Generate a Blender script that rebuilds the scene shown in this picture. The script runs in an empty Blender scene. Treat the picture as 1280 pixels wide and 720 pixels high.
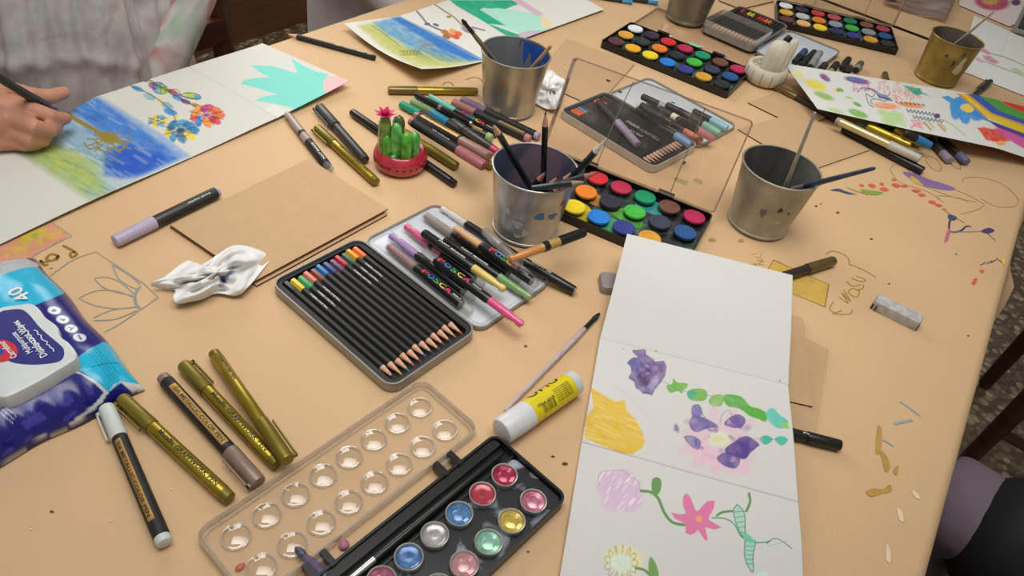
import bpy, bmesh, math, random
import numpy as np
from mathutils import Vector, Matrix
from mathutils.geometry import tessellate_polygon
random.seed(7)
SC = bpy.context.scene
COL = SC.collection
PI = math.pi
# ---------------------------------------------------------------- camera geometry
FPX, PIT, ROL, HC, T = 929.2028, .7395049, .1913759, .554, .75
CAM = Vector((0, 0, T + HC))
FW = Vector((0, math.cos(PIT), -math.sin(PIT)))
_r = Vector((1, 0, 0)); _u = _r.cross(FW)
RT = math.cos(ROL) * _r + math.sin(ROL) * _u
UP = -math.sin(ROL) * _r + math.cos(ROL) * _u
TD = Vector((.5, .8660254, 0)); ND = Vector((.8660254, -.5, 0))   # along the table / across it


def U(px, py, z=0.0):
    """the point of the place at height z above the table top that the photo shows at px, py"""
    d = FW + RT * ((px - 640) / FPX) - UP * ((py - 360) / FPX)
    t = (z - HC) / d.z
    return CAM + d * t


def UD(px, py, dist):
    d = (FW + RT * ((px - 640) / FPX) - UP * ((py - 360) / FPX)).normalized()
    return CAM + d * dist


def PXY(P):
    """numpy points (N,3) -> photo pixels (N,2)"""
    Q = np.asarray(P, float) - np.array(CAM)
    z = Q @ np.array(FW)
    return np.stack([640 + FPX * (Q @ np.array(RT)) / z, 360 - FPX * (Q @ np.array(UP)) / z], -1)


# ---------------------------------------------------------------- materials
def s2l(c):
    return c / 12.92 if c <= .04045 else ((c + .055) / 1.055) ** 2.4


def rgb(h):
    h = h.lstrip('#')
    return tuple(s2l(int(h[i:i + 2], 16) / 255) for i in (0, 2, 4))


_M = {}


def mat(name, hexc='#808080', rough=.5, metal=0., var=.06, vscale=60., bump=0., bscale=200., coat=0., spec=.5, alpha=None, sss=0., hex2=None):
    """principled surface with a little procedural colour variation (and bump)"""
    if name in _M:
        return _M[name]
    m = bpy.data.materials.new(name); m.use_nodes = True
    nt = m.node_tree; N = nt.nodes; L = nt.links
    b = N['Principled BSDF']
    b.inputs['Roughness'].default_value = rough
    b.inputs['Metallic'].default_value = metal
    b.inputs['Specular IOR Level'].default_value = spec
    if coat:
        b.inputs['Coat Weight'].default_value = coat
        b.inputs['Coat Roughness'].default_value = .08
    if sss:
        b.inputs['Subsurface Weight'].default_value = sss
        b.inputs['Subsurface Radius'].default_value = (.008, .003, .0015)
        b.inputs['Subsurface Scale'].default_value = 1.
    c = rgb(hexc)
    tc = N.new('ShaderNodeTexCoord')
    nz = N.new('ShaderNodeTexNoise'); nz.inputs['Scale'].default_value = vscale; nz.inputs['Detail'].default_value = 4
    L.new(tc.outputs['Object'], nz.inputs['Vector'])
    mx = N.new('ShaderNodeMix'); mx.data_type = 'RGBA'
    c2 = rgb(hex2) if hex2 else None
    mx.inputs[6].default_value = (*[max(0, x * (1 - var)) for x in c], 1)
    mx.inputs[7].default_value = (*(c2 if c2 else [min(1, x * (1 + var)) for x in c]), 1)
    rp = N.new('ShaderNodeMapRange'); rp.inputs[1].default_value = .3; rp.inputs[2].default_value = .7
    L.new(nz.outputs['Fac'], rp.inputs[0]); L.new(rp.outputs[0], mx.inputs[0])
    L.new(mx.outputs[2], b.inputs['Base Color'])
    if bump:
        n2 = N.new('ShaderNodeTexNoise'); n2.inputs['Scale'].default_value = bscale; n2.inputs['Detail'].default_value = 3
        L.new(tc.outputs['Object'], n2.inputs['Vector'])
        bp = N.new('ShaderNodeBump'); bp.inputs['Strength'].default_value = bump; bp.inputs['Distance'].default_value = .001
        L.new(n2.outputs['Fac'], bp.inputs['Height']); L.new(bp.outputs[0], b.inputs['Normal'])
    if alpha is not None:
        b.inputs['Alpha'].default_value = alpha
    _M[name] = m
    return m


def clear(name, tint='#ffffff', haze=.01, hazecol='#d8d4cc', rough=.05, gloss=1.0, nscale=40., nlo=.45, nhi=.75, nadd=.0):
    """thin see-through plastic: transparent + a little haze + fresnel gloss, with smudges"""
    if name in _M:
        return _M[name]
    m = bpy.data.materials.new(name); m.use_nodes = True
    nt = m.node_tree; N = nt.nodes; L = nt.links
    N.remove(N['Principled BSDF']); out = N['Material Output']
    tr = N.new('ShaderNodeBsdfTransparent'); tr.inputs[0].default_value = (*rgb(tint), 1)
    df = N.new('ShaderNodeBsdfDiffuse'); df.inputs[0].default_value = (*rgb(hazecol), 1)
    gl = N.new('ShaderNodeBsdfGlossy'); gl.inputs['Roughness'].default_value = rough
    lw = N.new('ShaderNodeLayerWeight'); lw.inputs[0].default_value = .5; pw = N.new('ShaderNodeMath'); pw.operation = 'POWER'; pw.inputs[1].default_value = 4.; L.new(lw.outputs['Facing'], pw.inputs[0]); fr = N.new('ShaderNodeMath'); fr.operation = 'MULTIPLY_ADD'; fr.inputs[1].default_value = .55; fr.inputs[2].default_value = .028; L.new(pw.outputs[0], fr.inputs[0])
    tc = N.new('ShaderNodeTexCoord'); nz = N.new('ShaderNodeTexNoise'); nz.inputs['Scale'].default_value = nscale; nz.inputs['Detail'].default_value = 5
    L.new(tc.outputs['Object'], nz.inputs['Vector'])
    mr = N.new('ShaderNodeMapRange'); mr.inputs[1].default_value = nlo; mr.inputs[2].default_value = nhi
    mr.inputs[3].default_value = haze; mr.inputs[4].default_value = haze + nadd
    L.new(nz.outputs['Fac'], mr.inputs[0])
    m1 = N.new('ShaderNodeMixShader'); L.new(mr.outputs[0], m1.inputs[0]); L.new(tr.outputs[0], m1.inputs[1]); L.new(df.outputs[0], m1.inputs[2])
    mu = N.new('ShaderNodeMath'); mu.operation = 'MULTIPLY'; mu.inputs[1].default_value = gloss; L.new(fr.outputs[0], mu.inputs[0])
    m2 = N.new('ShaderNodeMixShader'); L.new(mu.outputs[0], m2.inputs[0]); L.new(m1.outputs[0], m2.inputs[1]); L.new(gl.outputs[0], m2.inputs[2])
    L.new(m2.outputs[0], out.inputs[0])
    _M[name] = m
    return m


def painted(name, rough=.75, bump=.15, bscale=900, metal=0.):
    """surface whose own colours come from the Col attribute (artwork, print)"""
    if name in _M:
        return _M[name]
    m = bpy.data.materials.new(name); m.use_nodes = True
    N = m.node_tree.nodes; L = m.node_tree.links; b = N['Principled BSDF']
    a = N.new('ShaderNodeAttribute'); a.attribute_name = 'Col'
    L.new(a.outputs['Color'], b.inputs['Base Color']); b.inputs['Roughness'].default_value = rough; b.inputs['Metallic'].default_value = metal
    tc = N.new('ShaderNodeTexCoord')
    n2 = N.new('ShaderNodeTexNoise'); n2.inputs['Scale'].default_value = bscale; n2.inputs['Detail'].default_value = 3
    L.new(tc.outputs['Object'], n2.inputs['Vector'])
    bp = N.new('ShaderNodeBump'); bp.inputs['Strength'].default_value = bump; bp.inputs['Distance'].default_value = .0005
    L.new(n2.outputs['Fac'], bp.inputs['Height']); L.new(bp.outputs[0], b.inputs['Normal'])
    _M[name] = m
    return m


# ---------------------------------------------------------------- object helpers
def tag(o, label=None, cat=None, group=None, kind=None):
    if label: o['label'] = label
    if cat: o['category'] = cat
    if group: o['group'] = group
    if kind: o['kind'] = kind
    return o


def empty(name, loc=(0, 0, 0), rz=0., M=None):
    o = bpy.data.objects.new(name, None); COL.objects.link(o)
    o.empty_display_size = .02
    if M is not None: o.matrix_world = M
    else:
        o.location = loc; o.rotation_euler = (0, 0, rz)
    return o


_TXT = {}


def text_geo(s):
    if s in _TXT: return _TXT[s]
    cu = bpy.data.curves.new('lettering', 'FONT'); cu.body = s; cu.size = 1; cu.resolution_u = 2; cu.offset = .014
    ob = bpy.data.objects.new('lettering', cu); COL.objects.link(ob)
    dg = bpy.context.evaluated_depsgraph_get(); dg.update()
    me = bpy.data.meshes.new_from_object(ob.evaluated_get(dg))
    bm = bmesh.new(); bm.from_mesh(me); bmesh.ops.triangulate(bm, faces=bm.faces[:])      # short edges, so that lettering follows round barrels
    for _ in range(3):
        es = [e for e in bm.edges if e.calc_length() > .16]
        if not es: break
        bmesh.ops.subdivide_edges(bm, edges=es, cuts=1); bmesh.ops.triangulate(bm, faces=[q for q in bm.faces if len(q.verts) > 3])
    bm.to_mesh(me); bm.free()
    v = [tuple(x.co[:2]) for x in me.vertices]; f = [tuple(p.vertices) for p in me.polygons]
    bpy.data.objects.remove(ob); bpy.data.curves.remove(cu); bpy.data.meshes.remove(me)
    if v:
        x0 = min(a for a, b in v); x1 = max(a for a, b in v)
    else: x0 = x1 = 0
    _TXT[s] = ([(a - x0, b) for a, b in v], f, x1 - x0)
    return _TXT[s]


class MB:
    """collects shapes and links them as ONE mesh object"""
    def __init__(s): s.v = []; s.f = []; s.m = []; s.mats = []

    def mi(s, m):
        if m not in s.mats: s.mats.append(m)
        return s.mats.index(m)

    def add(s, v, f, m, M=None):
        o = len(s.v); k = s.mi(m)
        if M is not None: v = [tuple(M @ Vector(p)) for p in v]
        s.v.extend(tuple(p) for p in v)
        s.f.extend(tuple(i + o for i in q) for q in f); s.m.extend([k] * len(f))
        return s

    def lathe(s, prof, m, n=20, axis='X', M=None, closed=False, sc=(1, 1)):
        """prof: (along, radius) list; zero radii close the ends"""
        v = []; f = []; rows = []
        for a, r in prof:
            if r < 1e-7: rows.append([len(v)]); v.append((a, 0, 0))
            else:
                rows.append(list(range(len(v), len(v) + n)))
                for i in range(n):
                    t = 2 * PI * i / n
                    v.append((a, r * math.cos(t) * sc[0], r * math.sin(t) * sc[1]))
        for A, B in zip(rows, rows[1:] + ([rows[0]] if closed else [])):
            for i in range(n):
                j = (i + 1) % n
                if len(A) == 1 and len(B) == 1: continue
                if len(A) == 1: f.append((A[0], B[j], B[i]))
                elif len(B) == 1: f.append((A[i], A[j], B[0]))
                else: f.append((A[i], A[j], B[j], B[i]))
        if axis == 'Z': v = [(y, z, x) for x, y, z in v]
        return s.add(v, f, m, M)

    def box(s, lo, hi, m, M=None):
        x0, y0, z0 = lo; x1, y1, z1 = hi
        v = [(x0, y0, z0), (x1, y0, z0), (x1, y1, z0), (x0, y1, z0), (x0, y0, z1), (x1, y0, z1), (x1, y1, z1), (x0, y1, z1)]
        return s.add(v, [(3, 2, 1, 0), (4, 5, 6, 7), (0, 1, 5, 4), (1, 2, 6, 5), (2, 3, 7, 6), (3, 0, 4, 7)], m, M)

    def prism(s, poly, z0, z1, m, M=None, bev=0.):
        """flat polygon (CCW, xy) extruded in z, with an optional small top bevel"""
        n = len(poly)
        cx = sum(p[0] for p in poly) / n; cy = sum(p[1] for p in poly) / n
        ins = lambda d: [offp(poly, i, d) for i in range(n)]
        rows = [[(p[0], p[1], z0) for p in poly]]
        if bev:
            rows += [[(p[0], p[1], z1 - bev) for p in poly], [(p[0], p[1], z1 - bev * .3) for p in ins(bev * .3)], [(p[0], p[1], z1) for p in ins(bev)]]
        else: rows.append([(p[0], p[1], z1) for p in poly])
        v = [p for r in rows for p in r]; f = []
        for k in range(len(rows) - 1):
            for i in range(n):
                j = (i + 1) % n
                f.append((k * n + i, k * n + j, (k + 1) * n + j, (k + 1) * n + i))
        f.append(tuple(range(n - 1, -1, -1))); f.append(tuple((len(rows) - 1) * n + i for i in range(n)))
        return s.add(v, f, m, M)

    def ringprism(s, outer, inner, z0, z1, m, M=None, zi=None):
        """frame between two matching outlines: outer wall, top, inner wall, bottom"""
        n = len(outer)
        v = [(p[0], p[1], z0) for p in outer] + [(p[0], p[1], z1) for p in outer] + [(p[0], p[1], z1 if zi is None else zi) for p in inner] + [(p[0], p[1], z0) for p in inner]
        f = []
        for i in range(n):
            j = (i + 1) % n
            for a in range(4):
                b = (a + 1) % 4
                f.append((a * n + i, a * n + j, b * n + j, b * n + i))
        return s.add(v, f, m, M)

    def tube(s, pts, rad, m, n=8, M=None, flat=1.):
        """tube along points; rad scalar or per point"""
        P = [Vector(p) for p in pts]; k = len(P)
        R = rad if isinstance(rad, (list, tuple)) else [rad] * k
        v = []; f = []; up = Vector((0, 0, 1)); prev = None
        for i in range(k):
            d = (P[min(i + 1, k - 1)] - P[max(i - 1, 0)]).normalized()
            if prev is None:
                x = d.cross(up)
                if x.length < .05: x = d.cross(Vector((0, 1, 0)))
                x.normalize()
            else:
                x = (prev - d * prev.dot(d)).normalized()
            prev = x; y = x.cross(d)
            for j in range(n):
                t = 2 * PI * j / n
                v.append(P[i] + (x * math.cos(t) + y * math.sin(t) * flat) * R[i])
        for i in range(k - 1):
            for j in range(n):
                q = (j + 1) % n
                f.append((i * n + j, i * n + q, (i + 1) * n + q, (i + 1) * n + j))
        f.append(tuple(range(n - 1, -1, -1))); f.append(tuple((k - 1) * n + j for j in range(n)))
        return s.add([tuple(p) for p in v], f, m, M)

    def ribbon(s, pts, w, z, m, taper=True):
        """flat stroke through world xy points at height z"""
        P = [Vector((p[0], p[1], 0)) for p in pts]; k = len(P); v = []; f = []
        for i in range(k):
            d = (P[min(i + 1, k - 1)] - P[max(i - 1, 0)])
            if d.length < 1e-9: d = Vector((1, 0, 0))
            d.normalize(); nn = Vector((-d.y, d.x, 0))
            ww = (w[i] if isinstance(w, (list, tuple)) else w) * .5
            if taper and (i == 0 or i == k - 1): ww *= .55
            a = P[i] + nn * ww; b = P[i] - nn * ww
            v += [(a.x, a.y, z), (b.x, b.y, z)]
        for i in range(k - 1): f.append((2 * i, 2 * i + 1, 2 * i + 3, 2 * i + 2))
        return s.add(v, f, m)

    def poly(s, pts, z, m):
        t = tessellate_polygon([[Vector((p[0], p[1], 0)) for p in pts]])
        a = sum(pts[i][0] * pts[(i + 1) % len(pts)][1] - pts[(i + 1) % len(pts)][0] * pts[i][1] for i in range(len(pts)))
        fs = []
        for q in t:
            A, B, C = [pts[i] for i in q]
            cr = (B[0] - A[0]) * (C[1] - A[1]) - (B[1] - A[1]) * (C[0] - A[0])
            fs.append(tuple(q) if cr > 0 else tuple(reversed(q)))
        return s.add([(p[0], p[1], z) for p in pts], fs, m)

    def text(s, txt, size, m, fn, width=None):
        """lettering mapped through fn(x, y) -> point"""
        v, f, w = text_geo(txt)
        k = size if width is None else width / max(w, 1e-6)
        size = min(size, k * 1.12)
        return s.add([tuple(fn(x * k, y * size)) for x, y in v], f, m)

    def build(s, name, parent=None, angle=40, flat=False):
        me = bpy.data.meshes.new(name)
        me.from_pydata(s.v, [], s.f)
        for m in s.mats: me.materials.append(m)
        if s.m: me.polygons.foreach_set('material_index', s.m)
        if not flat:
            me.polygons.foreach_set('use_smooth', [True] * len(me.polygons))
            me.set_sharp_from_angle(angle=math.radians(angle))
        me.update()
        o = bpy.data.objects.new(name, me); COL.objects.link(o)
        if parent is not None: o.parent = parent
        return o


def offp(poly, i, d):
    n = len(poly); a = Vector(poly[i - 1][:2]); b = Vector(poly[i][:2]); c = Vector(poly[(i + 1) % n][:2])
    e1 = (b - a).normalized(); e2 = (c - b).normalized()
    n1 = Vector((-e1.y, e1.x)); n2 = Vector((-e2.y, e2.x)); k = n1 + n2
    if k.length < 1e-6: k = n1
    k = k / max(.3, k.dot(n1))
    q = b + k * d
    return (q.x, q.y)


def rrect(x0, y0, x1, y1, r, n=6):
    """rounded rectangle outline, counter-clockwise"""
    p = []
    for cx, cy, a0 in ((x1 - r, y0 + r, -90), (x1 - r, y1 - r, 0), (x0 + r, y1 - r, 90), (x0 + r, y0 + r, 180)):
        for i in range(n + 1):
            a = math.radians(a0 + 90 * i / n)
            p.append((cx + r * math.cos(a), cy + r * math.sin(a)))
    return p


def smooth(pts, k=6, closed=False):
    """Catmull-Rom through 2-D or 3-D points"""
    P = [np.array(p, float) for p in pts]; n = len(P); out = []
    if n < 3: return [tuple(p) for p in P]
    g = (lambda i: P[i % n]) if closed else (lambda i: P[min(max(i, 0), n - 1)])
    for i in range(n if closed else n - 1):
        a, b, c, d = g(i - 1), g(i), g(i + 1), g(i + 2)
        for j in range(k):
            t = j / k
            out.append(tuple(.5 * ((2 * b) + (c - a) * t + (2 * a - 5 * b + 4 * c - d) * t * t + (3 * b - a - 3 * c + d) * t ** 3)))
    if not closed: out.append(tuple(P[-1]))
    return out


def axis_matrix(A, B, roll=0.):
    """matrix with origin A, +X towards B, +Z as near up as can be"""
    A = Vector(A); x = (Vector(B) - A).normalized()
    up = Vector((0, 0, 1))
    if abs(x.dot(up)) > .98: up = Vector((0, 1, 0))
    y = up.cross(x).normalized(); z = x.cross(y)
    R = Matrix((x, y, z)).transposed().to_4x4()
    return Matrix.Translation(A) @ R @ Matrix.Rotation(roll, 4, 'X')


# ---------------------------------------------------------------- painted sheets
_rng = np.random.default_rng(11)


def vnoise(h, w, cells, seed=0, octaves=3):
    rng = np.random.default_rng(seed); out = np.zeros((h, w)); amp = 1.; tot = 0
    for o in range(octaves):
        c = max(2, int(cells * 2 ** o)); cy = max(2, int(c * h / max(h, w)) + 2); cx = max(2, int(c * w / max(h, w)) + 2)
        g = rng.random((cy + 2, cx + 2))
        y = np.linspace(0, cy - 1e-3, h); x = np.linspace(0, cx - 1e-3, w)
        yi = y.astype(int); xi = x.astype(int); fy = y - yi; fx = x - xi
        fy = (fy * fy * (3 - 2 * fy))[:, None]; fx = (fx * fx * (3 - 2 * fx))[None]
        a = g[yi][:, xi] * (1 - fx) + g[yi][:, xi + 1] * fx
        b = g[yi + 1][:, xi] * (1 - fx) + g[yi + 1][:, xi + 1] * fx
        out += amp * (a * (1 - fy) + b * fy); tot += amp; amp *= .5
    return out / tot


class Canvas:
    """a dense grid surface P[h,w,3] whose points carry their own colour; brushes work on the points' places in the photo"""
    def __init__(s, P, paper='#e4e2d8', var=.012):
        s.P = P; s.h, s.w = P.shape[:2]
        q = PXY(P.reshape(-1, 3)).reshape(s.h, s.w, 2); s.X = q[..., 0]; s.Y = q[..., 1]
        s.C = np.ones((s.h, s.w, 3)) * np.array(rgb(paper))
        s.C *= (1 + var * (vnoise(s.h, s.w, 40, 3)[..., None] - .5) * 2)

    def _blend(s, sl, a, col):
        c = np.array(rgb(col)) if isinstance(col, str) else np.asarray(col)
        s.C[sl] = s.C[sl] * (1 - a[..., None]) + c * a[..., None]

    def _box(s, x0, y0, x1, y1):
        k = (s.X > x0) & (s.X < x1) & (s.Y > y0) & (s.Y < y1)
        if not k.any(): return None
        r = np.where(k.any(1))[0]; c = np.where(k.any(0))[0]
        return (slice(r[0], r[-1] + 1), slice(c[0], c[-1] + 1))

    def line(s, pts, w, col, a=1., sm=True, soft=.7):
        if sm and len(pts) > 2: pts = smooth(pts, 5)
        p = np.array(pts, float); m = w + 3
        sl = s._box(p[:, 0].min() - m, p[:, 1].min() - m, p[:, 0].max() + m, p[:, 1].max() + m)
        if sl is None: return s
        X = s.X[sl]; Y = s.Y[sl]; d = np.full(X.shape, 1e9)
        if len(p) == 1: d = np.hypot(X - p[0, 0], Y - p[0, 1])
        for (x0, y0), (x1, y1) in zip(p[:-1], p[1:]):
            L = (x1 - x0) ** 2 + (y1 - y0) ** 2 + 1e-9
            t = np.clip(((X - x0) * (x1 - x0) + (Y - y0) * (y1 - y0)) / L, 0, 1)
            d = np.minimum(d, np.hypot(X - x0 - t * (x1 - x0), Y - y0 - t * (y1 - y0)))
        al = np.clip((w / 2 - d) / soft + .5, 0, 1) * a
        s._blend(sl, al, col); return s

    def fill(s, pts, col, a=1., soft=1., sm=False, tex=0., seed=1, cells=60, edge=0., ecol=None):
        """tex: watery variation of alpha; edge: darker rim of the wash"""
        if sm: pts = smooth(pts, 5, True)
        p = np.array(pts, float); m = soft + 3
        sl = s._box(p[:, 0].min() - m, p[:, 1].min() - m, p[:, 0].max() + m, p[:, 1].max() + m)
        if sl is None: return s
        X = s.X[sl]; Y = s.Y[sl]; d = np.full(X.shape, 1e9); ins = np.zeros(X.shape, bool)
        q = np.roll(p, -1, 0)
        for (x0, y0), (x1, y1) in zip(p, q):
            L = (x1 - x0) ** 2 + (y1 - y0) ** 2 + 1e-9
            t = np.clip(((X - x0) * (x1 - x0) + (Y - y0) * (y1 - y0)) / L, 0, 1)
            d = np.minimum(d, np.hypot(X - x0 - t * (x1 - x0), Y - y0 - t * (y1 - y0)))
            if abs(y1 - y0) > 1e-9:
                c = ((y0 > Y) != (y1 > Y)) & (X < (x1 - x0) * (Y - y0) / (y1 - y0) + x0)
                ins ^= c
        sd = np.where(ins, d, -d)
        al = np.clip(sd / soft + .5, 0, 1) * a
        if tex: al = np.clip(al * (1 - tex + 2 * tex * vnoise(s.h, s.w, cells, seed)[sl]), 0, 1)
        s._blend(sl, al, col)
        if edge:
            ae = np.clip(1 - np.abs(sd - .8) / 1.4, 0, 1) * edge
            s._blend(sl, ae, ecol or col)
        return s

    def blob(s, x, y, rx, ry, col, a=1., ang=0., soft=.35, tex=0., seed=1):
        m = max(rx, ry) * 1.6 + 2
        sl = s._box(x - m, y - m, x + m, y + m)
        if sl is None: return s
        X = s.X[sl] - x; Y = s.Y[sl] - y; c, n = math.cos(ang), math.sin(ang)
        r = np.hypot((X * c + Y * n) / rx, (-X * n + Y * c) / ry)
        al = np.clip((1 - r) / soft + .5, 0, 1) * a
        if tex: al = np.clip(al * (1 - tex + 2 * tex * vnoise(s.h, s.w, 80, seed)[sl]), 0, 1)
        s._blend(sl, al, col); return s

    def streaks(s, pts, col, n, length, w, ang, a=.5, seed=0):
        """n short brush strokes inside a polygon (photo pixels)"""
        rng = random.Random(seed); xs = [p[0] for p in pts]; ys = [p[1] for p in pts]; k = 0; tries = 0
        while k < n and tries < n * 30:
            tries += 1
            x = rng.uniform(min(xs), max(xs)); y = rng.uniform(min(ys), max(ys)); ins = False
            for i in range(len(pts)):
                (x0, y0), (x1, y1) = pts[i], pts[(i + 1) % len(pts)]
                if (y0 > y) != (y1 > y) and x < (x1 - x0) * (y - y0) / (y1 - y0) + x0: ins = not ins
            if not ins: continue
            g = ang + rng.uniform(-.15, .15); l = length * rng.uniform(.4, 1) * .5
            s.line([(x - l * math.cos(g), y - l * math.sin(g)), (x + l * math.cos(g), y + l * math.sin(g))], w * rng.uniform(.6, 1.2), col, a * rng.uniform(.5, 1), sm=False, soft=1.2); k += 1
        return s

    def build(s, name, m, parent=None, thick=.0005):
        me = bpy.data.meshes.new(name); h, w = s.h, s.w
        me.vertices.add(h * w); me.vertices.foreach_set('co', s.P.reshape(-1).astype(np.float32))
        i = np.arange(h * w).reshape(h, w)
        q = np.stack([i[:-1, :-1], i[:-1, 1:], i[1:, 1:], i[1:, :-1]], -1).reshape(-1, 4)
        a = s.P[0, 1] - s.P[0, 0]; b = s.P[1, 0] - s.P[0, 0]
        if np.cross(a, b)[2] < 0: q = q[:, ::-1]
        nf = len(q)
        me.loops.add(nf * 4); me.loops.foreach_set('vertex_index', q.reshape(-1).astype(np.int32))
        me.polygons.add(nf); me.polygons.foreach_set('loop_start', np.arange(0, nf * 4, 4, dtype=np.int32))
        me.polygons.foreach_set('use_smooth', np.ones(nf, bool))
        me.update(calc_edges=True)
        at = me.color_attributes.new('Col', 'FLOAT_COLOR', 'POINT')
        c = np.ones((h * w, 4), np.float32); c[:, :3] = np.clip(s.C.reshape(-1, 3), 0, 1)
        at.data.foreach_set('color', c.reshape(-1))
        me.materials.append(m)
        o = bpy.data.objects.new(name, me); COL.objects.link(o)
        if parent is not None: o.parent = parent
        if thick:
            md = o.modifiers.new('thickness', 'SOLIDIFY'); md.thickness = thick; md.offset = -1
        return o


def strip_grid(folds, res, bend=None):
    """grid through fold lines [(PL, PR), ...]; bend(u_total, v) -> extra height"""
    rows = []; W = max((a - b).length for a, b in folds); nv = max(8, int(W / res))
    v = np.linspace(0, 1, nv)
    for k in range(len(folds) - 1):
        (a0, b0), (a1, b1) = folds[k], folds[k + 1]
        L = max((a1 - a0).length, (b1 - b0).length); nu = max(6, int(L / res))
        for i in range(nu + (k == len(folds) - 2)):
            t = i / nu
            A = np.array(a0.lerp(a1, t)); B = np.array(b0.lerp(b1, t))
            r = A[None] * (1 - v)[:, None] + B[None] * v[:, None]
            if bend is not None: r[:, 2] += np.array([bend(k + t, x) for x in v])
            # a crease dips a little
            dd = min(t * L, (1 - t) * L)
            if (t * L < .002 and k > 0) or ((1 - t) * L < .002 and k < len(folds) - 2): r[:, 2] -= .0007 * (1 - dd / .002)
            rows.append(r)
    return np.array(rows)
# ================================================================ materials shared
PAPER = painted('artist_paper')
PRINT = painted('printed_film', rough=.22, bump=.05, bscale=300)
BLACKP = mat('black_plastic', '#161514', .32, var=.1)
BLACKM = mat('matte_black', '#1b1a19', .55, var=.1)
DARKG = mat('charcoal_plastic', '#2e2c2a', .4, var=.1)
WHITEP = mat('white_plastic', '#d9d8d2', .35, var=.03)
GREYP = mat('grey_plastic', '#8d8b88', .4)
GOLD = mat('gold_barrel', '#a18a2c', .32, .7, var=.1)
GOLDC = mat('dull_gold_cap', '#84742a', .38, .55, var=.1)
BRONZE = mat('bronze_cap', '#76643a', .35, .6, var=.1)
WOODLBL = mat('gold_label', '#b88e4e', .38, .45, var=.12, vscale=120)
INK = mat('black_print', '#15120c', .5)
WINK = mat('white_print', '#dcdad4', .5)
STEEL = mat('galvanised_steel', '#b4b2ae', .32, .7, var=.22, vscale=28, bump=.25, bscale=60)
KRAFTB = mat('kraft_board', '#bf9d75', .8, var=.03, vscale=90, bump=.12, bscale=900)
KRAFTE = mat('kraft_board_edge', '#5c3a22', .85, var=.15)
WOODP = mat('cedar_wood', '#d6a585', .6, var=.12, vscale=300)
GRAPH = mat('graphite', '#2a2a2c', .35, .3)
TISSUE = mat('tissue_fibre', '#e6e4df', .9, var=.03, bump=.5, bscale=900)
CLEAR = clear('clear_plastic', haze=.006, gloss=1.1)
CLEARD = clear('clear_plastic_dome', haze=.0, gloss=3.4, rough=.04)
CLEARE = clear('clear_plastic_edge', tint='#fbf9f6', haze=.22, hazecol='#ece8e2', gloss=4.0, rough=.08)  # pale haze colour paints in the bright highlight lines along clear rims
SMUDGEE = clear('smudged_plastic_edge', tint='#e4dad2', haze=.26, hazecol='#a8978a', gloss=2.4, rough=.1)
CLEARS = clear('smudged_clear_plastic', tint='#fdfbf9', haze=.02, hazecol='#c4b6a8', nscale=30, nlo=.55, nhi=.75, nadd=.10)
CLEARF = clear('frosted_clear_plastic', tint='#f2f1ee', haze=.16, hazecol='#cfcbc6', rough=.2)


def kraft_material():
    m = bpy.data.materials.new('kraft_paper'); m.use_nodes = True
    N = m.node_tree.nodes; L = m.node_tree.links; b = N['Principled BSDF']; b.inputs['Roughness'].default_value = .62
    b.inputs['Specular IOR Level'].default_value = .35
    tc = N.new('ShaderNodeTexCoord')

    def noise(sc, det, rough=.5, mapv=None):
        n = N.new('ShaderNodeTexNoise'); n.inputs['Scale'].default_value = sc; n.inputs['Detail'].default_value = det; n.inputs['Roughness'].default_value = rough
        if mapv:
            mp = N.new('ShaderNodeMapping'); mp.inputs['Scale'].default_value = mapv; mp.inputs['Rotation'].default_value = (0, 0, math.radians(-60))
            L.new(tc.outputs['Object'], mp.inputs[0]); L.new(mp.outputs[0], n.inputs['Vector'])
        else: L.new(tc.outputs['Object'], n.inputs['Vector'])
        return n
    a = noise(4, 4); f = noise(400, 2, .6, (1, .25, 1)); s = noise(14, 5)
    r = N.new('ShaderNodeValToRGB'); e = r.color_ramp.elements
    e[0].position = .3; e[0].color = (*rgb('#c6a276'), 1); e[1].position = .7; e[1].color = (*rgb('#d3b086'), 1)
    ad = N.new('ShaderNodeMath'); ad.operation = 'MULTIPLY_ADD'; ad.inputs[1].default_value = .35; ad.inputs[2].default_value = .32
    L.new(a.outputs['Fac'], ad.inputs[0])
    a2 = N.new('ShaderNodeMath'); a2.operation = 'MULTIPLY_ADD'; a2.inputs[1].default_value = .2; L.new(f.outputs['Fac'], a2.inputs[0]); L.new(ad.outputs[0], a2.inputs[2])
    L.new(a2.outputs[0], r.inputs[0])
    # scattered little stains and smears
    r2 = N.new('ShaderNodeMapRange'); r2.inputs[1].default_value = .66; r2.inputs[2].default_value = .8; r2.inputs[4].default_value = .25
    L.new(s.outputs['Fac'], r2.inputs[0])
    mx = N.new('ShaderNodeMix'); mx.data_type = 'RGBA'; mx.inputs[7].default_value = (*rgb('#b08c63'), 1)
    L.new(r2.outputs[0], mx.inputs[0]); L.new(r.outputs[0], mx.inputs[6])
    L.new(mx.outputs[2], b.inputs['Base Color'])
    w = noise(9, 3, .5, (1, .3, 1)); bp = N.new('ShaderNodeBump'); bp.inputs['Strength'].default_value = .35; bp.inputs['Distance'].default_value = .006
    L.new(w.outputs['Fac'], bp.inputs['Height'])
    b2 = N.new('ShaderNodeBump'); b2.inputs['Strength'].default_value = .12; b2.inputs['Distance'].default_value = .0006
    L.new(f.outputs['Fac'], b2.inputs['Height']); L.new(bp.outputs[0], b2.inputs['Normal']); L.new(b2.outputs[0], b.inputs['Normal'])
    return m


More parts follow.
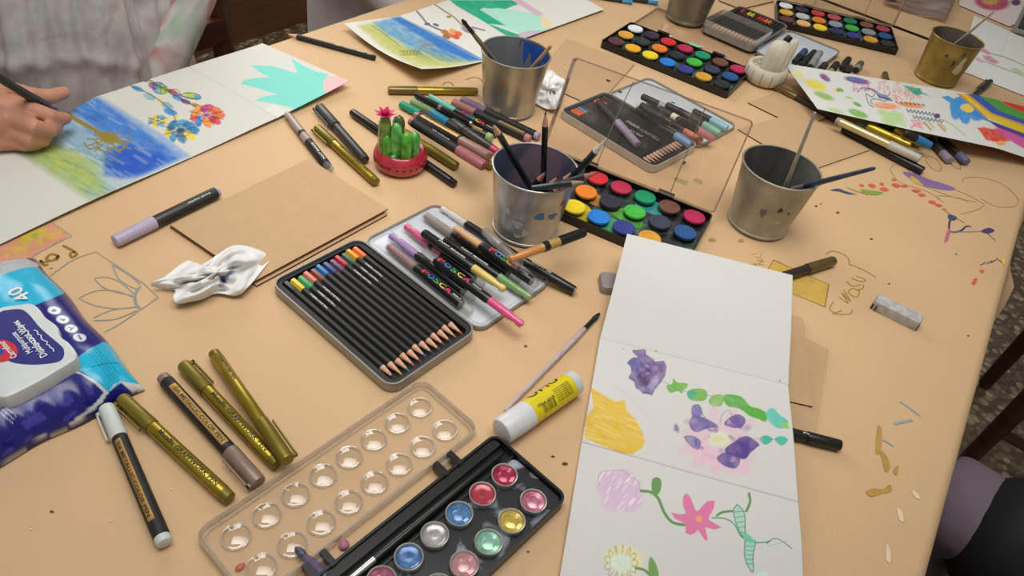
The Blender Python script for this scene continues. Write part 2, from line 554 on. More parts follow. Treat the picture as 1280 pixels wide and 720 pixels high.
def terrazzo_material():
    m = bpy.data.materials.new('terrazzo'); m.use_nodes = True
    N = m.node_tree.nodes; L = m.node_tree.links; b = N['Principled BSDF']; b.inputs['Roughness'].default_value = .3
    tc = N.new('ShaderNodeTexCoord')
    v = N.new('ShaderNodeTexVoronoi'); v.inputs['Scale'].default_value = 60; L.new(tc.outputs['Object'], v.inputs['Vector'])
    sp = N.new('ShaderNodeSeparateColor'); L.new(v.outputs['Color'], sp.inputs[0])
    r = N.new('ShaderNodeValToRGB'); r.color_ramp.interpolation = 'CONSTANT'; e = r.color_ramp.elements
    e[0].color = (*rgb('#7a6550'), 1)
    for p, c in ((.2, '#8d7658'), (.4, '#b8a585'), (.55, '#a08a6a'), (.7, '#69533f'), (.82, '#cdbd9d'), (.92, '#7c664c')):
        q = e.new(p); q.color = (*rgb(c), 1)
    e[-1].color = (*rgb('#94805f'), 1)
    L.new(sp.outputs[0], r.inputs[0])
    d = N.new('ShaderNodeMapRange'); d.inputs[1].default_value = .5; d.inputs[2].default_value = .8
    L.new(v.outputs['Distance'], d.inputs[0])
    mx = N.new('ShaderNodeMix'); mx.data_type = 'RGBA'; mx.inputs[7].default_value = (*rgb('#6e5a46'), 1)
    L.new(d.outputs[0], mx.inputs[0]); L.new(r.outputs[0], mx.inputs[6]); L.new(mx.outputs[2], b.inputs['Base Color'])
    return m


def wood_material(name, c1, c2, scale=(2, 30, 30), rough=.35, rot=(0, 0, 0)):
    m = bpy.data.materials.new(name); m.use_nodes = True
    N = m.node_tree.nodes; L = m.node_tree.links; b = N['Principled BSDF']; b.inputs['Roughness'].default_value = rough
    tc = N.new('ShaderNodeTexCoord'); mp = N.new('ShaderNodeMapping'); mp.inputs['Scale'].default_value = scale; mp.inputs['Rotation'].default_value = rot
    L.new(tc.outputs['Object'], mp.inputs[0])
    n = N.new('ShaderNodeTexNoise'); n.inputs['Scale'].default_value = 1.6; n.inputs['Detail'].default_value = 6; L.new(mp.outputs[0], n.inputs['Vector'])
    r = N.new('ShaderNodeValToRGB'); e = r.color_ramp.elements; e[0].position = .3; e[1].position = .7
    e[0].color = (*rgb(c1), 1); e[1].color = (*rgb(c2), 1)
    L.new(n.outputs['Fac'], r.inputs[0]); L.new(r.outputs[0], b.inputs['Base Color'])
    return m


KRAFT = kraft_material()
DWOOD = wood_material('dark_walnut', '#2a1208', '#4a2413', (2, 2, 30))
DWOODS = wood_material('dark_walnut_seat', '#94683a', '#b58750', (3, 40, 3))
WALLWOOD = wood_material('brown_panelling', '#64442f', '#7f563f', (1.2, 1.2, 14), .5)
TOPWOOD = wood_material('table_board', '#8a6a48', '#a5835c', (3, 40, 3))

# ================================================================ the room
RM = Matrix(((ND.x, TD.x, 0, 0), (ND.y, TD.y, 0, 0), (0, 0, 1, 0), (0, 0, 0, 1)))      # table frame: x = across, y = along


def NT(n, t, z=0.): return ND * n + TD * t + Vector((0, 0, z))


def room():
    b = MB(); b.box((-2.2, -2.2, -.1), (4.2, 6.2, 0), terrazzo_material(), RM); tag(b.build('floor'), kind='structure')
    wp = mat('cream_wall_paint', '#d8d0c2', .8, var=.03, bump=.1)
    t0, t1, z0, z1 = .55, 2.15, 1.15, 2.45            # window opening in the left wall
    b = MB(); b.box((-2.32, -2.2, 0), (-2.2, 6.2, 1.0), WALLWOOD, RM)
    for lo, hi in (((-2.32, -2.2, 1.0), (-2.2, t0, 2.8)), ((-2.32, t1, 1.0), (-2.2, 6.2, 2.8)), ((-2.32, t0, 1.0), (-2.2, t1, z0)), ((-2.32, t0, z1), (-2.2, t1, 2.8))): b.box(lo, hi, wp, RM)
    tag(b.build('wall_left'), kind='structure')
    fm = mat('window_frame_paint', '#d4d2cc', .4, var=.03); b = MB()
    for lo, hi in (((-2.30, t0, z0), (-2.22, t0 + .05, z1)), ((-2.30, t1 - .05, z0), (-2.22, t1, z1)), ((-2.30, t0, z0), (-2.22, t1, z0 + .05)), ((-2.30, t0, z1 - .05), (-2.22, t1, z1)), ((-2.28, (t0 + t1) / 2 - .02, z0), (-2.24, (t0 + t1) / 2 + .02, z1))): b.box(lo, hi, fm, RM)
    w1 = b.build('window_1'); tag(w1, kind='structure')
    b = MB(); b.box((-2.263, t0 + .04, z0 + .04), (-2.259, t1 - .04, z1 - .04), clear('window_glass', haze=.0, gloss=.6), RM); b.build('window_pane', w1)
    b = MB(); b.box((-2.32, 6.2, 0), (4.2, 6.32, 2.8), wp, RM); tag(b.build('wall_back'), kind='structure')


def tables():
    # two tables end to end, each under its own kraft paper
    edge = lambda t: .150 - .0424 * (t - .9)
    for k, (t0, t1) in enumerate(((-.42, 1.779), (1.795, 3.4))):
        e = edge(min(max((t0 + t1) / 2, .5), 1.4))
        tb = empty('table', NT(-.38, (t0 + t1) / 2, 0), math.radians(60))
        tag(tb, ['long table under stained kraft paper, carrying the cactus and the wipes', 'second long table beyond the dark gap, under kraft paper'][k], 'table', 'tables under kraft paper' if False else None)
        hl = (t1 - t0) / 2 - .012
        b = MB(); b.box((-hl, -.47, T - .032), (hl, .50, T - .004), TOPWOOD); b.build('tabletop', tb)
        for sx in (-1, 1):
            for sy in (-1, 1):
                b = MB(); q = rrect(sx * (hl - .1) - .025, sy * .42 - .025, sx * (hl - .1) + .025, sy * .42 + .025, .006, 2)
                b.prism(q, 0, T - .032, DWOOD); b.build('leg', tb)
        b = MB(); b.box((-hl + .1, -.43, T - .1), (hl - .1, -.41, T - .032), DWOOD); b.box((-hl + .1, .41, T - .1), (hl - .1, .43, T - .032), DWOOD); b.build('apron', tb)
        # paper: top, rounded edges, hanging skirts
        b = MB(); rng = random.Random(3 + k); rows = []; nt_ = int((t1 - t0) / .02)
        for i in range(nt_ + 1):
            t = t0 + (t1 - t0) * i / nt_
            er = edge(t) if k == 0 else edge(1.4)
            if k == 0:
                dep = np.interp(t, [-.4, .4, .72, .82, .96, 1.0, 1.04, 1.3, 1.8], [.08, .055, .03, .025, .17, .15, .03, .035, .05])
                fl = np.interp(t, [-.4, .4, .62, .8, .96, 1.1, 1.8], [.01, .018, .006, .004, .03, .008, .004])
            else: dep, fl = .05, .005
            dep += .004 * math.sin(t * 23); fl += .003 * math.sin(t * 31)
            R = .011; row = []
            row.append((-.915 - .004 * math.sin(t * 17), T - .10)); row.append((-.912, T - .03))
            for a in (0, 30, 60, 90): row.append((-.90 - R * math.cos(math.radians(a)), T - R + R * math.sin(math.radians(a))))
            for q in range(1, 12): row.append((-.90 + (er + .89 - R) * q / 12, T))
            for a in (90, 65, 40, 15, 0): row.append((er - R + R * math.cos(math.radians(a)), T - R + R * math.sin(math.radians(a))))
            row.append((er + fl * .45, T - R - (dep - R) * .5)); row.append((er + fl, T - max(dep, R + .005)))
            rows.append([NT(n, t, z) for n, z in row])
        m = len(rows[0]); v = [p for r in rows for p in r]; f = []
        for i in range(nt_):
            for j in range(m - 1): f.append((i * m + j, i * m + j + 1, (i + 1) * m + j + 1, (i + 1) * m + j))
        b.add(v, f, KRAFT)
        if k == 0: table_drawings(b)
        o = b.build('paper_cover', angle=60)
        tag(o, ['big kraft paper sheet with doodles and paint drips, covering the nearer table', 'kraft paper sheet beyond the dark gap, covering the farther table'][k], 'table cover')


def table_drawings(b):
    Z = T + .0003
    W = lambda pts: [tuple(U(x, y)[:2]) for x, y in pts]
    dm = lambda n, c, r=.7: mat('doodle_' + n, c, r, var=.12, vscale=90)
    gr = dm('grey_pencil', '#8f8d84'); ol = dm('olive_ink', '#8a6a1c'); olt = dm('thin_olive', '#a5862f'); ye = dm('yellow_wash', '#c8a24a')
    pk = dm('pink_wash', '#cf8f70'); yl = dm('lemon_wash', '#c2a63a'); rd = dm('red_paint', '#d2593f'); vi = dm('violet_paint', '#86689b'); gn = dm('green_paint', '#7f9a3a')
    nv = dm('navy_paint', '#3c4660'); dv = dm('dark_violet', '#4a3763'); mg = dm('rose_paint', '#b8627a'); bl = dm('pale_blue', '#93a39d'); wt = dm('pale_smear', '#dcc8a6'); bk = dm('dark_fleck', '#4d3f2c'); dr = dm('ochre_drip', '#b98e45', .3)
    zc = [Z]

    def st(pts, w, m, sm=True):
        zc[0] += 4e-6
        b.ribbon(W(smooth(pts, 5) if sm and len(pts) > 2 else pts), w, zc[0], m)

    def fl(pts, m, sm=True):
        zc[0] += 4e-6
        b.poly(W(smooth(pts, 5, True) if sm else pts), zc[0], m)
    # lower left: painted card outline, lettering, leaf drawing
    fl([(0, 327), (0, 306), (30, 292), (66, 279), (86, 294), (40, 322), (20, 329)], pk, False)
    for x, y, r in ((20, 312, 7), (33, 301, 8), (62, 296, 8), (46, 292, 7), (75, 290, 5), (50, 303, 6), (30, 312, 6), (8, 318, 5)):
        fl([(x - r, y), (x, y - r * .7), (x + r, y), (x, y + r * .7)], ye)
    fl([(22, 300), (40, 288), (58, 285), (55, 293), (40, 300), (28, 305)], yl); fl([(38, 296), (44, 291), (49, 294), (43, 298)], dm('lime', '#9c9c33'))
    st([(66, 279), (90, 295)], .0014, gr, False); st([(90, 295), (60, 310), (35, 325), (25, 334)], .0014, gr)
    st([(78, 307), (90, 313), (96, 318), (90, 322), (88, 317), (94, 315)], .0028, ol)
    st([(73, 320), (64, 318), (58, 324), (66, 326), (73, 320), (71, 326)], .0028, ol); st([(66, 326), (56, 328), (50, 326), (56, 332), (60, 330)], .0026, ol); st([(62, 336), (66, 335.5)], .003, ol)
    st([(62, 346), (90, 326), (120, 315)], .0014, gr); st([(120, 315), (150, 335), (180, 355), (198, 372)], .0014, gr, False); st([(198, 372), (175, 388), (150, 405), (130, 416)], .0014, gr)
    st([(140, 331), (148, 348), (160, 357), (172, 362)], .0014, gr); st([(140, 331), (162, 344), (175, 356)], .0014, gr)
    st([(118, 348), (135, 347), (152, 354), (168, 368)], .0013, gr); st([(118, 349), (130, 360), (148, 366), (168, 370)], .0013, gr)
    st([(98, 373), (120, 364), (145, 364), (168, 372)], .0013, gr); st([(98, 373), (118, 382), (145, 386), (170, 384)], .0013, gr)
    st([(116, 398), (140, 388), (170, 384)], .0013, gr); st([(117, 401), (145, 399), (172, 388)], .0016, gr); st([(176, 358), (169, 368), (170, 380), (175, 386)], .003, gr)
    # crayon lettering and box on the right
    st([(944, 321), (953, 324)], .0012, olt, False); st([(946, 326), (954, 326), (948, 330), (955, 331)], .0012, olt); st([(936, 332), (946, 330), (940, 336), (950, 334)], .0012, olt)
    st([(938, 318), (947, 317)], .001, olt, False); st([(952, 316), (950, 323)], .001, olt, False)
    fl([(958, 341), (967, 326), (1000, 340), (1035, 356), (1030, 383), (990, 368)], ye, False)
    st([(957, 341), (967, 325), (1000, 340), (1036, 356), (1031, 384), (990, 366)], .0014, ol, False)
    st([(1032, 318), (1040, 314), (1052, 317), (1060, 323), (1062, 331), (1066, 332), (1080, 338), (1095, 347)], .0014, olt)
    st([(1042, 377), (1037, 386), (1044, 391), (1052, 388)], .0014, olt); st([(1040, 392), (1052, 393), (1063, 392), (1065, 387)], .0014, olt)
    for pts in ([(1048, 371), (1060, 379), (1052, 366), (1063, 377), (1054, 362)], [(1060, 366), (1070, 372), (1074, 364), (1064, 361), (1060, 366)], [(1058, 352), (1066, 358), (1076, 356)], [(1064, 348), (1076, 352), (1082, 350), (1070, 345)], [(1070, 362), (1078, 361), (1079, 356)]): st(pts, .0014, olt)
    # paint doodles upper right
    fl([(1128, 216), (1143, 217), (1160, 224), (1180, 230), (1194, 236), (1185, 238), (1165, 235), (1148, 230)], vi)
    st([(1113, 211), (1118, 206), (1128, 208), (1136, 214), (1148, 228), (1153, 233)], .0012, olt); fl([(1138, 220), (1146, 224), (1154, 233), (1140, 227)], ye)
    st([(1112, 212), (1125, 228), (1160, 240), (1180, 254)], .001, olt); st([(1180, 254), (1172, 245), (1200, 248), (1210, 254)], .001, olt); st([(1155, 233), (1190, 246), (1220, 253)], .0012, olt); st([(1231, 256), (1220, 263), (1200, 268)], .001, olt); st([(1190, 236), (1212, 245), (1231, 256)], .001, olt)
    st([(1157, 200), (1160, 196), (1170, 199), (1177, 210), (1172, 214), (1163, 209), (1157, 200)], .0011, olt); st([(1186, 204), (1200, 212), (1198, 204), (1190, 202)], .0011, olt)
    st([(1203, 229), (1206, 223), (1225, 222), (1252, 230), (1272, 248), (1268, 258), (1245, 258), (1225, 248)], .0009, olt)
    fl([(1038, 238), (1048, 236), (1056, 239), (1066, 242), (1070, 243), (1060, 243), (1050, 240)], nv); st([(1076, 241), (1085, 244)], .002, nv)
    fl([(1075, 237), (1088, 238), (1104, 241), (1095, 244), (1086, 243)], gn); fl([(1058, 234), (1070, 238), (1082, 241), (1070, 240)], dm('moss', '#a3a052'))
    for x, y, rx, ry in ((1077, 232, 3, 2), (1090, 232.5, 5, 2.6), (1102, 230.5, 3, 2), (1105, 237, 6, 2.5), (1120, 232, 6, 2.6), (1117, 225, 3, 1.6), (1130, 233, 5, 1.6), (1145, 239, 6, 2), (1152, 244, 5, 2), (1165, 253, 5, 2.4), (1173, 257, 5, 2), (1180, 262, 3, 1.3)):
        fl([(x - rx, y - ry * .4), (x, y - ry), (x + rx, y + ry * .3), (x, y + ry)], rd)
    st([(1178, 261), (1190, 270), (1206, 279)], .0022, gn); fl([(1186, 268), (1196, 272), (1192, 276), (1185, 273)], nv)
    st([(1188, 273), (1186, 284), (1189, 290), (1200, 289), (1208, 283), (1214, 284)], .0026, dv); fl([(1184, 288), (1188, 288), (1185, 300), (1180, 303)], mg)
    st([(1190, 290), (1215, 290), (1230, 289)], .0012, vi); fl([(1226, 289), (1236, 285), (1243, 289), (1234, 292)], dv); st([(1232, 290), (1244, 301)], .002, dv)
    for x, y in ((1228, 331), (1236, 329), (1241, 328)): st([(x - 3, y + 1), (x + 4, y - 3)], .002, dv)
    st([(1245, 323), (1252, 328)], .0026, nv); fl([(1251, 320), (1257, 326), (1254, 332)], dm('lemon', '#d3b24c'))
    for x, y in ((1227, 339), (1219, 350), (1217, 354)): fl([(x - 3, y), (x, y - 2), (x + 3, y), (x, y + 2.5)], rd)
    # drips lower right
    fl([(1097, 533), (1102, 540), (1100, 565), (1094, 565)], dr); fl([(1100, 563), (1109, 572), (1112, 586), (1106, 590), (1103, 578)], dr); fl([(1118, 585), (1123, 583), (1121, 594), (1116, 591)], dr)
    fl([(1082, 615), (1092, 611), (1103, 612), (1112, 606), (1114, 614), (1103, 617), (1088, 621)], dr); fl([(1140, 613), (1147, 618), (1150, 624), (1143, 622)], wt); fl([(1121, 636), (1127, 640), (1129, 652), (1124, 650)], wt); fl([(1108, 680), (1113, 690), (1112, 704), (1107, 698)], wt)
    st([(1125, 502), (1150, 520)], .004, bl); st([(1117, 530), (1140, 525)], .005, bl); st([(1100, 548), (1117, 558)], .003, bl)
    # small stains and flecks
    for x, y, r, m in ((65, 640, 3, bk), (39, 662, 2.4, wt), (138, 651, 2.6, wt), (214, 612, 2, wt), (227, 699, 2, wt), (691, 571, 2.6, bk), (706, 580, 4, bk), (669, 597, 2, bk), (691, 617, 2, bk), (657, 433, 2.4, bk), (890, 300, 5, dr), (926, 301, 4, dr), (1089, 299, 2, bk), (1111, 355, 1.6, bk), (1210, 420, 1.5, bk), (1195, 318, 1.4, bk), (1020, 258, 2, bk), (1047, 266, 2.2, bk), (1026, 255, 1.6, gn), (660, 690, 2, bk), (744, 524, 0, bk)):
        if r: fl([(x - r, y), (x, y - r * .5), (x + r, y + r * .1), (x, y + r * .5)], m)
    st([(483, 44), (490, 47)], .001, bk)
    for q in ([(582, 100), (592, 97), (600, 99), (604, 104)], [(553, 107), (558, 103), (565, 105), (567, 108)]): st(q, .001, bk)


room(); tables()
# ---------------------------------------------------------------- camera
cd = bpy.data.cameras.new('camera'); cam = bpy.data.objects.new('camera', cd); COL.objects.link(cam)
cd.sensor_width = 36; cd.lens = FPX / 1280 * 36; cd.clip_start = .02; cd.clip_end = 60
cam.matrix_world = Matrix((( RT.x, UP.x, -FW.x, CAM.x), (RT.y, UP.y, -FW.y, CAM.y), (RT.z, UP.z, -FW.z, CAM.z), (0, 0, 0, 1)))
SC.camera = cam
# ---------------------------------------------------------------- light: daylight window beyond the far end, ceiling lamps
w = bpy.data.worlds.new('room_air'); SC.world = w; w.use_nodes = True
w.node_tree.nodes['Background'].inputs[0].default_value = (1, .99, .97, 1); w.node_tree.nodes['Background'].inputs[1].default_value = .27


def lamp(name, loc, target, sx, sy, power, col):
    l = bpy.data.lights.new(name, 'AREA'); l.shape = 'RECTANGLE'; l.size = sx; l.size_y = sy; l.energy = power; l.color = col
    o = bpy.data.objects.new(name, l); COL.objects.link(o); o.location = loc
    o.rotation_euler = (Vector(target) - Vector(loc)).to_track_quat('-Z', 'Y').to_euler()
    return o


lamp('window_daylight', NT(-2.40, 1.35, 1.80), NT(-.3, .9, 1.0), 1.5, 1.2, 30, (1, .99, .975))
lamp('ceiling_lamp', (-.05, .55, 2.25), (-.14, 1.0, .75), 1.4, .9, 8.6, (1, .985, .96)).data.spread = math.radians(95)
SC.view_settings.view_transform = 'Standard'; SC.view_settings.look = 'None'; SC.view_settings.gamma = 1; SC.view_settings.use_curve_mapping = False
SC.view_settings.exposure = -.03
# ================================================================ concertina sketchbook sheets with artwork
def sheet_left():
    # folds: upper-left edge / lower-right edge of the strip, in photo order from the near end
    h = .004
    f1 = (U(12, 183, h), U(113, 252.5, h)); f2 = (U(118, 120, h + .001), U(239, 195, h)); f3 = (U(237, 84, h), U(347, 148, h)); f4 = (U(328, 53, h), U(437, 102, .012))
    f0 = (f1[0] * 2 - f2[0], f1[1] * 2 - f2[1]); f0[0].z = f0[1].z = T + h
    G = strip_grid([f0, f1, f2, f3, f4], .00085, lambda u, v: -.0022 * math.cos(u * PI) * .6 + (.004 * max(0, u - 3.3) * v))
    c = Canvas(G, '#cdccc2')
    # blue and yellow wash
    reg = [(60, 150), (90, 134), (120, 121), (239, 195), (113, 252), (20, 188)]
    c.fill([(66, 134), (122, 121), (238, 194), (115, 250), (24, 187)], '#8fb0bf', .55, 2)
    c.fill([(20, 188), (45, 175), (120, 205), (135, 240), (113, 251)], '#9fb26a', .9, 10, tex=.35, seed=2, cells=30)
    c.fill([(40, 178), (62, 172), (120, 205), (118, 228), (80, 215)], '#a9b552', .7, 8, tex=.4, seed=5)
    c.fill([(62, 150), (80, 138), (110, 128), (150, 150), (140, 190), (100, 185)], '#7ea3b9', .7, 8, tex=.4, seed=6)
    c.fill([(80, 133), (104, 122), (124, 121), (205, 171), (235, 195), (205, 208), (170, 222), (130, 220), (128, 190), (150, 180)], '#2f6fc0', .9, 6, tex=.3, seed=8, cells=40)
    c.fill([(132, 196), (160, 182), (200, 190), (210, 200), (180, 216), (150, 224), (135, 215)], '#1a4fb6', .9, 7, tex=.3, seed=9)
    c.fill([(98, 132), (120, 126), (165, 152), (190, 172), (165, 180), (140, 160)], '#3d7cc8', .6, 8, tex=.4, seed=10)
    c.streaks(reg[:5], '#a9c2d2', 60, 22, 3, .55, .3, 3); c.streaks([(62, 150), (110, 125), (150, 160), (125, 200), (70, 180)], '#5b8fc4', 60, 20, 3, .5, .4, 13); c.streaks([(60, 180), (130, 190), (140, 240), (110, 245)], '#6f9a92', 50, 22, 3.4, .5, .4, 14); c.streaks([(45, 180), (100, 190), (115, 235), (90, 235)], '#b5bf62', 40, 22, 3.4, .55, .45, 15); c.streaks([(110, 135), (200, 180), (170, 215), (120, 200)], '#174a9e', 34, 18, 2, .55, .4, 4); c.streaks([(30, 185), (110, 200), (118, 240)], '#7f9a45', 26, 18, 2.4, .5, .35, 6)
    c.fill([(116, 118), (126, 121), (240, 194), (228, 198)], '#aebfcf', .55, 5, tex=.4)
    ol = '#8c7d2c'
    c.line([(70, 134), (78, 135), (90, 146), (110, 158), (128, 168)], 5, ol); c.blob(136, 172, 13, 7, ol, 1, .2)
    for a in np.linspace(0, 6.28, 12)[:-1]: c.line([(136, 174), (138 + 30 * math.cos(a), 178 + 15 * math.sin(a))], 2, ol, .85)
    c.line([(105, 178), (112, 186), (122, 183), (120, 176)], 2, ol); c.line([(140, 184), (150, 188), (158, 180), (148, 178)], 2, ol); c.line([(122, 184), (132, 190), (140, 184)], 2, ol); c.line([(142, 192), (146, 204)], 1.6, '#5a7a55')
    # bead strings and flower wheels
    for x, y, rx, ry, q in ((181, 99, 6, 3, '#7a3f7d'), (189, 103, 5, 2.4, '#a9b83e'), (199, 110, 9, 7, '#5fa9c4'), (191, 107, 6, 4, '#8d4c93'), (205, 112, 8, 5, '#a6c23a'), (216, 115, 7, 3, '#b5342d'), (222, 122, 7, 3.4, '#3f7fc0'), (232, 127, 7, 3, '#6c2f74'), (238, 119, 8, 3.6, '#a6c23a'), (247, 121, 5, 3, '#4f9ac0'), (245, 132, 6, 2.6, '#a8792c'), (172, 111, 8, 3, '#4c92b4'), (187, 121, 8, 4, '#8fb0b0'), (200, 126, 4, 2.6, '#e6c62e'), (209, 132, 8, 4, '#7aa5ab'), (213, 140, 9, 4, '#2f7fc0'), (219, 147, 4, 3, '#e6c62e')):
        c.blob(x, y, rx, ry, q, .9, .35, .3, .3, int(x))
    for pts in ([(160, 106), (182, 115), (200, 126), (215, 140), (220, 152)], [(182, 97), (205, 110), (228, 120), (248, 124)], [(190, 104), (215, 117), (240, 131), (252, 140)]): c.line(pts, 1.1, '#3c4653', .9)
    for cx, cy, R, cols in ((258, 144, 24, ['#d8642c', '#c0303a', '#e08a32', '#2f7fc0', '#d24a44', '#e79a3c', '#b23a7a', '#d8642c']), (226, 163, 24, ['#2f7fae', '#e6c92e', '#2c6e98', '#3f8fb8', '#d9c232', '#2c6e98', '#4f9ac0', '#2f7fae']), (197, 151, 14, ['#e6c92e', '#5aa6bb', '#e2cc44', '#5aa6bb', '#e6c92e', '#5aa6bb'])):
        for i, q in enumerate(cols):
            a = 6.283 * i / len(cols)
            c.blob(cx + R * .62 * math.cos(a), cy + R * .36 * math.sin(a), R * .36, R * .2, q, .95, a * .6, .3, .25, i)
        c.blob(cx, cy, R * .25, R * .15, ['#d884a8', '#27607f', '#f0dc62'][int(R == 14) * 2 if R != 24 else int(cx < 250)], .95)
        for i in range(len(cols)):
            a = 6.283 * (i + .5) / len(cols)
            c.line([(cx, cy), (cx + R * .95 * math.cos(a), cy + R * .55 * math.sin(a))], .9, '#342c30', .85, sm=False)
        c.line([(cx + R * .55 * math.cos(a), cy + R * .32 * math.sin(a)) for a in np.linspace(0, 6.283, 17)], .8, '#342c30', .7)
    c.line([(192, 104), (200, 103), (208, 110), (205, 117), (195, 116), (191, 110), (192, 104)], .9, '#2c2a2a', .9); c.line([(200, 103), (201, 118)], .8, '#2c2a2a', .8); c.line([(191, 112), (208, 108)], .8, '#2c2a2a', .8)
    c.line([(225, 118), (238, 116), (249, 119), (249, 124), (236, 123), (226, 119)], .9, '#2c2a2a', .9); c.line([(212, 112), (222, 112), (224, 119), (214, 118), (212, 112)], .8, '#2c2a2a', .8)
    # turquoise leaf flower with a pink tip
    tq = '#79cfbe'
    leaf = [(313, 81), (326, 82), (340, 83), (353, 86), (364, 90), (372, 91), (368, 82), (363, 72), (372, 78), (384, 85), (398, 90), (411, 93), (405, 100), (404, 108), (407, 114), (412, 119), (398, 129), (384, 137), (366, 147), (364, 143), (369, 137), (362, 134), (349, 131), (334, 128), (318, 126), (328, 121), (338, 119), (348, 118), (336, 115), (322, 110), (304, 105), (303, 101), (315, 98), (326, 97), (337, 97), (328, 92), (319, 86)]
    c.fill(leaf, tq, 1, 1.2, tex=.08)
    c.streaks(leaf, '#6ccdbb', 36, 26, 2, .15, .35, 7); c.fill([(343, 130), (360, 138), (366, 147), (352, 150), (330, 137)], '#dcdcd2', .5, 2)
    c.fill([(410, 95), (445, 97), (446, 108), (411, 119), (405, 112), (404, 104)], '#dcb0b0', .9, 1.5, tex=.1); c.line([(303, 104), (303, 110)], 1, tq)
    c.line([(237, 84), (290, 114), (347, 148)], .8, '#b9b6ab', .8, sm=False); c.line([(12, 183), (70, 222), (113, 252)], .9, '#b5b2a6', .7, sm=False)
    tag(c.build('accordion_sketchbook', PAPER), 'long white concertina sheet with blue wash, bead flowers and turquoise leaves, child painting on it', 'drawing')


def sheet_back():
    # curling strip behind: blue-yellow wash, small stalks, green leaves
    a0, b0 = U(430, 29, .016), U(527, 86, .030); a1, b1 = U(499, 20, .006), U(602, 77, .004); a2, b2 = U(562, 0, .004), U(648, 51, .004)
    d = (a2 - a1); a3 = a2 + d; b3 = b2 + (b2 - b1) * .92; b4 = U(755.5, 12, .004); a4 = a3 + d * .95
    b3 = b2.lerp(b4, .52)
    for q in (a2, b2, a3, b3, a4, b4): q.z = T + .005
    G = strip_grid([(a0, b0), (a1, b1), (a2, b2), (a3, b3), (a4, b4)], .0011, lambda u, v: (.010 * math.sin(PI * v) * max(0, 1 - u) * -1 - .003 * math.sin(PI * min(1, u)) * v))
    c = Canvas(G, '#dad8ce')
    c.fill([(446, 32), (470, 27), (600, 76), (560, 84), (520, 84), (478, 60)], '#b9bd5c', .75, 5, tex=.35, seed=3)
    c.fill([(452, 33), (478, 32), (530, 62), (590, 78), (530, 80), (490, 62)], '#a9b14c', .55, 6, tex=.4, seed=4)
    c.fill([(466, 28), (490, 22), (500, 21), (603, 75), (585, 77), (555, 76), (520, 66), (490, 48)], '#5f9bc4', .85, 4, tex=.35, seed=5)
    c.fill([(490, 23), (500, 21), (560, 50), (604, 75), (588, 76), (548, 60)], '#2f73bd', .95, 3, tex=.2, seed=6)
    c.fill([(500, 62), (528, 62), (580, 74), (570, 78), (530, 74)], '#8da05c', .5, 5, tex=.4); c.streaks([(470, 32), (500, 28), (590, 76), (530, 72)], '#34689a', 26, 22, 1.6, .5, .45, 5); c.streaks([(450, 35), (470, 32), (560, 80), (520, 80)], '#d3cf78', 24, 20, 1.6, .5, .5, 8)
    for x in range(500, 522, 4): c.line([(x, 66 + (x - 500) * .1), (x + 3, 63), (x + 5, 67), (x + 1, 69)], 1, '#7d7324', .9)
    for a in np.linspace(0, 6.28, 9)[:-1]: c.line([(532, 56), (532 + 11 * math.cos(a), 56 + 6 * math.sin(a))], 1.3, '#8a8a4a', .8)
    c.blob(532, 56, 4, 2.4, '#7a86a8'); c.line([(465, 32), (480, 42), (500, 58)], .9, '#4f5f5a', .7)
    c.line([(521, 14), (528, 22), (536, 31), (552, 38)], 2.2, '#56617f', .9); c.blob(534, 30, 3.5, 1.8, '#56617f'); c.blob(545, 31, 4, 1.6, '#56617f', 1, .3)
    for x, y, q in ((556, 40, '#b0652f'), (562, 44, '#d8642c'), (566, 39, '#e0a03a'), (570, 46, '#c9482c'), (558, 46, '#8a6a3a'), (573, 42, '#d8642c')): c.blob(x, y, 5, 3, q, .95, .3, .4)
    c.line([(544, 6), (556, 14), (568, 22), (578, 32)], 1.8, '#8a7a3a', .9); c.blob(561, 21, 3, 1.6, '#8a8a4a'); c.blob(585, 37, 9, 4, '#8a7a86', .9, .3, .4, .4); c.line([(590, 34), (606, 38)], 2, '#8b7d8c')
    g = '#17a57d'
    c.fill([(562, 0), (640, 0), (648, 5), (630, 12), (605, 10), (600, 12), (622, 22), (640, 34), (632, 32), (612, 30), (650, 44), (646, 50), (630, 43), (600, 24), (570, 7)], g, 1, 1.2, tex=.15)
    c.streaks([(566, 1), (630, 3), (640, 30), (600, 22)], '#36b894', 18, 18, 2, .4, .5, 3); c.fill([(600, 12), (622, 10), (680, 18), (676, 32), (690, 38), (660, 46), (625, 32), (612, 30), (632, 32)], '#a9dfcb', .95, 1.5, tex=.1)
    c.fill([(640, 0), (652, 0), (680, 18), (672, 20)], '#cfaac0', .9, 1.4); c.fill([(676, 18), (690, 28), (688, 38), (676, 30)], '#e6cfa2', .95, 1.5); c.fill([(648, 42), (662, 38), (690, 38), (668, 50), (652, 50)], '#c5a6c0', .8, 2)
    c.line([(499, 20), (602, 76)], .7, '#b9b6a8', .6, sm=False)
    tag(c.build('accordion_sketchbook', PAPER), 'curling white concertina sheet with blue-yellow wash and green leaves behind the back bucket', 'drawing')


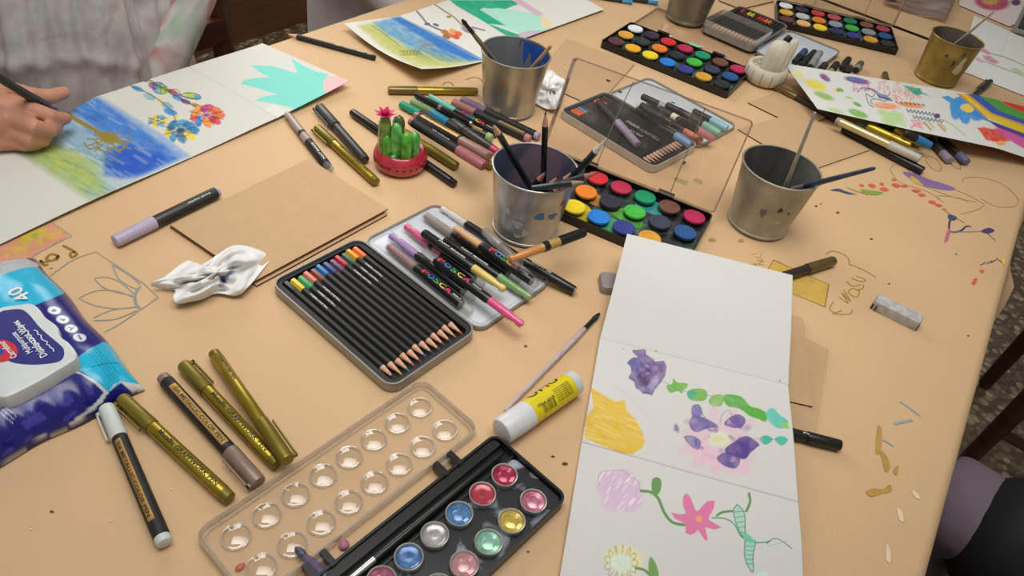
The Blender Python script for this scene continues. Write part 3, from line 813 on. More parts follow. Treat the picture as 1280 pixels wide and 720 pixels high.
def sheet_right():
    # bright wax-crayon strip lying over the pens
    a0, b0 = U(980, 79, .029), U(1022, 136, .026)
    d = U(1240, 184.5, .012) - b0
    a1 = U(1110, 100, .030); b1 = U(1142, 163, .034); a2 = U(1214, 117, .022); b2 = U(1246, 185, .026)
    a3 = a2 + (a2 - a1) * .95; b3 = b2 + (b2 - b1) * .95; a3.z = b3.z = T + .004
    G = strip_grid([(a0, b0), (a1, b1), (a2, b2), (a3, b3)], .0011)
    c = Canvas(G, '#d6d5cc')
    S = lambda x, y: (960 + x / 4, y / 4)
    for x, y, rx, ry, q, an in ((155, 372, 24, 14, '#e6d77e', .3), (240, 425, 55, 22, '#e3cf4c', .35), (285, 388, 30, 14, '#81457f', .6), (445, 402, 62, 15, '#4b4a9c', .2), (280, 480, 52, 15, '#8fb95a', .35), (362, 450, 17, 9, '#58a043', .5), (445, 521, 24, 8, '#6aa24c', .5), (450, 568, 50, 17, '#79b44a', .35), (405, 488, 20, 6, '#a4c67c', .3), (340, 552, 44, 10, '#b4cf93', .2), (345, 455, 26, 8, '#e9c78e', .3), (350, 452, 12, 6, '#5c9d46', .5)):
        c.blob(960 + x / 4, y / 4, rx / 4, ry / 4, q, .95, an, .45, .35, int(x))
    for cx, cy, n, col, R in ((460, 430, 9, '#c43a6a', 40), (580, 430, 12, '#d98f96', 60), (690, 470, 14, '#e08a72', 55), (660, 470, 10, '#d9756a', 60)):
        rg = random.Random(cx)
        for i in range(n * 2):
            x = cx + rg.uniform(-R, R) * 1.3; y = cy + rg.uniform(-R, R) * .55
            c.line([S(x - 5, y - 9), S(x + 5, y - 3), S(x - 2, y + 8)], .8, col, .8)
    for p in ([(480, 452), (500, 445), (535, 460), (520, 485), (490, 470), (505, 520), (528, 535)], [(520, 520), (515, 500), (540, 495), (580, 505), (600, 495), (560, 485), (540, 460)]): c.line([S(*q) for q in p], 1.2, '#5a5560', .85)
    c.line([S(*q) for q in ((450, 460), (470, 440), (520, 445), (560, 470), (600, 480), (610, 462))], 1.2, '#4a4f92', .9)
    for i in range(6): c.line([S(545 + i * 12, 470 + i * 4), S(560 + i * 12, 490 + i * 3)], 1.6, '#3f4690', .9, sm=False)
    c.blob(960 + 590 / 4, 530 / 4, 16, 4, '#e8935a', .85, .1, .5, .5); c.blob(960 + 715 / 4, 525 / 4, 16, 3.4, '#e08a48', .9, .12, .4, .3)
    for i in range(7): c.line([S(640 + i * 22, 508 + i * 2), S(650 + i * 22, 516 + i * 2)], 1.2, '#3b3b3b', .9, sm=False)
    for i in range(8):
        for j in range(2): c.line([S(695 + i * 19 + j * 30, 545 + i * 3 + j * 32), S(703 + i * 19 + j * 30, 560 + i * 3 + j * 32), S(712 + i * 19 + j * 30, 548 + i * 3 + j * 32)], 1.3, '#2c4c7e', .9)
    for i in range(14):
        rg = random.Random(i); c.line([S(700 + rg.uniform(0, 80), 595 + rg.uniform(0, 50)), S(710 + rg.uniform(0, 80), 600 + rg.uniform(0, 45))], 1.3, '#dd8f96', .8, sm=False)
    for x, y in ((580, 570), (610, 600), (650, 575), (660, 610), (600, 612), (625, 580)): c.blob(960 + x / 4, y / 4, 9, 4, '#b0cf8a', .8, .5, .5, .4, x)
    for i in range(2): c.line([S(780 + i * 70, 610 + i * 10), S(815 + i * 70, 650 + i * 5)], 2.4, '#b59a52', .9, sm=False); c.line([S(800 + i * 60, 605 + i * 10), S(830 + i * 60, 640 + i * 5)], 2, '#c5ad70', .9, sm=False)
    g = '#2fa07c'; c.fill([S(*q) for q in ((672, 425), (700, 430), (735, 440), (760, 440), (770, 460), (815, 484), (770, 470), (745, 478), (718, 462))], g, .95, 1, tex=.2)
    c.blob(960 + 845 / 4, 580 / 4, 4, 3, '#5a3a74')
    bl = '#3b8fd0'
    for a in (0, .9, 1.8, 2.7, 3.6, 4.5, 5.4): c.blob(960 + (995 + 62 * math.cos(a)) / 4, (540 + 44 * math.sin(a)) / 4, 10, 6.5, bl, .95, a * .6, .3, .15, int(a * 10))
    c.fill([S(865, 485), S(900, 478), S(940, 500), S(960, 530), S(920, 520)], bl, .95, 1); c.fill([S(1010, 560), S(1060, 555), S(1110, 610), S(1050, 590)], '#2f86cc', .95, 1)
    c.blob(960 + 997 / 4, 541 / 4, 8, 5, '#ecca4c', 1, .3, .25); c.line([S(860, 590), S(930, 630), S(985, 678)], 1.2, '#a9b48a', .9)
    c.fill([S(*q) for q in ((1045, 640), (1080, 635), (1120, 645), (1160, 650), (1215, 705), (1150, 712), (1090, 700), (1070, 670))], '#d8432f', .95, 1.6, tex=.2)
    # rainbow bands
    bands = [((962, 470), (1000, 472), (1300, 640), (1300, 690)), ((985, 472), (1020, 474), (1300, 612), (1300, 645)), ((1020, 474), (1070, 476), (1300, 560), (1300, 612)), ((1068, 476), (1130, 478), (1300, 530), (1300, 590)), ((1120, 478), (1300, 470), (1300, 570))]
    c.fill([S(945, 468), S(1000, 470), S(1100, 560), S(1300, 640), S(1300, 680), S(1100, 590), S(1020, 520)], '#e3c21e', 1, 1.2)
    c.fill([S(940, 466), S(965, 470), S(1040, 540), S(1100, 590), S(1080, 585), S(990, 505)], '#c97f26', .9, 2); c.fill([S(985, 468), S(1010, 470), S(1110, 545), S(1310, 630), S(1310, 645), S(1110, 568)], '#c98a24', .9, 2)
    c.fill([S(1000, 470), S(1050, 470), S(1150, 545), S(1310, 605), S(1310, 632), S(1120, 565)], '#3557a6', 1, 1); c.fill([S(1045, 468), S(1110, 472), S(1200, 530), S(1310, 570), S(1310, 610), S(1160, 555)], '#4f9c3c', 1, 1); c.fill([S(1110, 470), S(1310, 465), S(1310, 575), S(1200, 530)], '#dc3a22', 1, 1)
    c.fill([S(1090, 595), S(1310, 678), S(1310, 705), S(1150, 640)], '#4b3484', 1, 1.5); c.fill([S(1130, 640), S(1160, 640), S(1310, 700), S(1310, 760), S(1230, 715)], '#cf4a9c', .95, 2); c.blob(1251, 179, 6, 3, '#e8a84c')
    tag(c.build('accordion_sketchbook', PAPER), 'white concertina sheet with crayon peacock and rainbow, lying over a heap of pens', 'drawing')


def sheet_front():
    h1, h2, h3 = .045, .008, .003
    f0 = (U(784, 292, h1), U(991, 344, h1)); f1 = (U(750, 423, h2), U(985.5, 482, .017)); f2 = (U(727, 552.5, h3), U(998, 628, .013))
    f3 = (f2[0] + (f2[0] - f1[0]) * 1.02, f2[1] + (f2[1] - f1[1]) * 1.0)
    # keep the run-off edge through the photo's frame line
    f3[0].xy = U(699, 723, .004).xy + (f3[0].xy - U(699, 723, .004).xy) * 0; f3[1].xy = U(1003.5, 733, .004).xy
    f3[0].z = f3[1].z = T + .006
    f4 = (f3[0] + (f3[0] - f2[0]), f3[1] + (f3[1] - f2[1])); f4[0].z = f4[1].z = T + .003
    G = strip_grid([f0, f1, f2, f3, f4], .00072, lambda u, v: .0015 * math.sin(PI * min(u, 3)) ** 2 * (u > 0))
    c = Canvas(G, '#cfcdc7')
    S = lambda x, y: (640 + x / 4, 360 + y / 4); R = lambda x, y: (640 + x / 4, 540 + y / 4)
    # violet blossom
    v1 = [S(*p) for p in ((600, 312), (668, 306), (670, 332), (690, 345), (715, 368), (760, 364), (772, 392), (765, 440), (742, 475), (715, 505), (700, 538), (680, 530), (655, 528), (640, 512), (618, 500), (612, 470), (582, 450), (598, 420), (592, 390), (574, 375), (600, 350), (632, 345), (612, 330))]
    c.fill(v1, '#7a6298', .92, 1, tex=.3, seed=21, cells=60, edge=.5, ecol='#4a4278'); c.fill([S(*p) for p in ((622, 440), (660, 400), (690, 395), (700, 440), (690, 490), (650, 490))], '#53304f', .75, 4, tex=.4, seed=22)
    c.fill([S(*p) for p in ((590, 365), (640, 350), (660, 380), (625, 415), (598, 400))], '#56609a', .6, 3, tex=.4, seed=23); c.fill([S(*p) for p in ((700, 450), (730, 430), (740, 460), (700, 510), (680, 490))], '#b0a8c4', .7, 4, tex=.3); c.fill([S(*p) for p in ((700, 370), (760, 380), (755, 430), (715, 400))], '#6d4478', .6, 3, tex=.4); c.streaks(v1, '#5b5f96', 40, 5, 1.4, .8, .4, 5)
    # green bead stalk
    g = '#74b04a'
    for p, q in (([(772, 490), (800, 480), (808, 452), (826, 472), (876, 478), (872, 498), (856, 510), (848, 528), (830, 515), (790, 522)], g), ([(875, 525), (900, 506), (950, 505), (975, 522), (970, 555), (940, 565), (890, 558)], g), ([(985, 560), (1010, 535), (1050, 535), (1060, 560), (1045, 588), (1010, 592), (990, 580)], '#82b84f'), ([(1062, 535), (1130, 538), (1160, 555), (1190, 590), (1240, 605), (1275, 630), (1268, 668), (1232, 655), (1190, 640), (1140, 605), (1075, 588)], '#58a83c')):
        c.fill([S(*k) for k in p], q, .95, 1, sm=True, tex=.2, seed=len(p), edge=.3, ecol='#4f8f3a')
    c.fill([S(875, 525), S(905, 508), S(925, 530), S(905, 558), S(880, 545)], '#3aa890', .8, 2); c.line([S(755, 466), S(850, 512), S(950, 528), S(1060, 562), S(1130, 580)], .8, '#6f8b70', .8)
    c.fill([(957, 516), (966, 510), (974, 518), (983, 524), (985, 530), (975, 536), (962, 528)], '#62bfae', .9, 1.2, sm=True, tex=.25); c.fill([(974, 530), (984, 527), (987, 536), (978, 535)], '#84c452', .9, 1)
    c.line([(935, 548), (960, 549), (985, 549)], .7, '#6b8b86'); c.fill([(949, 549), (957, 544), (966, 549), (957, 556)], '#2fae92', .95, 1, sm=True); c.fill([(968, 549), (977, 545), (985, 550), (977, 557)], '#3fb49c', .95, 1, sm=True)
    # pink and indigo flower
    for a in np.linspace(0, 6.28, 12)[:-1]: c.blob(899 + 32 * math.cos(a), 551 + 26 * math.sin(a), 20, 8, '#dcb4c4', .55, a, .5, .35, int(a * 9))
    c.fill([(856, 545), (880, 560), (936, 578), (938, 594), (900, 586), (868, 575)], '#e0b9c8', .8, 3, tex=.3)
    for p, q in (([(885, 535), (870, 540), (862, 532), (866, 520), (880, 522), (898, 533)], '#6a629c'), ([(905, 530), (920, 518), (932, 524), (925, 535)], '#6f5c98'), ([(918, 552), (932, 545), (943, 550), (949, 556), (945, 560), (938, 566), (930, 574), (912, 568), (906, 562)], '#52398a'), ([(896, 572), (910, 565), (925, 572), (920, 585), (905, 582)], '#57498e'), ([(855, 546), (866, 545), (876, 552), (872, 562), (862, 556)], '#7c7aa6'), ([(865, 508), (874, 506), (878, 518), (866, 520)], '#7a73ac')):
        c.fill(p, q, .9, 1.4, sm=True, tex=.3, seed=len(p), edge=.35, ecol='#3d3470')
    c.blob(900, 548, 15, 9, '#d9d8bc', .95, 0, .5, .2); c.blob(897, 549, 8, 5, '#cfd0a0', .8, 0, .6)
    c.line([(868, 508), (880, 520), (886, 530)], .7, '#5b5470'); c.line([(900, 530), (903, 518), (912, 513), (916, 528)], .7, '#5b5470', .8)
    rg = random.Random(12)
    for k in range(34):
        x, y = rg.gauss(902, 22), rg.gauss(550, 15)
        if math.hypot((x - 899) / 1.2, y - 550) < 11: continue
        c.blob(x, y, rg.uniform(2, 6), rg.uniform(1.5, 4), rg.choice(['#5b4a90', '#6f5c98', '#8a7ab0', '#c9a4bc', '#4a3a80', '#d6b4c6']), rg.uniform(.25, .6), rg.uniform(0, 3), .6, .4, k)
    for k in range(30):
        x, y = rg.gauss(809, 9), rg.gauss(466, 11)
        c.blob(x, y, rg.uniform(2, 5), rg.uniform(1.5, 3.5), rg.choice(['#5a4a86', '#7f6a9c', '#4a4a86', '#8f6f98', '#b0a4c4']), rg.uniform(.25, .55), rg.uniform(0, 3), .6, .4, k) if 788 < x < 830 and 446 < y < 490 else None
    # yellow crayon bloom
    yb = [(738, 484), (752, 492), (770, 502), (781, 500), (783, 512), (795, 526), (803, 540), (806, 552), (803, 560), (790, 568), (775, 566), (750, 556), (730, 546), (733, 520), (742, 510)]
    c.fill(yb, '#dcb53a', .95, 1.2, tex=.12, seed=31); c.streaks(yb, '#e9cd72', 30, 24, 1.6, .35, .7, 8); c.streaks(yb, '#c99c26', 22, 22, 1.6, .45, .5, 9)
    for k in range(6): c.line([(755 + k * 5, 478 + k * 2), (785 + k * 4, 487 + k * 6), (812 + k * 2, 505 + k * 8)], .6, '#c4c0b4', .6)
    # lilac crayon cloud
    for x, y, r in ((520, 240, 50), (560, 230, 50), (600, 260, 45), (480, 235, 45), (460, 270, 45), (500, 300, 60), (560, 300, 60), (620, 310, 40), (500, 350, 55), (580, 360, 45), (610, 345, 45), (560, 330, 60)): c.blob(640 + x / 4, 540 + y / 4, r / 4, r / 4.3, '#d3b6cc', .8, .3, .4, .3, x)
    lc = [R(*p) for p in ((435, 210), (470, 200), (570, 200), (640, 270), (650, 330), (600, 400), (500, 380), (450, 320))]
    c.streaks(lc, '#e9e2e6', 26, 12, 2, 2.2, .7, 2); c.streaks(lc, '#b890b4', 40, 9, 1.2, 2.2, .4, 3); c.line([R(*p) for p in ((440, 270), (432, 230), (450, 198), (485, 195), (520, 190), (560, 195), (590, 225), (630, 245), (640, 290))], .7, '#8f7f8f', .7)
    dg = '#5f8d52'
    c.line([R(*p) for p in ((645, 295), (690, 300), (730, 330), (760, 400), (800, 450), (860, 465))], 3.6, dg); c.fill([R(*p) for p in ((700, 240), (722, 226), (745, 240), (746, 280), (730, 312), (708, 312), (698, 285))], '#66934f', 1, .8, sm=True)
    c.fill([R(*p) for p in ((855, 330), (870, 308), (890, 325), (915, 390), (930, 395), (975, 345), (1014, 342), (1010, 380), (985, 425), (985, 440), (1050, 478), (1010, 488), (965, 475), (980, 540), (965, 542), (930, 490), (915, 505), (890, 515), (868, 505), (866, 465), (850, 450), (815, 435), (795, 402), (840, 412), (870, 408), (855, 370))], '#d9769f', 1, .8)
    c.line([R(*p) for p in ((855, 330), (870, 308), (890, 325), (915, 390))], .6, '#8f4a6a', .7); c.blob(640 + 935 / 4, 540 + 433 / 4, 4, 4, '#e8a06c', 1)
    c.line([R(1000, 430), R(1060, 432), R(1110, 460), R(1145, 520), R(1200, 550), R(1260, 552), R(1290, 545)], 1.6, '#3f8f72'); c.line([R(1025, 418), R(1050, 402), R(1100, 395)], 3, dg); c.line([R(1185, 308), R(1190, 350), R(1172, 395)], 3.2, dg)
    lf = [R(*p) for p in ((1125, 362), (1108, 390), (1115, 440), (1140, 500), (1170, 540), (1165, 480), (1165, 420), (1150, 385))]
    c.fill(lf, '#9fcfb4', .8, 1, sm=True, tex=.3); c.line(lf + lf[:1], 1, '#33493f', .9); lf2 = [R(*p) for p in ((1165, 545), (1215, 548), (1205, 620), (1205, 700), (1180, 670), (1163, 620))]
    c.fill(lf2, '#8fcfb2', .8, 1, sm=True, tex=.3); c.line(lf2 + lf2[:1], 1, '#33493f', .9)
    for k in range(5): c.line([R(1112 + k * 6, 400 + k * 26), R(1165, 396 + k * 26)], .9, '#3f7a62', .8, sm=False); c.line([R(1168, 570 + k * 22), R(1206, 572 + k * 22)], .9, '#3f7a62', .8, sm=False)
    c.fill([R(1150, 500), R(1180, 510), R(1225, 548), R(1190, 552), R(1160, 540)], '#66c29c', .9, 1.5); c.line([(958, 680), (968, 673), (980, 678), (990, 686)], 1, '#3f6a5a'); c.line([(960, 682), (972, 680), (985, 675)], .8, '#7fbfa4')
    # yellow daisy at the frame's edge
    c.blob(640 + 560 / 4, 540 + 640 / 4, 24, 17, '#e4dc96', .75, .2, .5)
    for k in range(13): a = k * 6.283 / 13; c.line([R(545 + (68 + 16 * math.cos(b)) * math.cos(a) - 16 * math.sin(b) * math.sin(a) * 0, 655 + (68 + 16 * math.cos(b)) * math.sin(a) + 16 * math.sin(b)) for b in np.linspace(0, 6.28, 8)], .8, '#7b7340', .85)
    c.blob(640 + 545 / 4, 540 + 655 / 4, 14, 12, '#cfdccb', .95, 0, .4, .3); c.streaks([R(495, 620), R(595, 620), R(595, 700), R(495, 700)], '#f0f2ea', 20, 5, 1, 1, .8, 4)
    c.line([R(620, 680), R(660, 690), R(690, 715)], 3.4, dg); c.fill([R(*p) for p in ((690, 625), (715, 650), (732, 700), (730, 730), (700, 725), (682, 690))], '#6f9a52', 1, .8, sm=True)
    c.fill([R(1215, 720), R(1235, 700), R(1270, 695), R(1290, 725)], '#bfe0d2', .8, 2)
    # fold lines and pencil marks
    c.line([(727, 552.5), (862, 590.5), (998, 628)], .9, '#77746a', .85, sm=False); c.line([(750, 423), (867, 452), (985.5, 482)], .7, '#c4c1b6', .7, sm=False)
    for x, y in ((820, 439), (975, 476), (779, 436)): c.blob(x, y, 1.2, 1, ['#4a5a4a', '#5a9a4a', '#9a9a90'][x % 3], .9)
    tag(c.build('accordion_sketchbook', PAPER), 'white concertina sheet with violet, yellow and pink flowers in the front, top panel lifted', 'drawing')


def sheet_far():
    a0, a1, b1, b0 = U(1218, 19, .002), U(1312, 62, .002), U(1284, 121, .002), U(1196, 86, .002)
    G = strip_grid([(a0, b0), (a0.lerp(a1, .5), b0.lerp(b1, .5)), (a1, b1)], .0018, lambda u, v: .004 * math.sin(PI * v))
    c = Canvas(G, '#e0dfd8')
    F = lambda x, y: (1060 + x / 5.805, y / 5.805)
    c.line([F(1040, 390), F(1150, 420), F(1290, 480)], 1, '#7f9a54'); c.line([F(990, 445), F(1110, 490), F(1290, 555)], 1, '#8aa05c')
    c.fill([F(960, 370), F(985, 350), F(1040, 385), F(1020, 398)], '#d67f94', .9, 1); c.fill([F(975, 400), F(1030, 405), F(1100, 455), F(1060, 465), F(990, 430)], '#c987a0', .85, 1.5, tex=.3); c.fill([F(915, 425), F(940, 418), F(1000, 450), F(970, 455)], '#de9aa6', .9, 1); c.fill([F(1170, 490), F(1230, 495), F(1290, 540), F(1220, 530)], '#a9c97e', .8, 2, tex=.3)
    tag(c.build('drawing_sheet', PAPER), 'white sheet with pink buds on thin green stems behind the gold bucket', 'drawing')
    a0, a1, b1, b0 = U(1200, -30, .003), U(1320, 10, .003), U(1262, 33, .003), U(1199, 6, .003)
    G = strip_grid([(a0, b0), (a1, b1)], .003)
    c = Canvas(G, '#dccfc6'); c.blob(1240, 2, 22, 11, '#b8345e', .95, .1, .3, .2); c.blob(1238, 1, 10, 5, '#c9a24c', .9); c.fill([(1222, 14), (1262, 18), (1256, 30), (1215, 14)], '#e4c4c0', .6, 3); c.blob(1270, 3, 6, 4, '#5a3a64')
    tag(c.build('drawing_sheet', PAPER), 'pale pink sheet with a magenta flower at the far right corner', 'drawing')


for fn in (sheet_left, sheet_back, sheet_right, sheet_front, sheet_far): fn()
# ================================================================ pens, pencils and brushes lying about
LAID = []          # [(A, B, radius)] axis lines already lying on the table


def lie(a, b, r, base=0., lift=(0, 0), against=None):
    """axis end points for a round thing of radius r lying where the photo shows it, resting on what is already there"""
    za = zb = base + r + .0006
    for _ in range(5):
        A = U(*a, za); B = U(*b, zb)
        cons = [(0., base + r + .0006), (1., base + r + .0006)]
        d = (B - A).xy; L = d.length
        for (P, Q, r2) in LAID:
            e = (Q - P).xy; l2 = e.length_squared
            for i in range(41):
                s = i / 40; X = (A.xy + d * s)
                t = max(0, min(1, (X - P.xy).dot(e) / l2)); dist = (P.xy + e * t - X).length; rr = r + r2 + .0005
                if dist < rr * .96: cons.append((s, (P.z - T) * (1 - t) + (Q.z - T) * t + math.sqrt(rr * rr - dist * dist)))
        best = None
        for i in range(len(cons)):
            for j in range(len(cons)):
                s1, z1 = cons[i]; s2, z2 = cons[j]
                if abs(s1 - s2) < .25 and not (i == j): continue
                if i == j: m = 0; c0 = z1
                else: m = (z2 - z1) / (s2 - s1); c0 = z1 - m * s1
                if abs(m) > .05: continue
                if all(c0 + m * s >= z - 1e-5 for s, z in cons):
                    k = 2 * c0 + m
                    if best is None or k < best[0]: best = (k, c0, c0 + m)
        if best is None: zz = max(z for s, z in cons); best = (0, zz, zz)
        za, zb = best[1] + lift[0], best[2] + lift[1]
    A = U(*a, za); B = U(*b, zb)
    LAID.append((A, B, r))
    return A, B


def wrap(r, x0, dirn=1, turn=0., y0=0.):
    """lettering onto a barrel: x along the axis, y around it"""
    def fn(x, y):
        g = dirn * (y - y0) / r + turn
        return (x0 + dirn * x, r * math.sin(g), r * math.cos(g))
    return fn


def clipbar(b, m, x0, x1, r, w=.0032, h=.0028, side=1):
    """pocket clip running along +Y of the cap, joined to it at x1"""
    y0 = r * .9 * side; y1 = (r + h) * side
    pr = lambda x, y, z: (x, y, z)
    lo, hi = min(y1, y1 - .0012 * side), max(y1, y1 - .0012 * side)
    b.box((min(x0, x1), lo, -w / 2), (max(x0, x1), hi, w / 2), m)
    k = .0035 * (1 if x1 > x0 else -1)
    l2, h2 = min(y0 * .7, y1), max(y0 * .7, y1)
    b.box((min(x1 - k, x1), l2, -w / 2), (max(x1 - k, x1), h2, w / 2), m)


def marker(name, label, a, b, *, r=.0058, barrel=None, cap=None, plug=None, cf=.34, pf=.035, strip=None, clip=None, text=(), group=None, base=0., roll=0., cat='marker', capr=1.08, nib=False, band=None, lift=(0, 0), tip=None, seethru=None, window=None):
    """felt or paint marker: a = tail end, b = cap end (photo pixels)"""
    A, B = lie(a, b, r * capr, base, lift); L = (B - A).length
    root = empty(name, M=axis_matrix(A, B, roll)); tag(root, label, cat, group)
    xc = L * (1 - cf); xp = L * pf
    m = MB(); m.lathe([(xp * .9, 0), (xp * .9, r * .9), (xp, r), (xc - .0008, r), (xc, r * .96), (xc + .004, r * .8), (xc + .004, 0)], barrel)
    if strip:                         # label panel along the top of the barrel
        sm, x0, x1, half = strip
        n = 7; v = []; f = []
        for x in (L * x0, L * x1):
            for i in range(n): g = half * (2 * i / (n - 1) - 1); v.append((x, (r + .00012) * math.sin(g), (r + .00012) * math.cos(g)))
        for i in range(n - 1): f.append((i, i + 1, n + i + 1, n + i)[::-1])
        m.add(v, f, sm)
    if band: m.lathe([(L * band[1], r), (L * band[1] + .0002, r + .0003), (L * band[2], r + .0003), (L * band[2] + .0002, r)], band[0])
    for tx, size, x0, dirn, tm, turn, width in text: m.text(tx, size, tm, wrap(r + .00022, L * x0, dirn, turn, size * .35), width)
    if window:                        # coloured ink showing through the barrel
        wm, x0, x1 = window; m.lathe([(L * x0, r), (L * x0 + .0003, r + .0003), (L * x1, r + .0003), (L * x1 + .0003, r)], wm)
    m.build('barrel', root)
    R = r * capr
    c = MB()
    if seethru:                       # clear cap over a coloured grip and nib
        c.lathe([(xc, r), (xc, R), (L * .985, R * .93), (L, R * .8), (L, 0)], seethru)
        co = c.build('cap', root); g = MB()
        g.lathe([(xc + .001, 0), (xc + .001, r * .84), (L - .018, r * .80), (L - .013, r * .62), (L - .009, r * .6), (L - .007, r * .74), (L - .0025, r * .74), (L - .0012, r * .5), (L - .001, 0)], cap); g.build('grip', co)
    else:
        c.lathe([(xc, r * .9), (xc, R), (xc + .0006, R * 1.02), (L - .002, R * .97), (L - .0004, R * .88), (L, R * .7), (L, 0)], cap)
        co = c.build('cap', root)
    if clip:
        k = MB(); clipbar(k, clip if not isinstance(clip, tuple) else clip[0], xc + .004, L - .001, R, side=1 if not isinstance(clip, tuple) else clip[1]); k.build('clip', co)
    if plug is not None:
        p = MB(); p.lathe([(0, 0), (0, r * .72), (.0008, r * .9), (xp, r * .97), (xp, 0)], plug); p.build('end_plug', root)
    return root


HEXA = [(math.cos(PI / 3 * i), math.sin(PI / 3 * i)) for i in range(6)]


def pencil(name, label, A, B, *, r=.0037, body=BLACKM, lead=GRAPH, dip=None, group=None, prnt=None, wood=WOODP, cone=.02):
    """sharpened pencil from blunt end A to point B (world points)"""
    L = (B - A).length; root = empty(name, M=axis_matrix(A, B)); tag(root, label, 'pencil', group)
    xb = L - cone
    m = MB(); m.lathe([(0, 0), (0, r * .92), (.0006, r), (xb, r), (xb, 0)], body, 6 if r > .003 else 6)
    if prnt:
        for tx, x0, w, size in prnt: m.text(tx, size, WINK, wrap(r + .0001, x0, 1, 0, size * .35), w)
    m.build('barrel', root, 25)
    m = MB(); m.lathe([(xb, r * .93), (L - cone * .28, r * .30), (L - cone * .28, 0)], wood, 12); m.build('sharpened_wood', root)
    m = MB(); m.lathe([(L - cone * .28, r * .30), (L - .0004, r * .06), (L, 0)], lead, 10); m.build('lead', root)
    if dip:
        m = MB(); m.lathe([(-.0002, 0), (-.0002, r * .97), (.0005, r * 1.04), (dip[1], r * 1.04), (dip[1], r)], dip[0], 6); m.build('dipped_end', root, 25)
    return root


def brush(name, label, A, B, *, r=.0035, handle=BLACKP, ferrule=STEEL, hair=BLACKM, hl=.014, fl=.022, flat=1., group=None, taper=.45):
    """paintbrush from handle end A to bristle tip B (world points)"""
    L = (B - A).length; root = empty(name, M=axis_matrix(A, B)); tag(root, label, 'paintbrush', group)
    xf = L - hl - fl
    m = MB(); m.lathe([(0, 0), (.0005, r * taper * .6), (.003, r * taper), (xf * .5, r * .8), (xf * .88, r), (xf, r * .8), (xf, 0)], handle, 12); m.build('handle', root)
    m = MB(); m.lathe([(xf - .001, r * .82), (xf + fl * .4, r * .8), (xf + fl, r * .75), (xf + fl, 0)], ferrule, 12, sc=(1, 1)); m.build('ferrule', root)
    m = MB(); m.lathe([(xf + fl, r * .7), (xf + fl + hl * .35, r * .95), (L - hl * .2, r * .6), (L, .0002)], hair, 12, sc=(1, flat)); m.build('bristles', root)
    return root


def c_(n, h, **k): return mat(n, h, k.pop('rough', .4), **k)


def pens_front_left():
    # five markers fanned out beside the wipes
    marker('paint_marker', 'black marker with white cap and gold label, poking out beside the wipes pack', (206, 680), (133, 509), barrel=BLACKM, cap=c_('pale_cap', '#c9cfc8'), plug=c_('pale_cap', '#c9cfc8'), cf=.25, pf=.045, strip=(WOODLBL, .14, .72, .42), clip=(c_('pale_cap', '#c9cfc8'), 1), text=[('SIA METALLIC COLOR PEN', .0042, .70, -1, INK, .05, .078)], r=.0062, roll=-.35)
    tx = lambda x0, w: [('Metallic GRAFFWORK PEN', .0058, x0, -1, INK, 0, w)]
    marker('paint_marker', 'gold metallic marker tucked under the corner of the wipes pack', (288, 624), (152, 498), barrel=GOLD, cap=GOLDC, plug=GOLDC, cf=.30, pf=.06, clip=(GOLDC, 1), text=tx(.62, .075), r=.0059)
    marker('paint_marker', 'taupe-capped marker with black and gold label, between two gold markers', (203, 471), (324, 604), barrel=BLACKM, cap=c_('taupe_cap', '#8f766a', metal=.25), plug=c_('taupe_cap', '#8f766a', metal=.25), cf=.28, pf=.05, strip=(WOODLBL, .12, .68, .55), clip=(c_('taupe_cap', '#8f766a'), -1), text=[('SIA METALLIC COLOR PEN', .005, .15, 1, INK, 0, .075)], r=.0062)
    marker('paint_marker', 'gold metallic marker with its cap up left, second from the right in the fan', (347, 581), (229, 456), barrel=GOLD, cap=GOLDC, plug=GOLDC, cf=.27, pf=.06, clip=(GOLDC, -1), text=tx(.66, .08), r=.0059)
    marker('paint_marker', 'rightmost gold marker of the fan, its cap pointing towards the clear palette lid', (267, 441), (360, 576), barrel=GOLD, cap=GOLDC, plug=GOLDC, cf=.33, pf=.05, clip=(GOLDC, 1), text=[('CRAFTWORK PEN', .0036, .08, 1, INK, .2, .035)], r=.0058)


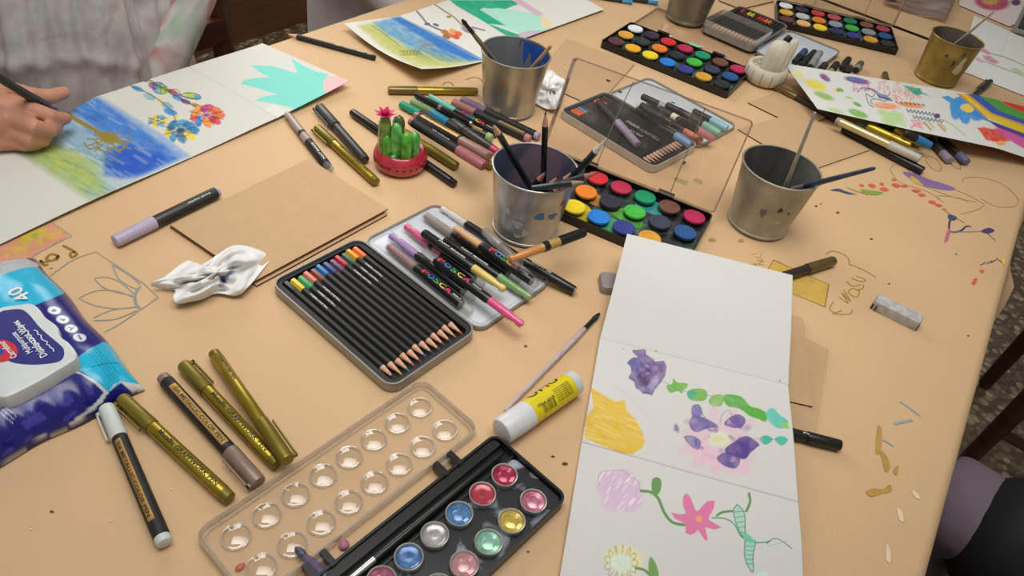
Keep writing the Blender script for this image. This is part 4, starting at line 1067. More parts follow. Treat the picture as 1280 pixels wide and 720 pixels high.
def pens_left():
    lv = c_('lavender_cap', '#b3a6bb'); marker('felt_marker', 'black marker with pale lavender cap lying left of the kraft folder', (273, 239), (143, 302), barrel=DARKG, cap=lv, plug=lv, cf=.36, pf=.03, r=.0066, capr=1.1, text=[('brush marker', .003, .1, 1, WINK, .5, .03)])
    pencil('graphite_pencil', 'black graphite pencil sticking out over the table edge past the turquoise leaf sheet', U(469, 72.5, .0045), U(357, 42, .0045), r=.0042, prnt=[('FABER-CASTELL 9000', .018, .05, .003), ('6B', .006, .008, .004)], cone=.02)
    LAID.append((U(469, 72.5, .0045), U(357, 42, .0045), .0042))
    pc = c_('pinkish_clear_grip', '#b59a92'); marker('paint_marker', 'black marker with milky pink cap at the edge of the turquoise leaf sheet', (413, 212), (359, 143), barrel=BLACKM, cap=pc, plug=CLEARF, cf=.36, pf=.08, r=.0056, seethru=CLEARF, text=[('PAINT MARKER', .0045, .12, 1, WINK, 0, .04)], window=(c_('pinkish_window', '#a08a86'), .48, .6))
    gk = c_('graphite_cap', '#3b3a37'); marker('felt_marker', 'charcoal grey capped marker beside the gold one, left of the cactus', (457, 200), (399, 134), barrel=DARKG, cap=gk, plug=gk, cf=.38, pf=.04, r=.0062, clip=(gk, 1), capr=1.15)
    marker('paint_marker', 'gold marker between the charcoal marker and the kraft folder', (471, 228), (396, 160), barrel=GOLD, cap=GOLDC, plug=GOLDC, cf=.30, pf=.06, clip=(GOLDC, 1), text=[('GRAFFWORK', .0045, .6, -1, INK, 0, .05), ('LA', .005, .2, -1, INK, 0, .009)], r=.0058)
    marker('paint_marker', 'gold marker lying level, alone behind the pile of markers', (597, 114), (485, 112.5), barrel=GOLD, cap=BRONZE, plug=GOLDC, cf=.32, pf=.05, r=.0056, text=[('MARKER', .003, .1, 1, INK, .5, .04)])
    marker('felt_marker', 'long black brush pen passing behind the red cactus pot', (569, 230), (440, 140), barrel=BLACKP, cap=BLACKP, plug=BLACKP, cf=.34, pf=.04, r=.0052, capr=1.1)
    marker('paint_marker', 'gold marker emerging right behind the red cactus pot', (503, 164), (571, 208), barrel=GOLD, cap=GOLDC, plug=GOLDC, cf=.5, pf=.05, r=.0056)


def pens_pile():
    G = 'marker pile behind the middle bucket'
    sg = c_('sage_cap', '#8da273'); rs = c_('rose_cap', '#96615c'); lv = c_('mauve_violet_cap', '#6f5c74'); tqc = c_('turquoise_grip', '#62b8ab'); te = c_('teal_cap', '#14906f'); bl = c_('teal_blue_cap', '#1b7590')
    mv = c_('mauve_cap', '#8f6a60'); pk = c_('pink_mauve_cap', '#a05c62'); cr = c_('crimson_plug', '#b0204c')
    lm = c_('light_green_plug', '#93ac70')
    marker('paint_marker', 'gold marker end at the bottom of the marker pile, by the middle bucket', (568, 182), (616, 208), barrel=GOLD, cap=GOLDC, plug=GOLDC, cf=.4, r=.0054)
    marker('felt_marker', 'violet-capped black marker nearest the back bucket in the marker pile', (674, 171), (577, 125), barrel=BLACKM, cap=lv, plug=c_('pale_lilac_plug', '#a59ab5'), cf=.32, pf=.05, r=.006)
    marker('felt_marker', 'rose-capped black marker with gold label and pink end plug in the pile', (663, 174), (566, 128), barrel=BLACKM, cap=rs, plug=c_('pink_plug', '#b5787a'), cf=.30, pf=.06, r=.006, strip=(WOODLBL, .08, .4, .4))
    marker('felt_marker', 'teal green-capped marker poking out left of the marker pile', (590, 176), (501, 130), barrel=BLACKM, cap=te, plug=te, cf=.28, r=.0054)
    marker('paint_marker', 'marker with turquoise grip and coloured lettering on black, top of the pile', (621, 168), (536, 120), barrel=BLACKP, cap=tqc, plug=BLACKP, cf=.42, r=.0056, seethru=CLEAR, text=posca(.5, -1))
    marker('felt_marker', 'sage green-capped marker with light green end plug in the pile', (615, 173), (515, 126), barrel=mat('brown_black', '#2d251c', .4), cap=sg, plug=lm, cf=.32, pf=.06, r=.0062, strip=(WOODLBL, .12, .34, .4))
    marker('felt_marker', 'blue-green capped black marker in the middle of the pile', (608, 184), (538, 140), barrel=BLACKM, cap=bl, plug=BLACKM, cf=.33, r=.0056)
    marker('felt_marker', 'black marker with crimson end plug lying across the pile', (623, 191), (566, 152), barrel=DARKG, cap=DARKG, plug=cr, cf=.3, pf=.12, r=.0054)
    marker('felt_marker', 'gold-labelled marker with brownish mauve cap on top of the pile', (520, 144), (611, 196), barrel=BLACKM, cap=mv, plug=mv, cf=.35, pf=.06, r=.0062, strip=(WOODLBL, .1, .62, .6), clip=(mv, 1), text=[('SIA METALLIC PEN', .004, .14, 1, INK, 0, .05)])
    marker('felt_marker', 'black marker with dusty pink clipped cap, front edge of the pile', (513, 151), (605, 208), barrel=BLACKM, cap=pk, plug=pk, cf=.34, pf=.05, r=.0062, clip=(pk, 1), text=[('SIA COLOR', .003, .3, 1, WINK, .2, .03)])
    marker('ballpoint_pen', 'thin black pen with silver ring lying over the sage cap', (590, 155), (519, 118), barrel=BLACKP, cap=BLACKP, plug=c_('silver_plug', '#b5b5b2', metal=.8, rough=.3), cf=.4, pf=.03, r=.0036, band=(c_('silver_ring', '#c5c5c2', metal=.9, rough=.25), .52, .57), cat='pen')


PC = [('P', '#c8283a'), ('O', '#2f62c4'), ('S', '#3a8a4a'), ('C', '#e2c02c'), ('A', '#c8283a')]


def posca(x0, d, size=.0088, turn=0.):
    out = []; L = .135
    for i, (ch, q) in enumerate((('P', '#d02a40'), ('O', '#2f6fd0'), ('S', '#2f9050'), ('C', '#e6c42a'), ('A', '#d02a60'))):
        out.append((ch, size, x0 + d * i * .066, d, mat('letter_' + q[1:], q, .45), turn, .0082))
    out.append(('PAINT', .0028, x0 + d * 5.3 * .066, d, WINK, turn, .012)); return out


def pens_right():
    cream = c_('cream_gold', '#c9b98a', metal=.5, rough=.3)
    br = c_('rust_end', '#7c4430')
    G = 'heap'
    marker('felt_marker', 'bronze-capped dark marker whose cap sticks out left of the crayon sheet', (1052, 152), (969, 108), barrel=mat('brown_black', '#2d251c'), cap=BRONZE, plug=BLACKM, cf=.33, r=.0058, clip=None)
    marker('felt_marker', 'long black marker with grey clip along the front of the heap under the crayon sheet', (1053, 161), (1154, 214), barrel=BLACKP, cap=BLACKP, plug=BLACKP, cf=.55, r=.0062, clip=(GREYP, 1))
    marker('paint_marker', 'cream gold marker with white ribbed cap and rust end, front of the heap', (1045, 150), (1150, 199), barrel=cream, cap=c_('rib_white', '#b8b4a8'), plug=GREYP, cf=.36, pf=.05, r=.0062, text=[('PERMANENT', .0035, .2, 1, INK, .2, .05)], band=(br, .93, .995) if False else None)
    marker('felt_marker', 'sea green-capped marker wedged behind the cream gold one', (1120, 176), (1071, 155), barrel=cream, cap=c_('sea_green_cap', '#6f9c86'), plug=BLACKM, cf=.5, r=.0056)
    ye = c_('bright_gold', '#cdb237', metal=.55, rough=.3)
    marker('paint_marker', 'bright yellow gold marker third in the heap under the crayon sheet', (1084, 157), (1138, 182), barrel=ye, cap=c_('bright_gold_cap', '#b89c3c', metal=.55, rough=.3), plug=ye, cf=.45, r=.0056)
    marker('felt_marker', 'dark brown marker under the crayon sheet between two gold ones', (1098, 156), (1144, 175), barrel=mat('brown_black', '#2d251c'), cap=mat('brown_black', '#2d251c'), plug=BLACKM, cf=.4, r=.005)
    marker('paint_marker', 'yellow gold marker with black end beside the blue cap', (1117, 161), (1153, 180), barrel=ye, cap=ye, plug=BLACKM, cf=.4, r=.0052)
    marker('felt_marker', 'blue-capped marker emerging under the crayon sheet', (1131, 166), (1163, 182), barrel=BLACKM, cap=c_('sky_blue_cap', '#2878b4'), plug=BLACKM, cf=.56, r=.0058)
    gl = c_('grey_lilac_cap', '#8f7f92'); marker('felt_marker', 'marker with grey lilac clipped cap at the right end of the heap', (1161, 173), (1187, 201), barrel=DARKG, cap=gl, plug=gl, cf=.34, r=.006, clip=(gl, 1))
    sb = c_('slate_blue_cap', '#62627f'); marker('felt_marker', 'marker with slate blue clipped cap, rightmost of the heap', (1175, 172), (1209, 203), barrel=BLACKM, cap=sb, plug=sb, cf=.30, r=.006, clip=(sb, -1))
    marker('felt_marker', 'black marker lying by the gold bucket, half under the rainbow', (1205, 130), (1238, 102), barrel=BLACKP, cap=BLACKP, plug=BLACKM, cf=.4, r=.0052, clip=(BLACKP, 1))
    marker('felt_marker', 'small bronze pen end peeping above the crayon sheet', (1110, 112), (1106, 92), barrel=BRONZE, cap=BRONZE, plug=BLACKM, cf=.5, r=.0052)
    # single ones on the open paper
    marker('felt_marker', 'black pen with bronze cap half under the front sheet, by the yellow crayon box', (945, 356), (1042, 326), barrel=mat('brown_black', '#2d251c'), cap=BRONZE, plug=BLACKM, cf=.36, r=.0058, capr=1.12)
    marker('felt_marker', 'black brush pen sticking out under the front sheet beside the kraft cards', (966, 536), (1051, 557), barrel=BLACKP, cap=BLACKP, plug=BLACKP, cf=.5, r=.0054, text=[('Pitt', .003, .42, 1, WINK, 0, .008)])


def pens_tin():
    """paint markers in the open lid of the front pencil tin (floor of the lid 2 mm up)"""
    b0 = .0042
    cl = lambda n, h: mat('ink_' + n, h, .35)
    def pm(label, a, b, col, letters=None, endclear=False, **k):
        return marker('paint_marker', label, a, b, barrel=BLACKP, cap=cl(*col), plug=k.pop('plug', CLEARF), cf=k.pop('cf', .36), pf=k.pop('pf', .12), r=.0054, capr=1.04, seethru=CLEARF if col[0] in ('grey', 'mauve') else CLEAR, base=k.pop('base', b0), text=letters or [], group=None, **k)
    pm('paint marker with mauve grip, nearest the pencils in the tin lid', (589, 390), (485, 307), ('mauve', '#a06a72'), posca(.56, -1))
    pm('paint marker with lavender grip beside the mauve one in the tin lid', (592, 374), (487, 293), ('lavender', '#a482b4'), [('PAINT MARKER', .003, .5, -1, WINK, 0, .03)])
    pm('paint marker with rose pink grip reaching the corner of the tin lid', (604, 357), (506, 282), ('rose', '#d0567c'), [('MARKER Non-Toxic', .003, .52, -1, WINK, -.3, .05), ], window=(cl('rose_window', '#a8566c'), .5, .6))
    pm('paint marker whose hot pink end sticks out over the front of the tin lid', (530, 314), (654, 407), ('hotpink', '#e0508a'), posca(.16, 1), cf=.34, pf=.14)
    pm('paint marker with pale yellow grip in the tin lid', (529, 291), (632, 363), ('yellow', '#e0c468'), [('PAINT MARKER', .003, .2, 1, WINK, 0, .04)], cf=.40, pf=.03, plug=BLACKP)
    pm('paint marker with pale green grip at the right corner of the tin lid', (556, 300), (664, 373), ('green', '#86b06a'), [('PAINT MARKER', .003, .2, 1, WINK, 0, .04)], cf=.38, pf=.03, plug=BLACKP)
    pm('paint marker with taupe grip at the back of the tin lid', (650, 351), (531, 269), ('grey', '#9c8880'), posca(.62, -1), cf=.32, pf=.12)
    pm('paint marker with peach grip between taupe and clear ones in the tin lid', (671, 356), (567, 284), ('peach', '#dca878'), posca(.55, -1), cf=.36, pf=.06)
    # over the rim and beside the tin
    pm('paint marker with colourless clear cap lying along the back rim of the tin lid', (648, 322), (551, 260), ('clear', '#cfcac4'), None, base=.0, cf=.36, pf=.03, plug=BLACKP)
    marker('felt_marker', 'black marker with white print leaving the tin towards the front sheet', (640, 318), (719, 364), barrel=BLACKP, cap=BLACKP, plug=BLACKP, cf=.4, r=.0052, text=[('PAINT MARKER PC', .0032, .3, 1, WINK, .1, .05)], band=(GREYP, .985, .999))
    marker('paint_marker', 'clear-bodied marker with grey ink at the foot of the middle bucket', (650, 330), (606, 289), barrel=CLEARF, cap=c_('grey_ink', '#8c8680'), plug=CLEARF, cf=.5, r=.0054, seethru=CLEARF)
    marker('paint_marker', 'orange-gripped brush marker leaning over the black ones by the middle bucket', (731, 290), (636, 325), barrel=c_('amber_barrel', '#b08a4a', rough=.25), cap=cl('orange', '#c98442'), plug=BLACKP, cf=.42, pf=.03, r=.0054, seethru=CLEAR, window=(BLACKP, .03, .36), band=(BLACKP, .50, .57), text=[('brush marker', .003, .08, 1, WINK, .1, .03)])


pens_front_left(); pens_left(); pens_pile(); pens_right(); pens_tin()
# ================================================================ boards, tins, palettes, buckets and small things
def frame(BL, BR, z=0.):
    """table frame for a rectangle from its front-left and front-right corners (photo px): origin front-left"""
    A = U(*BL); B = U(*BR); a = math.atan2(B.y - A.y, B.x - A.x)
    return A, a


def kraft_board(name, label, quads, thick=.0018, cat='kraft folder'):
    """one folder = stacked boards; quads: list of four (px, py, z) corners"""
    c = sum((U(*q[:3]) for q in quads[0]), Vector()) / 4; c.z = T
    root = empty(name, c); tag(root, label, cat)
    for q in quads:
        P = [U(*p) - c for p in q]
        ar = sum(P[i].x * P[(i + 1) % 4].y - P[(i + 1) % 4].x * P[i].y for i in range(4))
        if ar < 0: P = P[::-1]
        b = MB(); dz = Vector((0, 0, thick)); n = 8
        # top and bottom as a small grid so that the board is not a bare box
        top = []; bot = []
        for i in range(n + 1):
            for j in range(n + 1):
                s, t = i / n, j / n; p = P[0] * (1 - s) * (1 - t) + P[1] * s * (1 - t) + P[2] * s * t + P[3] * (1 - s) * t
                w = .0006 * math.sin(PI * s) * math.sin(PI * t)
                top.append(p + Vector((0, 0, w))); bot.append(p - dz + Vector((0, 0, w)))
        f = []; g = []
        for i in range(n):
            for j in range(n):
                k = i * (n + 1) + j; f.append((k, k + n + 1, k + n + 2, k + 1)); g.append((k + 1, k + n + 2, k + n + 1, k))
        b.add(top, f, KRAFTB); b.add(bot, g, KRAFTB)
        ring = [i * (n + 1) for i in range(n + 1)] + [n * (n + 1) + j for j in range(1, n + 1)] + [i * (n + 1) + n for i in range(n - 1, -1, -1)] + [j for j in range(n - 1, 0, -1)]
        v = [top[i] for i in ring] + [bot[i] for i in ring]; m = len(ring)
        b.add(v, [((i + 1) % m, i, m + i, m + (i + 1) % m)[::-1] for i in range(m)], KRAFTE)
        b.build('board', root, 30)
    return root


def kraft_things():
    kraft_board('kraft_folder', 'brown kraft folder of two boards between the tissue and the cactus', [[(212, 283, .0025), (321, 357, .0025), (484, 268, .0025), (385, 202, .0025)], [(213, 281, .006), (317, 352, .0065), (485, 261, .0075), (386, 198, .006)]])
    kraft_board('kraft_folder', 'kraft folder lying behind the right bucket and its brushes', [[(922, 161, .0022), (1010, 214, .0022), (1088, 187, .0022), (1000, 139, .0022)]])
    kraft_board('kraft_folder', 'kraft folder between the back bucket and the far palette, partly under the clear lid', [[(664, 98, .0022), (745, 134, .0022), (793, 80, .0022), (709, 48, .0022)]])
    kraft_board('kraft_card', 'lower kraft card sticking out right of the front sheet', [[(960, 398, .0022), (945, 520, .0022), (1018, 543, .0022), (1036, 437, .0022)]], cat='kraft card')
    kraft_board('kraft_card', 'upper kraft card right of the front sheet, on top of another card', [[(945, 384, .0046), (935, 490, .0046), (1016, 508, .0046), (1004, 397, .0046)]], cat='kraft card')
    kraft_board('kraft_folder', 'kraft folder at the top edge of the photo beyond the clear pencil box', [[(898, 0, .003), (926, 11, .003), (968, 1, .003), (938, -12, .003)]])
    kraft_board('kraft_folder', 'kraft folder under the crayon sheet beside the cream clay pot', [[(935, 128, .0022), (1000, 160, .0022), (1075, 130, .0022), (1005, 102, .0022)]])


# ---------------------------------------------------------------- pencil tins
TINM = mat('brushed_tin', '#9a9892', .42, .6, var=.08); TINI = mat('tin_white_inside', '#c9cdd2', .4, .1, var=.03); INSERT = mat('black_insert', '#201f1e', .5, var=.08)


def tin(label, loc, rz, L, W, lidgap, rimmat=TINM, lidlabel=None, lidh=.006, liddy=None, cover=None, text=None):
    root = empty('pencil_tin', loc, rz); tag(root, label, 'pencil tin')
    o = rrect(-L / 2, -W / 2, L / 2, W / 2, .013); i = rrect(-L / 2 + .0016, -W / 2 + .0016, L / 2 - .0016, W / 2 - .0016, .0118)
    b = MB(); b.ringprism(o, i, .0004, .0125, rimmat); b.prism(o, .0004, .0014, rimmat); b.build('tray', root)
    i2 = rrect(-L / 2 + .006, -W / 2 + .008, L / 2 - .006, W / 2 - .008, .006)
    i1 = rrect(-L / 2 + .0019, -W / 2 + .0019, L / 2 - .0019, W / 2 - .0019, .0115)
    b = MB(); b.ringprism(i1, i2, .002, .0105, INSERT); b.prism(i1, .0017, .0028, INSERT)
    if text:
        for tx, w, s, x, y in text: b.text(tx, s, mat('pale_print', '#9a9894', .5), lambda px, py, x=x, y=y: (x + px, y + py, .0144), w)
    b.build('insert', root)
    dy = liddy if liddy is not None else W + lidgap
    o = rrect(-L / 2 + .001, dy - W / 2, L / 2 - .001, dy + W / 2, .013); i = rrect(-L / 2 + .0026, dy - W / 2 + .0016, L / 2 - .0026, dy + W / 2 - .0016, .0118)
    b = MB(); b.ringprism(o, i, .0006, lidh, TINM); b.prism(o, .0006, .0018, TINM); li = b.build('lid', root)
    b = MB(); j = rrect(-L / 2 + .008, dy - W / 2 + .008, L / 2 - .008, dy + W / 2 - .008, .008); b.prism(i, .0019, .0026, TINI); b.prism(j, .0027, .0032, TINI, bev=.0003); b.build('lid_lining', li)
    b = MB()
    for x in (-L * .28, L * .28): b.lathe([(x - .012, 0), (x - .012, .0016), (x + .012, .0016), (x + .012, 0)], TINM, 8, M=Matrix.Translation((0, W / 2 + lidgap * .5, .004)))
    b.build('hinge', root)
    return root


ORD = 'first second third fourth fifth sixth seventh eighth ninth tenth eleventh twelfth'.split()
DIPS = [('#1c1b1a', 'black'), ('#e3c41c', 'yellow'), ('#1f9a5c', 'green'), ('#d9745c', 'salmon'), ('#7c3f2a', 'brown'), ('#1f6fae', 'sky blue'), ('#27396e', 'navy'), ('#553a5c', 'purple'), ('#b81f3a', 'crimson'), ('#1c5a3c', 'dark green'), ('#e0981c', 'golden yellow'), ('#e0701c', 'orange')]


def tins():
    # front tin
    A = U(337, 363); B = U(488, 497); a = math.atan2(B.y - A.y, B.x - A.x); ex = Vector((math.cos(a), math.sin(a), 0)); ey = Vector((-ex.y, ex.x, 0))
    L, W = .186, .116; c = A + ex * .0935 + ey * .0585; c.z = T
    tin('open silver tin of black-barrelled coloured pencils, front middle of the table', c, a, L, W, .004)
    for k, (h, n) in enumerate(DIPS):
        y = -.0445 + k * .0081; m = mat('pencil_paint_' + h[1:], h, .35); j = (k * 37 % 5) * .0007
        P = lambda x: c + ex * x + ey * y + Vector((0, 0, .0072))
        pencil('coloured_pencil', f'{n}-ended coloured pencil in the front tin' if n != 'black' else 'black-ended coloured pencil, outermost in the front tin', P(-.0855 + j), P(.083 + j), r=.0037, dip=(m, .017 + j), lead=m, prnt=[('FABER-CASTELL', .03, .028, .0028)] if k in (1, 2, 3, 8, 9, 10) else None, cone=.018, group=None)
    # middle tin seen through the raised palette lid
    P = [U(700, 147), U(815, 222), U(868, 190), U(755, 118)]; c2 = sum(P, Vector()) / 4; c2.z = T; a2 = math.radians(-37.5)
    ex2 = Vector((math.cos(a2), math.sin(a2), 0)); ey2 = Vector((-ex2.y, ex2.x, 0))
    tin('pencil tin with pale rim behind the raised clear palette lid', c2, a2, .180, .112, .003, rimmat=mat('pale_rim', '#b9b4ac', .35, .2), text=[('FABER-CASTELL', .062, .011, -.010, .004), ('Art GRIP', .024, .007, .008, -.010)])
    cols = ['#2a2826', '#d2642c', '#c8502c', '#5a7fae', '#3a3836', '#2a2826', '#3a3836', '#2a2826', '#c9582c', '#d2703c', '#2a2826', '#3a3836']
    nm = ['charcoal', 'orange', 'rust', 'dull blue', 'dark grey', 'soot black', 'slate', 'coal black', 'brick', 'apricot', 'jet black', 'smoke grey']
    for k in range(12):
        y = -.0425 + k * .0077; m = mat('pencil_paint_' + cols[k][1:], cols[k], .4)
        Q = lambda x: c2 + ex2 * x + ey2 * y + Vector((0, 0, .0072))
        pencil('coloured_pencil', f'{ORD[k]} pencil from the near side of the tin behind the raised lid, {nm[k]}-ended', Q(-.082), Q(.080), r=.0035, dip=(m, .018), lead=m, group='pencils in the tin behind the lid', cone=.017, wood=mat('pinkish_wood', '#c9a08a', .6))
    F = lambda x, y: (680 + x / 3.274, 70 + y / 3.273)
    mk = [('dark', '#2c2a2c', (425, 180), (520, 235)), ('lilac', '#a79ab0', (400, 165), (540, 230)), ('ivory', '#cfc8b8', (470, 215), (575, 275)), ('blue', '#6f8fb8', (470, 285), (600, 365)), ('orange', '#cf7a5c', (500, 262), (645, 350)), ('pink', '#c87f8a', (545, 258), (690, 338)), ('green', '#7fae94', (580, 240), (720, 318)), ('aqua', '#86b8be', (610, 225), (750, 298)), ('jet black', '#1c1a1c', (395, 200), (480, 245)), ('sooty', '#242224', (410, 215), (500, 262)), ('coal', '#201e20', (440, 230), (520, 275)), ('ink blue', '#2a3550', (385, 218), (470, 262)), ('black', '#1a191a', (500, 200), (600, 250))]
    for n, h, p, q in mk:
        marker('paint_marker', f'{n}-tipped paint marker in the tin lid seen through the raised palette lid', F(*p), F(*q), barrel=BLACKM, cap=mat('far_ink_' + h[1:], h, .35), plug=BLACKM, cf=.48, r=.0052, base=.0042)
    marker('paint_marker', 'lavender-gripped marker lying across the pencils behind the palette lid', (748, 127), (797, 181), barrel=BLACKM, cap=mat('far_ink_lavender', '#8f8296', .4), plug=BLACKM, cf=.5, r=.0056, base=.0118)
    # far tin with a clear half box, its lid full of pens
    P = [U(879, 41), U(918, 20), U(977, 42), U(942, 69)]; c3 = sum(P, Vector()) / 4; c3.z = T + .0056; a3 = math.radians(-32 + 90 + 180)
    ex3 = Vector((math.cos(a3), math.sin(a3), 0)); ey3 = Vector((-ex3.y, ex3.x, 0)); L3 = .165; W3 = .11
    r3 = tin('far pencil tin with a clear box over its pencil points, behind the clay pot', c3, a3, L3, W3, .003)
    cols = ['#c03a44', '#2a2826', '#d8b81c', '#d8b81c', '#2a2826', '#c03030', '#c03030', '#d8781c', '#d8781c', '#2a2826', '#2a2826', '#2a2826']
    for k in range(12):
        y = .0415 - k * .0076; m = mat('pencil_paint_' + cols[k][1:], cols[k], .4); x0 = -.076
        Q = lambda x: c3 + ex3 * x + ey3 * (-y) + Vector((0, 0, .0072))
        pencil('coloured_pencil', f'{ORD[k]} pencil from the left side of the far tin with the clear box', Q(x0), Q(.066), r=.0035, dip=(m, .018), lead=m, group='pencils in the far tin', cone=.017)
    b = MB(); o = rrect(.0, -W3 / 2 + .001, L3 / 2 - .001, W3 / 2 - .001, .006); i = rrect(.0006, -W3 / 2 + .0016, L3 / 2 - .0016, W3 / 2 - .0016, .0055)
    b.ringprism(o, i, .0128, .024, CLEARE); b.prism(i, .0236, .024, CLEAR)
    x = b.build('clear_box'); x.location = c3; x.rotation_euler = (0, 0, a3); tag(x, 'clear plastic box lid set over the pencil points of the far tin', 'plastic box')
    C6 = lambda x, y: (940 + x / 5.805, y / 5.805)
    for k, (p, q, n, h) in enumerate((((385, 370), (310, 450), 'navy', '#35466e'), ((452, 380), (360, 475), 'black', '#1c1b1c'), ((492, 385), (420, 490), 'silver grey', '#8f8f92'), ((530, 470), (470, 545), 'charcoal', '#2c2a2c'), ((615, 465), (540, 560), 'soot black', '#1e1d1d'), ((700, 430), (610, 560), 'jet black', '#161516'), ((712, 490), (660, 570), 'dark brown', '#3a2c22'), ((790, 460), (715, 560), 'taupe', '#5c5246'))):
        if k > 4: q = ((p[0] + q[0]) / 2, (p[1] + q[1]) / 2)
        marker('felt_marker', f'{n} pen end poking out behind the crayon sheet, from the far tin lid', C6(*q), C6(*p), barrel=GREYP if k in (2, 4, 7) else BLACKM, cap=mat('pen_cap_' + h[1:], h, .4), plug=BLACKM, cf=.55, r=.0062, base=.0098 if k < 5 else 0)
    marker('felt_marker', 'black capped pen leaning against the clay cactus from the far tin', C6(215, 335), C6(280, 262), barrel=BLACKM, cap=BLACKP, plug=BLACKM, cf=.5, r=.006, base=.012, lift=(.0, .02))


# ---------------------------------------------------------------- watercolour palettes
R1 = ['#dfe2e2', '#34283c', '#c8282c', '#b02848', '#0f8a5c', '#6e4438', '#b02050']
R2 = ['#d8a23c', '#2c3430', '#e07a1e', '#262430', '#3fae3c', '#34384a', '#1d4f86']
R3 = ['#5c3238', '#e8a81e', '#e8cc1c', '#1a78cc', '#2e3680', '#cf962c', '#23262a']
NM1 = ['white', 'plum', 'red', 'rose', 'green', 'brown', 'magenta']


def palette(label, c, rz, rows, stain=.5, spills=(), hinge=(-.055, .055), PX=.0339, PY=.0396, PR=.0142, L=.243, W=.1215):
    root = empty('watercolour_palette', c, rz); tag(root, label, 'paint palette')
    o = rrect(-L / 2, -W / 2, L / 2, W / 2, .006); i = rrect(-L / 2 + .0022, -W / 2 + .0022, L / 2 - .0022, W / 2 - .0022, .004)
    b = MB(); b.ringprism(o, i, .0004, .0125, BLACKP); b.prism(o, .0004, .002, BLACKP)
    fl = stainmat(stain); b.prism(i, .002, .0055, fl)
    for k, j, dx, dy, sx, sy, h in spills:
        x = (k - 3) * PX + dx; y = (1 - j) * PY + dy
        b.poly([(x + sx * math.cos(q) * (1 + .2 * math.sin(3 * q + k)), y + sy * math.sin(q) * (1 + .2 * math.cos(2 * q + j))) for q in np.linspace(0, 2 * PI, 25)[:-1]], .0056 + .00003 * (k + j), mat('spill_' + h[1:], h, .3, var=.25, vscale=70))
    b.build('tray', root)
    b = MB()
    for x in hinge: b.box((x - .011, W / 2 - .002, .010), (x + .011, W / 2 + .006, .0155), BLACKP)
    b.build('hinge_clip', root)
    for j in range(3):
        for k in range(7):
            h = rows[j][k]; m = mat('cake_' + h[1:], h, .55, var=.1, vscale=120, bump=.2, bscale=200)
            p = MB(); x = (k - 3) * PX; y = (1 - j) * PY; M = Matrix.Translation((x, y, .0055))
            p.lathe([(0, PR * .9), (.002, PR * .96), (.0055, PR * .97), (.0060, PR * .9)], BLACKP, 28, 'Z', M); po = p.build('paint_pan', root)
            p = MB(); q = .72 if (k * 3 + j) % 4 else .6
            p.lathe([(.0052, PR * .99), (.0072, PR * 1.0), (.0080, PR * .97), (.0080, PR * q), (.0073, PR * (q - .05)), (.0071, PR * .2), (.0072, 0)], m, 28, 'Z', M); p.build('paint_cake', po)
    return root


def stainmat(f):
    nm = 'stained_tray_%d' % int(f * 100)
    if nm in _M: return _M[nm]
    m = bpy.data.materials.new(nm); m.use_nodes = True; N = m.node_tree.nodes; L = m.node_tree.links; b = N['Principled BSDF']; b.inputs['Roughness'].default_value = .3
    tc = N.new('ShaderNodeTexCoord'); n = N.new('ShaderNodeTexNoise'); n.inputs['Scale'].default_value = 24; n.inputs['Detail'].default_value = 2; L.new(tc.outputs['Object'], n.inputs['Vector'])
    r = N.new('ShaderNodeValToRGB'); e = r.color_ramp.elements; e[0].color = (*rgb('#1c1c1e'), 1); e[1].color = (*rgb('#3a3f44'), 1); e[0].position = .35; e[1].position = .75
    for p, c in ((.52, '#1f2022'), (.56, '#35504a'), (.6, '#2a2e30'), (.66, '#4a6a4a')): q = e.new(p); q.color = (*rgb(c), 1)
    L.new(n.outputs['Fac'], r.inputs[0]); L.new(r.outputs[0], b.inputs['Base Color']); _M[nm] = m
    return m


def clear_lid(root, L, W, pivot, ang, m, deep=.011, smears=(), ribs=True):
    """see-through lid hinged at pivot (y, z in the palette's frame); ang = opening angle from closed"""
    b = MB(); t = .0008
    o = rrect(-L / 2, 0, L / 2, W, .005, 4); i = rrect(-L / 2 + t, t, L / 2 - t, W - t, .0045, 4)
    b.prism(o, 0, t, m)
    b.ringprism(o, i, 0, deep, SMUDGEE)
    o2 = rrect(-L / 2 - .0012, -.0006, L / 2 + .0012, W + .0012, .0055, 4); b.ringprism(o2, o, deep - .0015, deep, SMUDGEE)
    if ribs:
        b.tube([(-.045, .004, .002), (-.043, W * .5, .0015), (-.038, W - .004, .002)], .0008, SMUDGEE, 6); b.tube([(.06, .004, .002), (.06, W - .004, .002)], .0008, SMUDGEE, 6)
    for x, y, rx, ry, sm in smears:
        b.poly([(x + rx * math.cos(a) * (1 + .3 * math.sin(3 * a + x * 900)), y + ry * math.sin(a) * (1 + .3 * math.cos(2 * a))) for a in np.linspace(0, 2 * PI, 17)[:-1]], t + .0003, sm)
    o = b.build('clear_lid', root)
    # local: lid plane x-y, inside towards +z when laid open flat; rotate about x
    o.location = (0, pivot[0], pivot[1]); o.rotation_euler = (PI - ang, 0, 0)
    return o


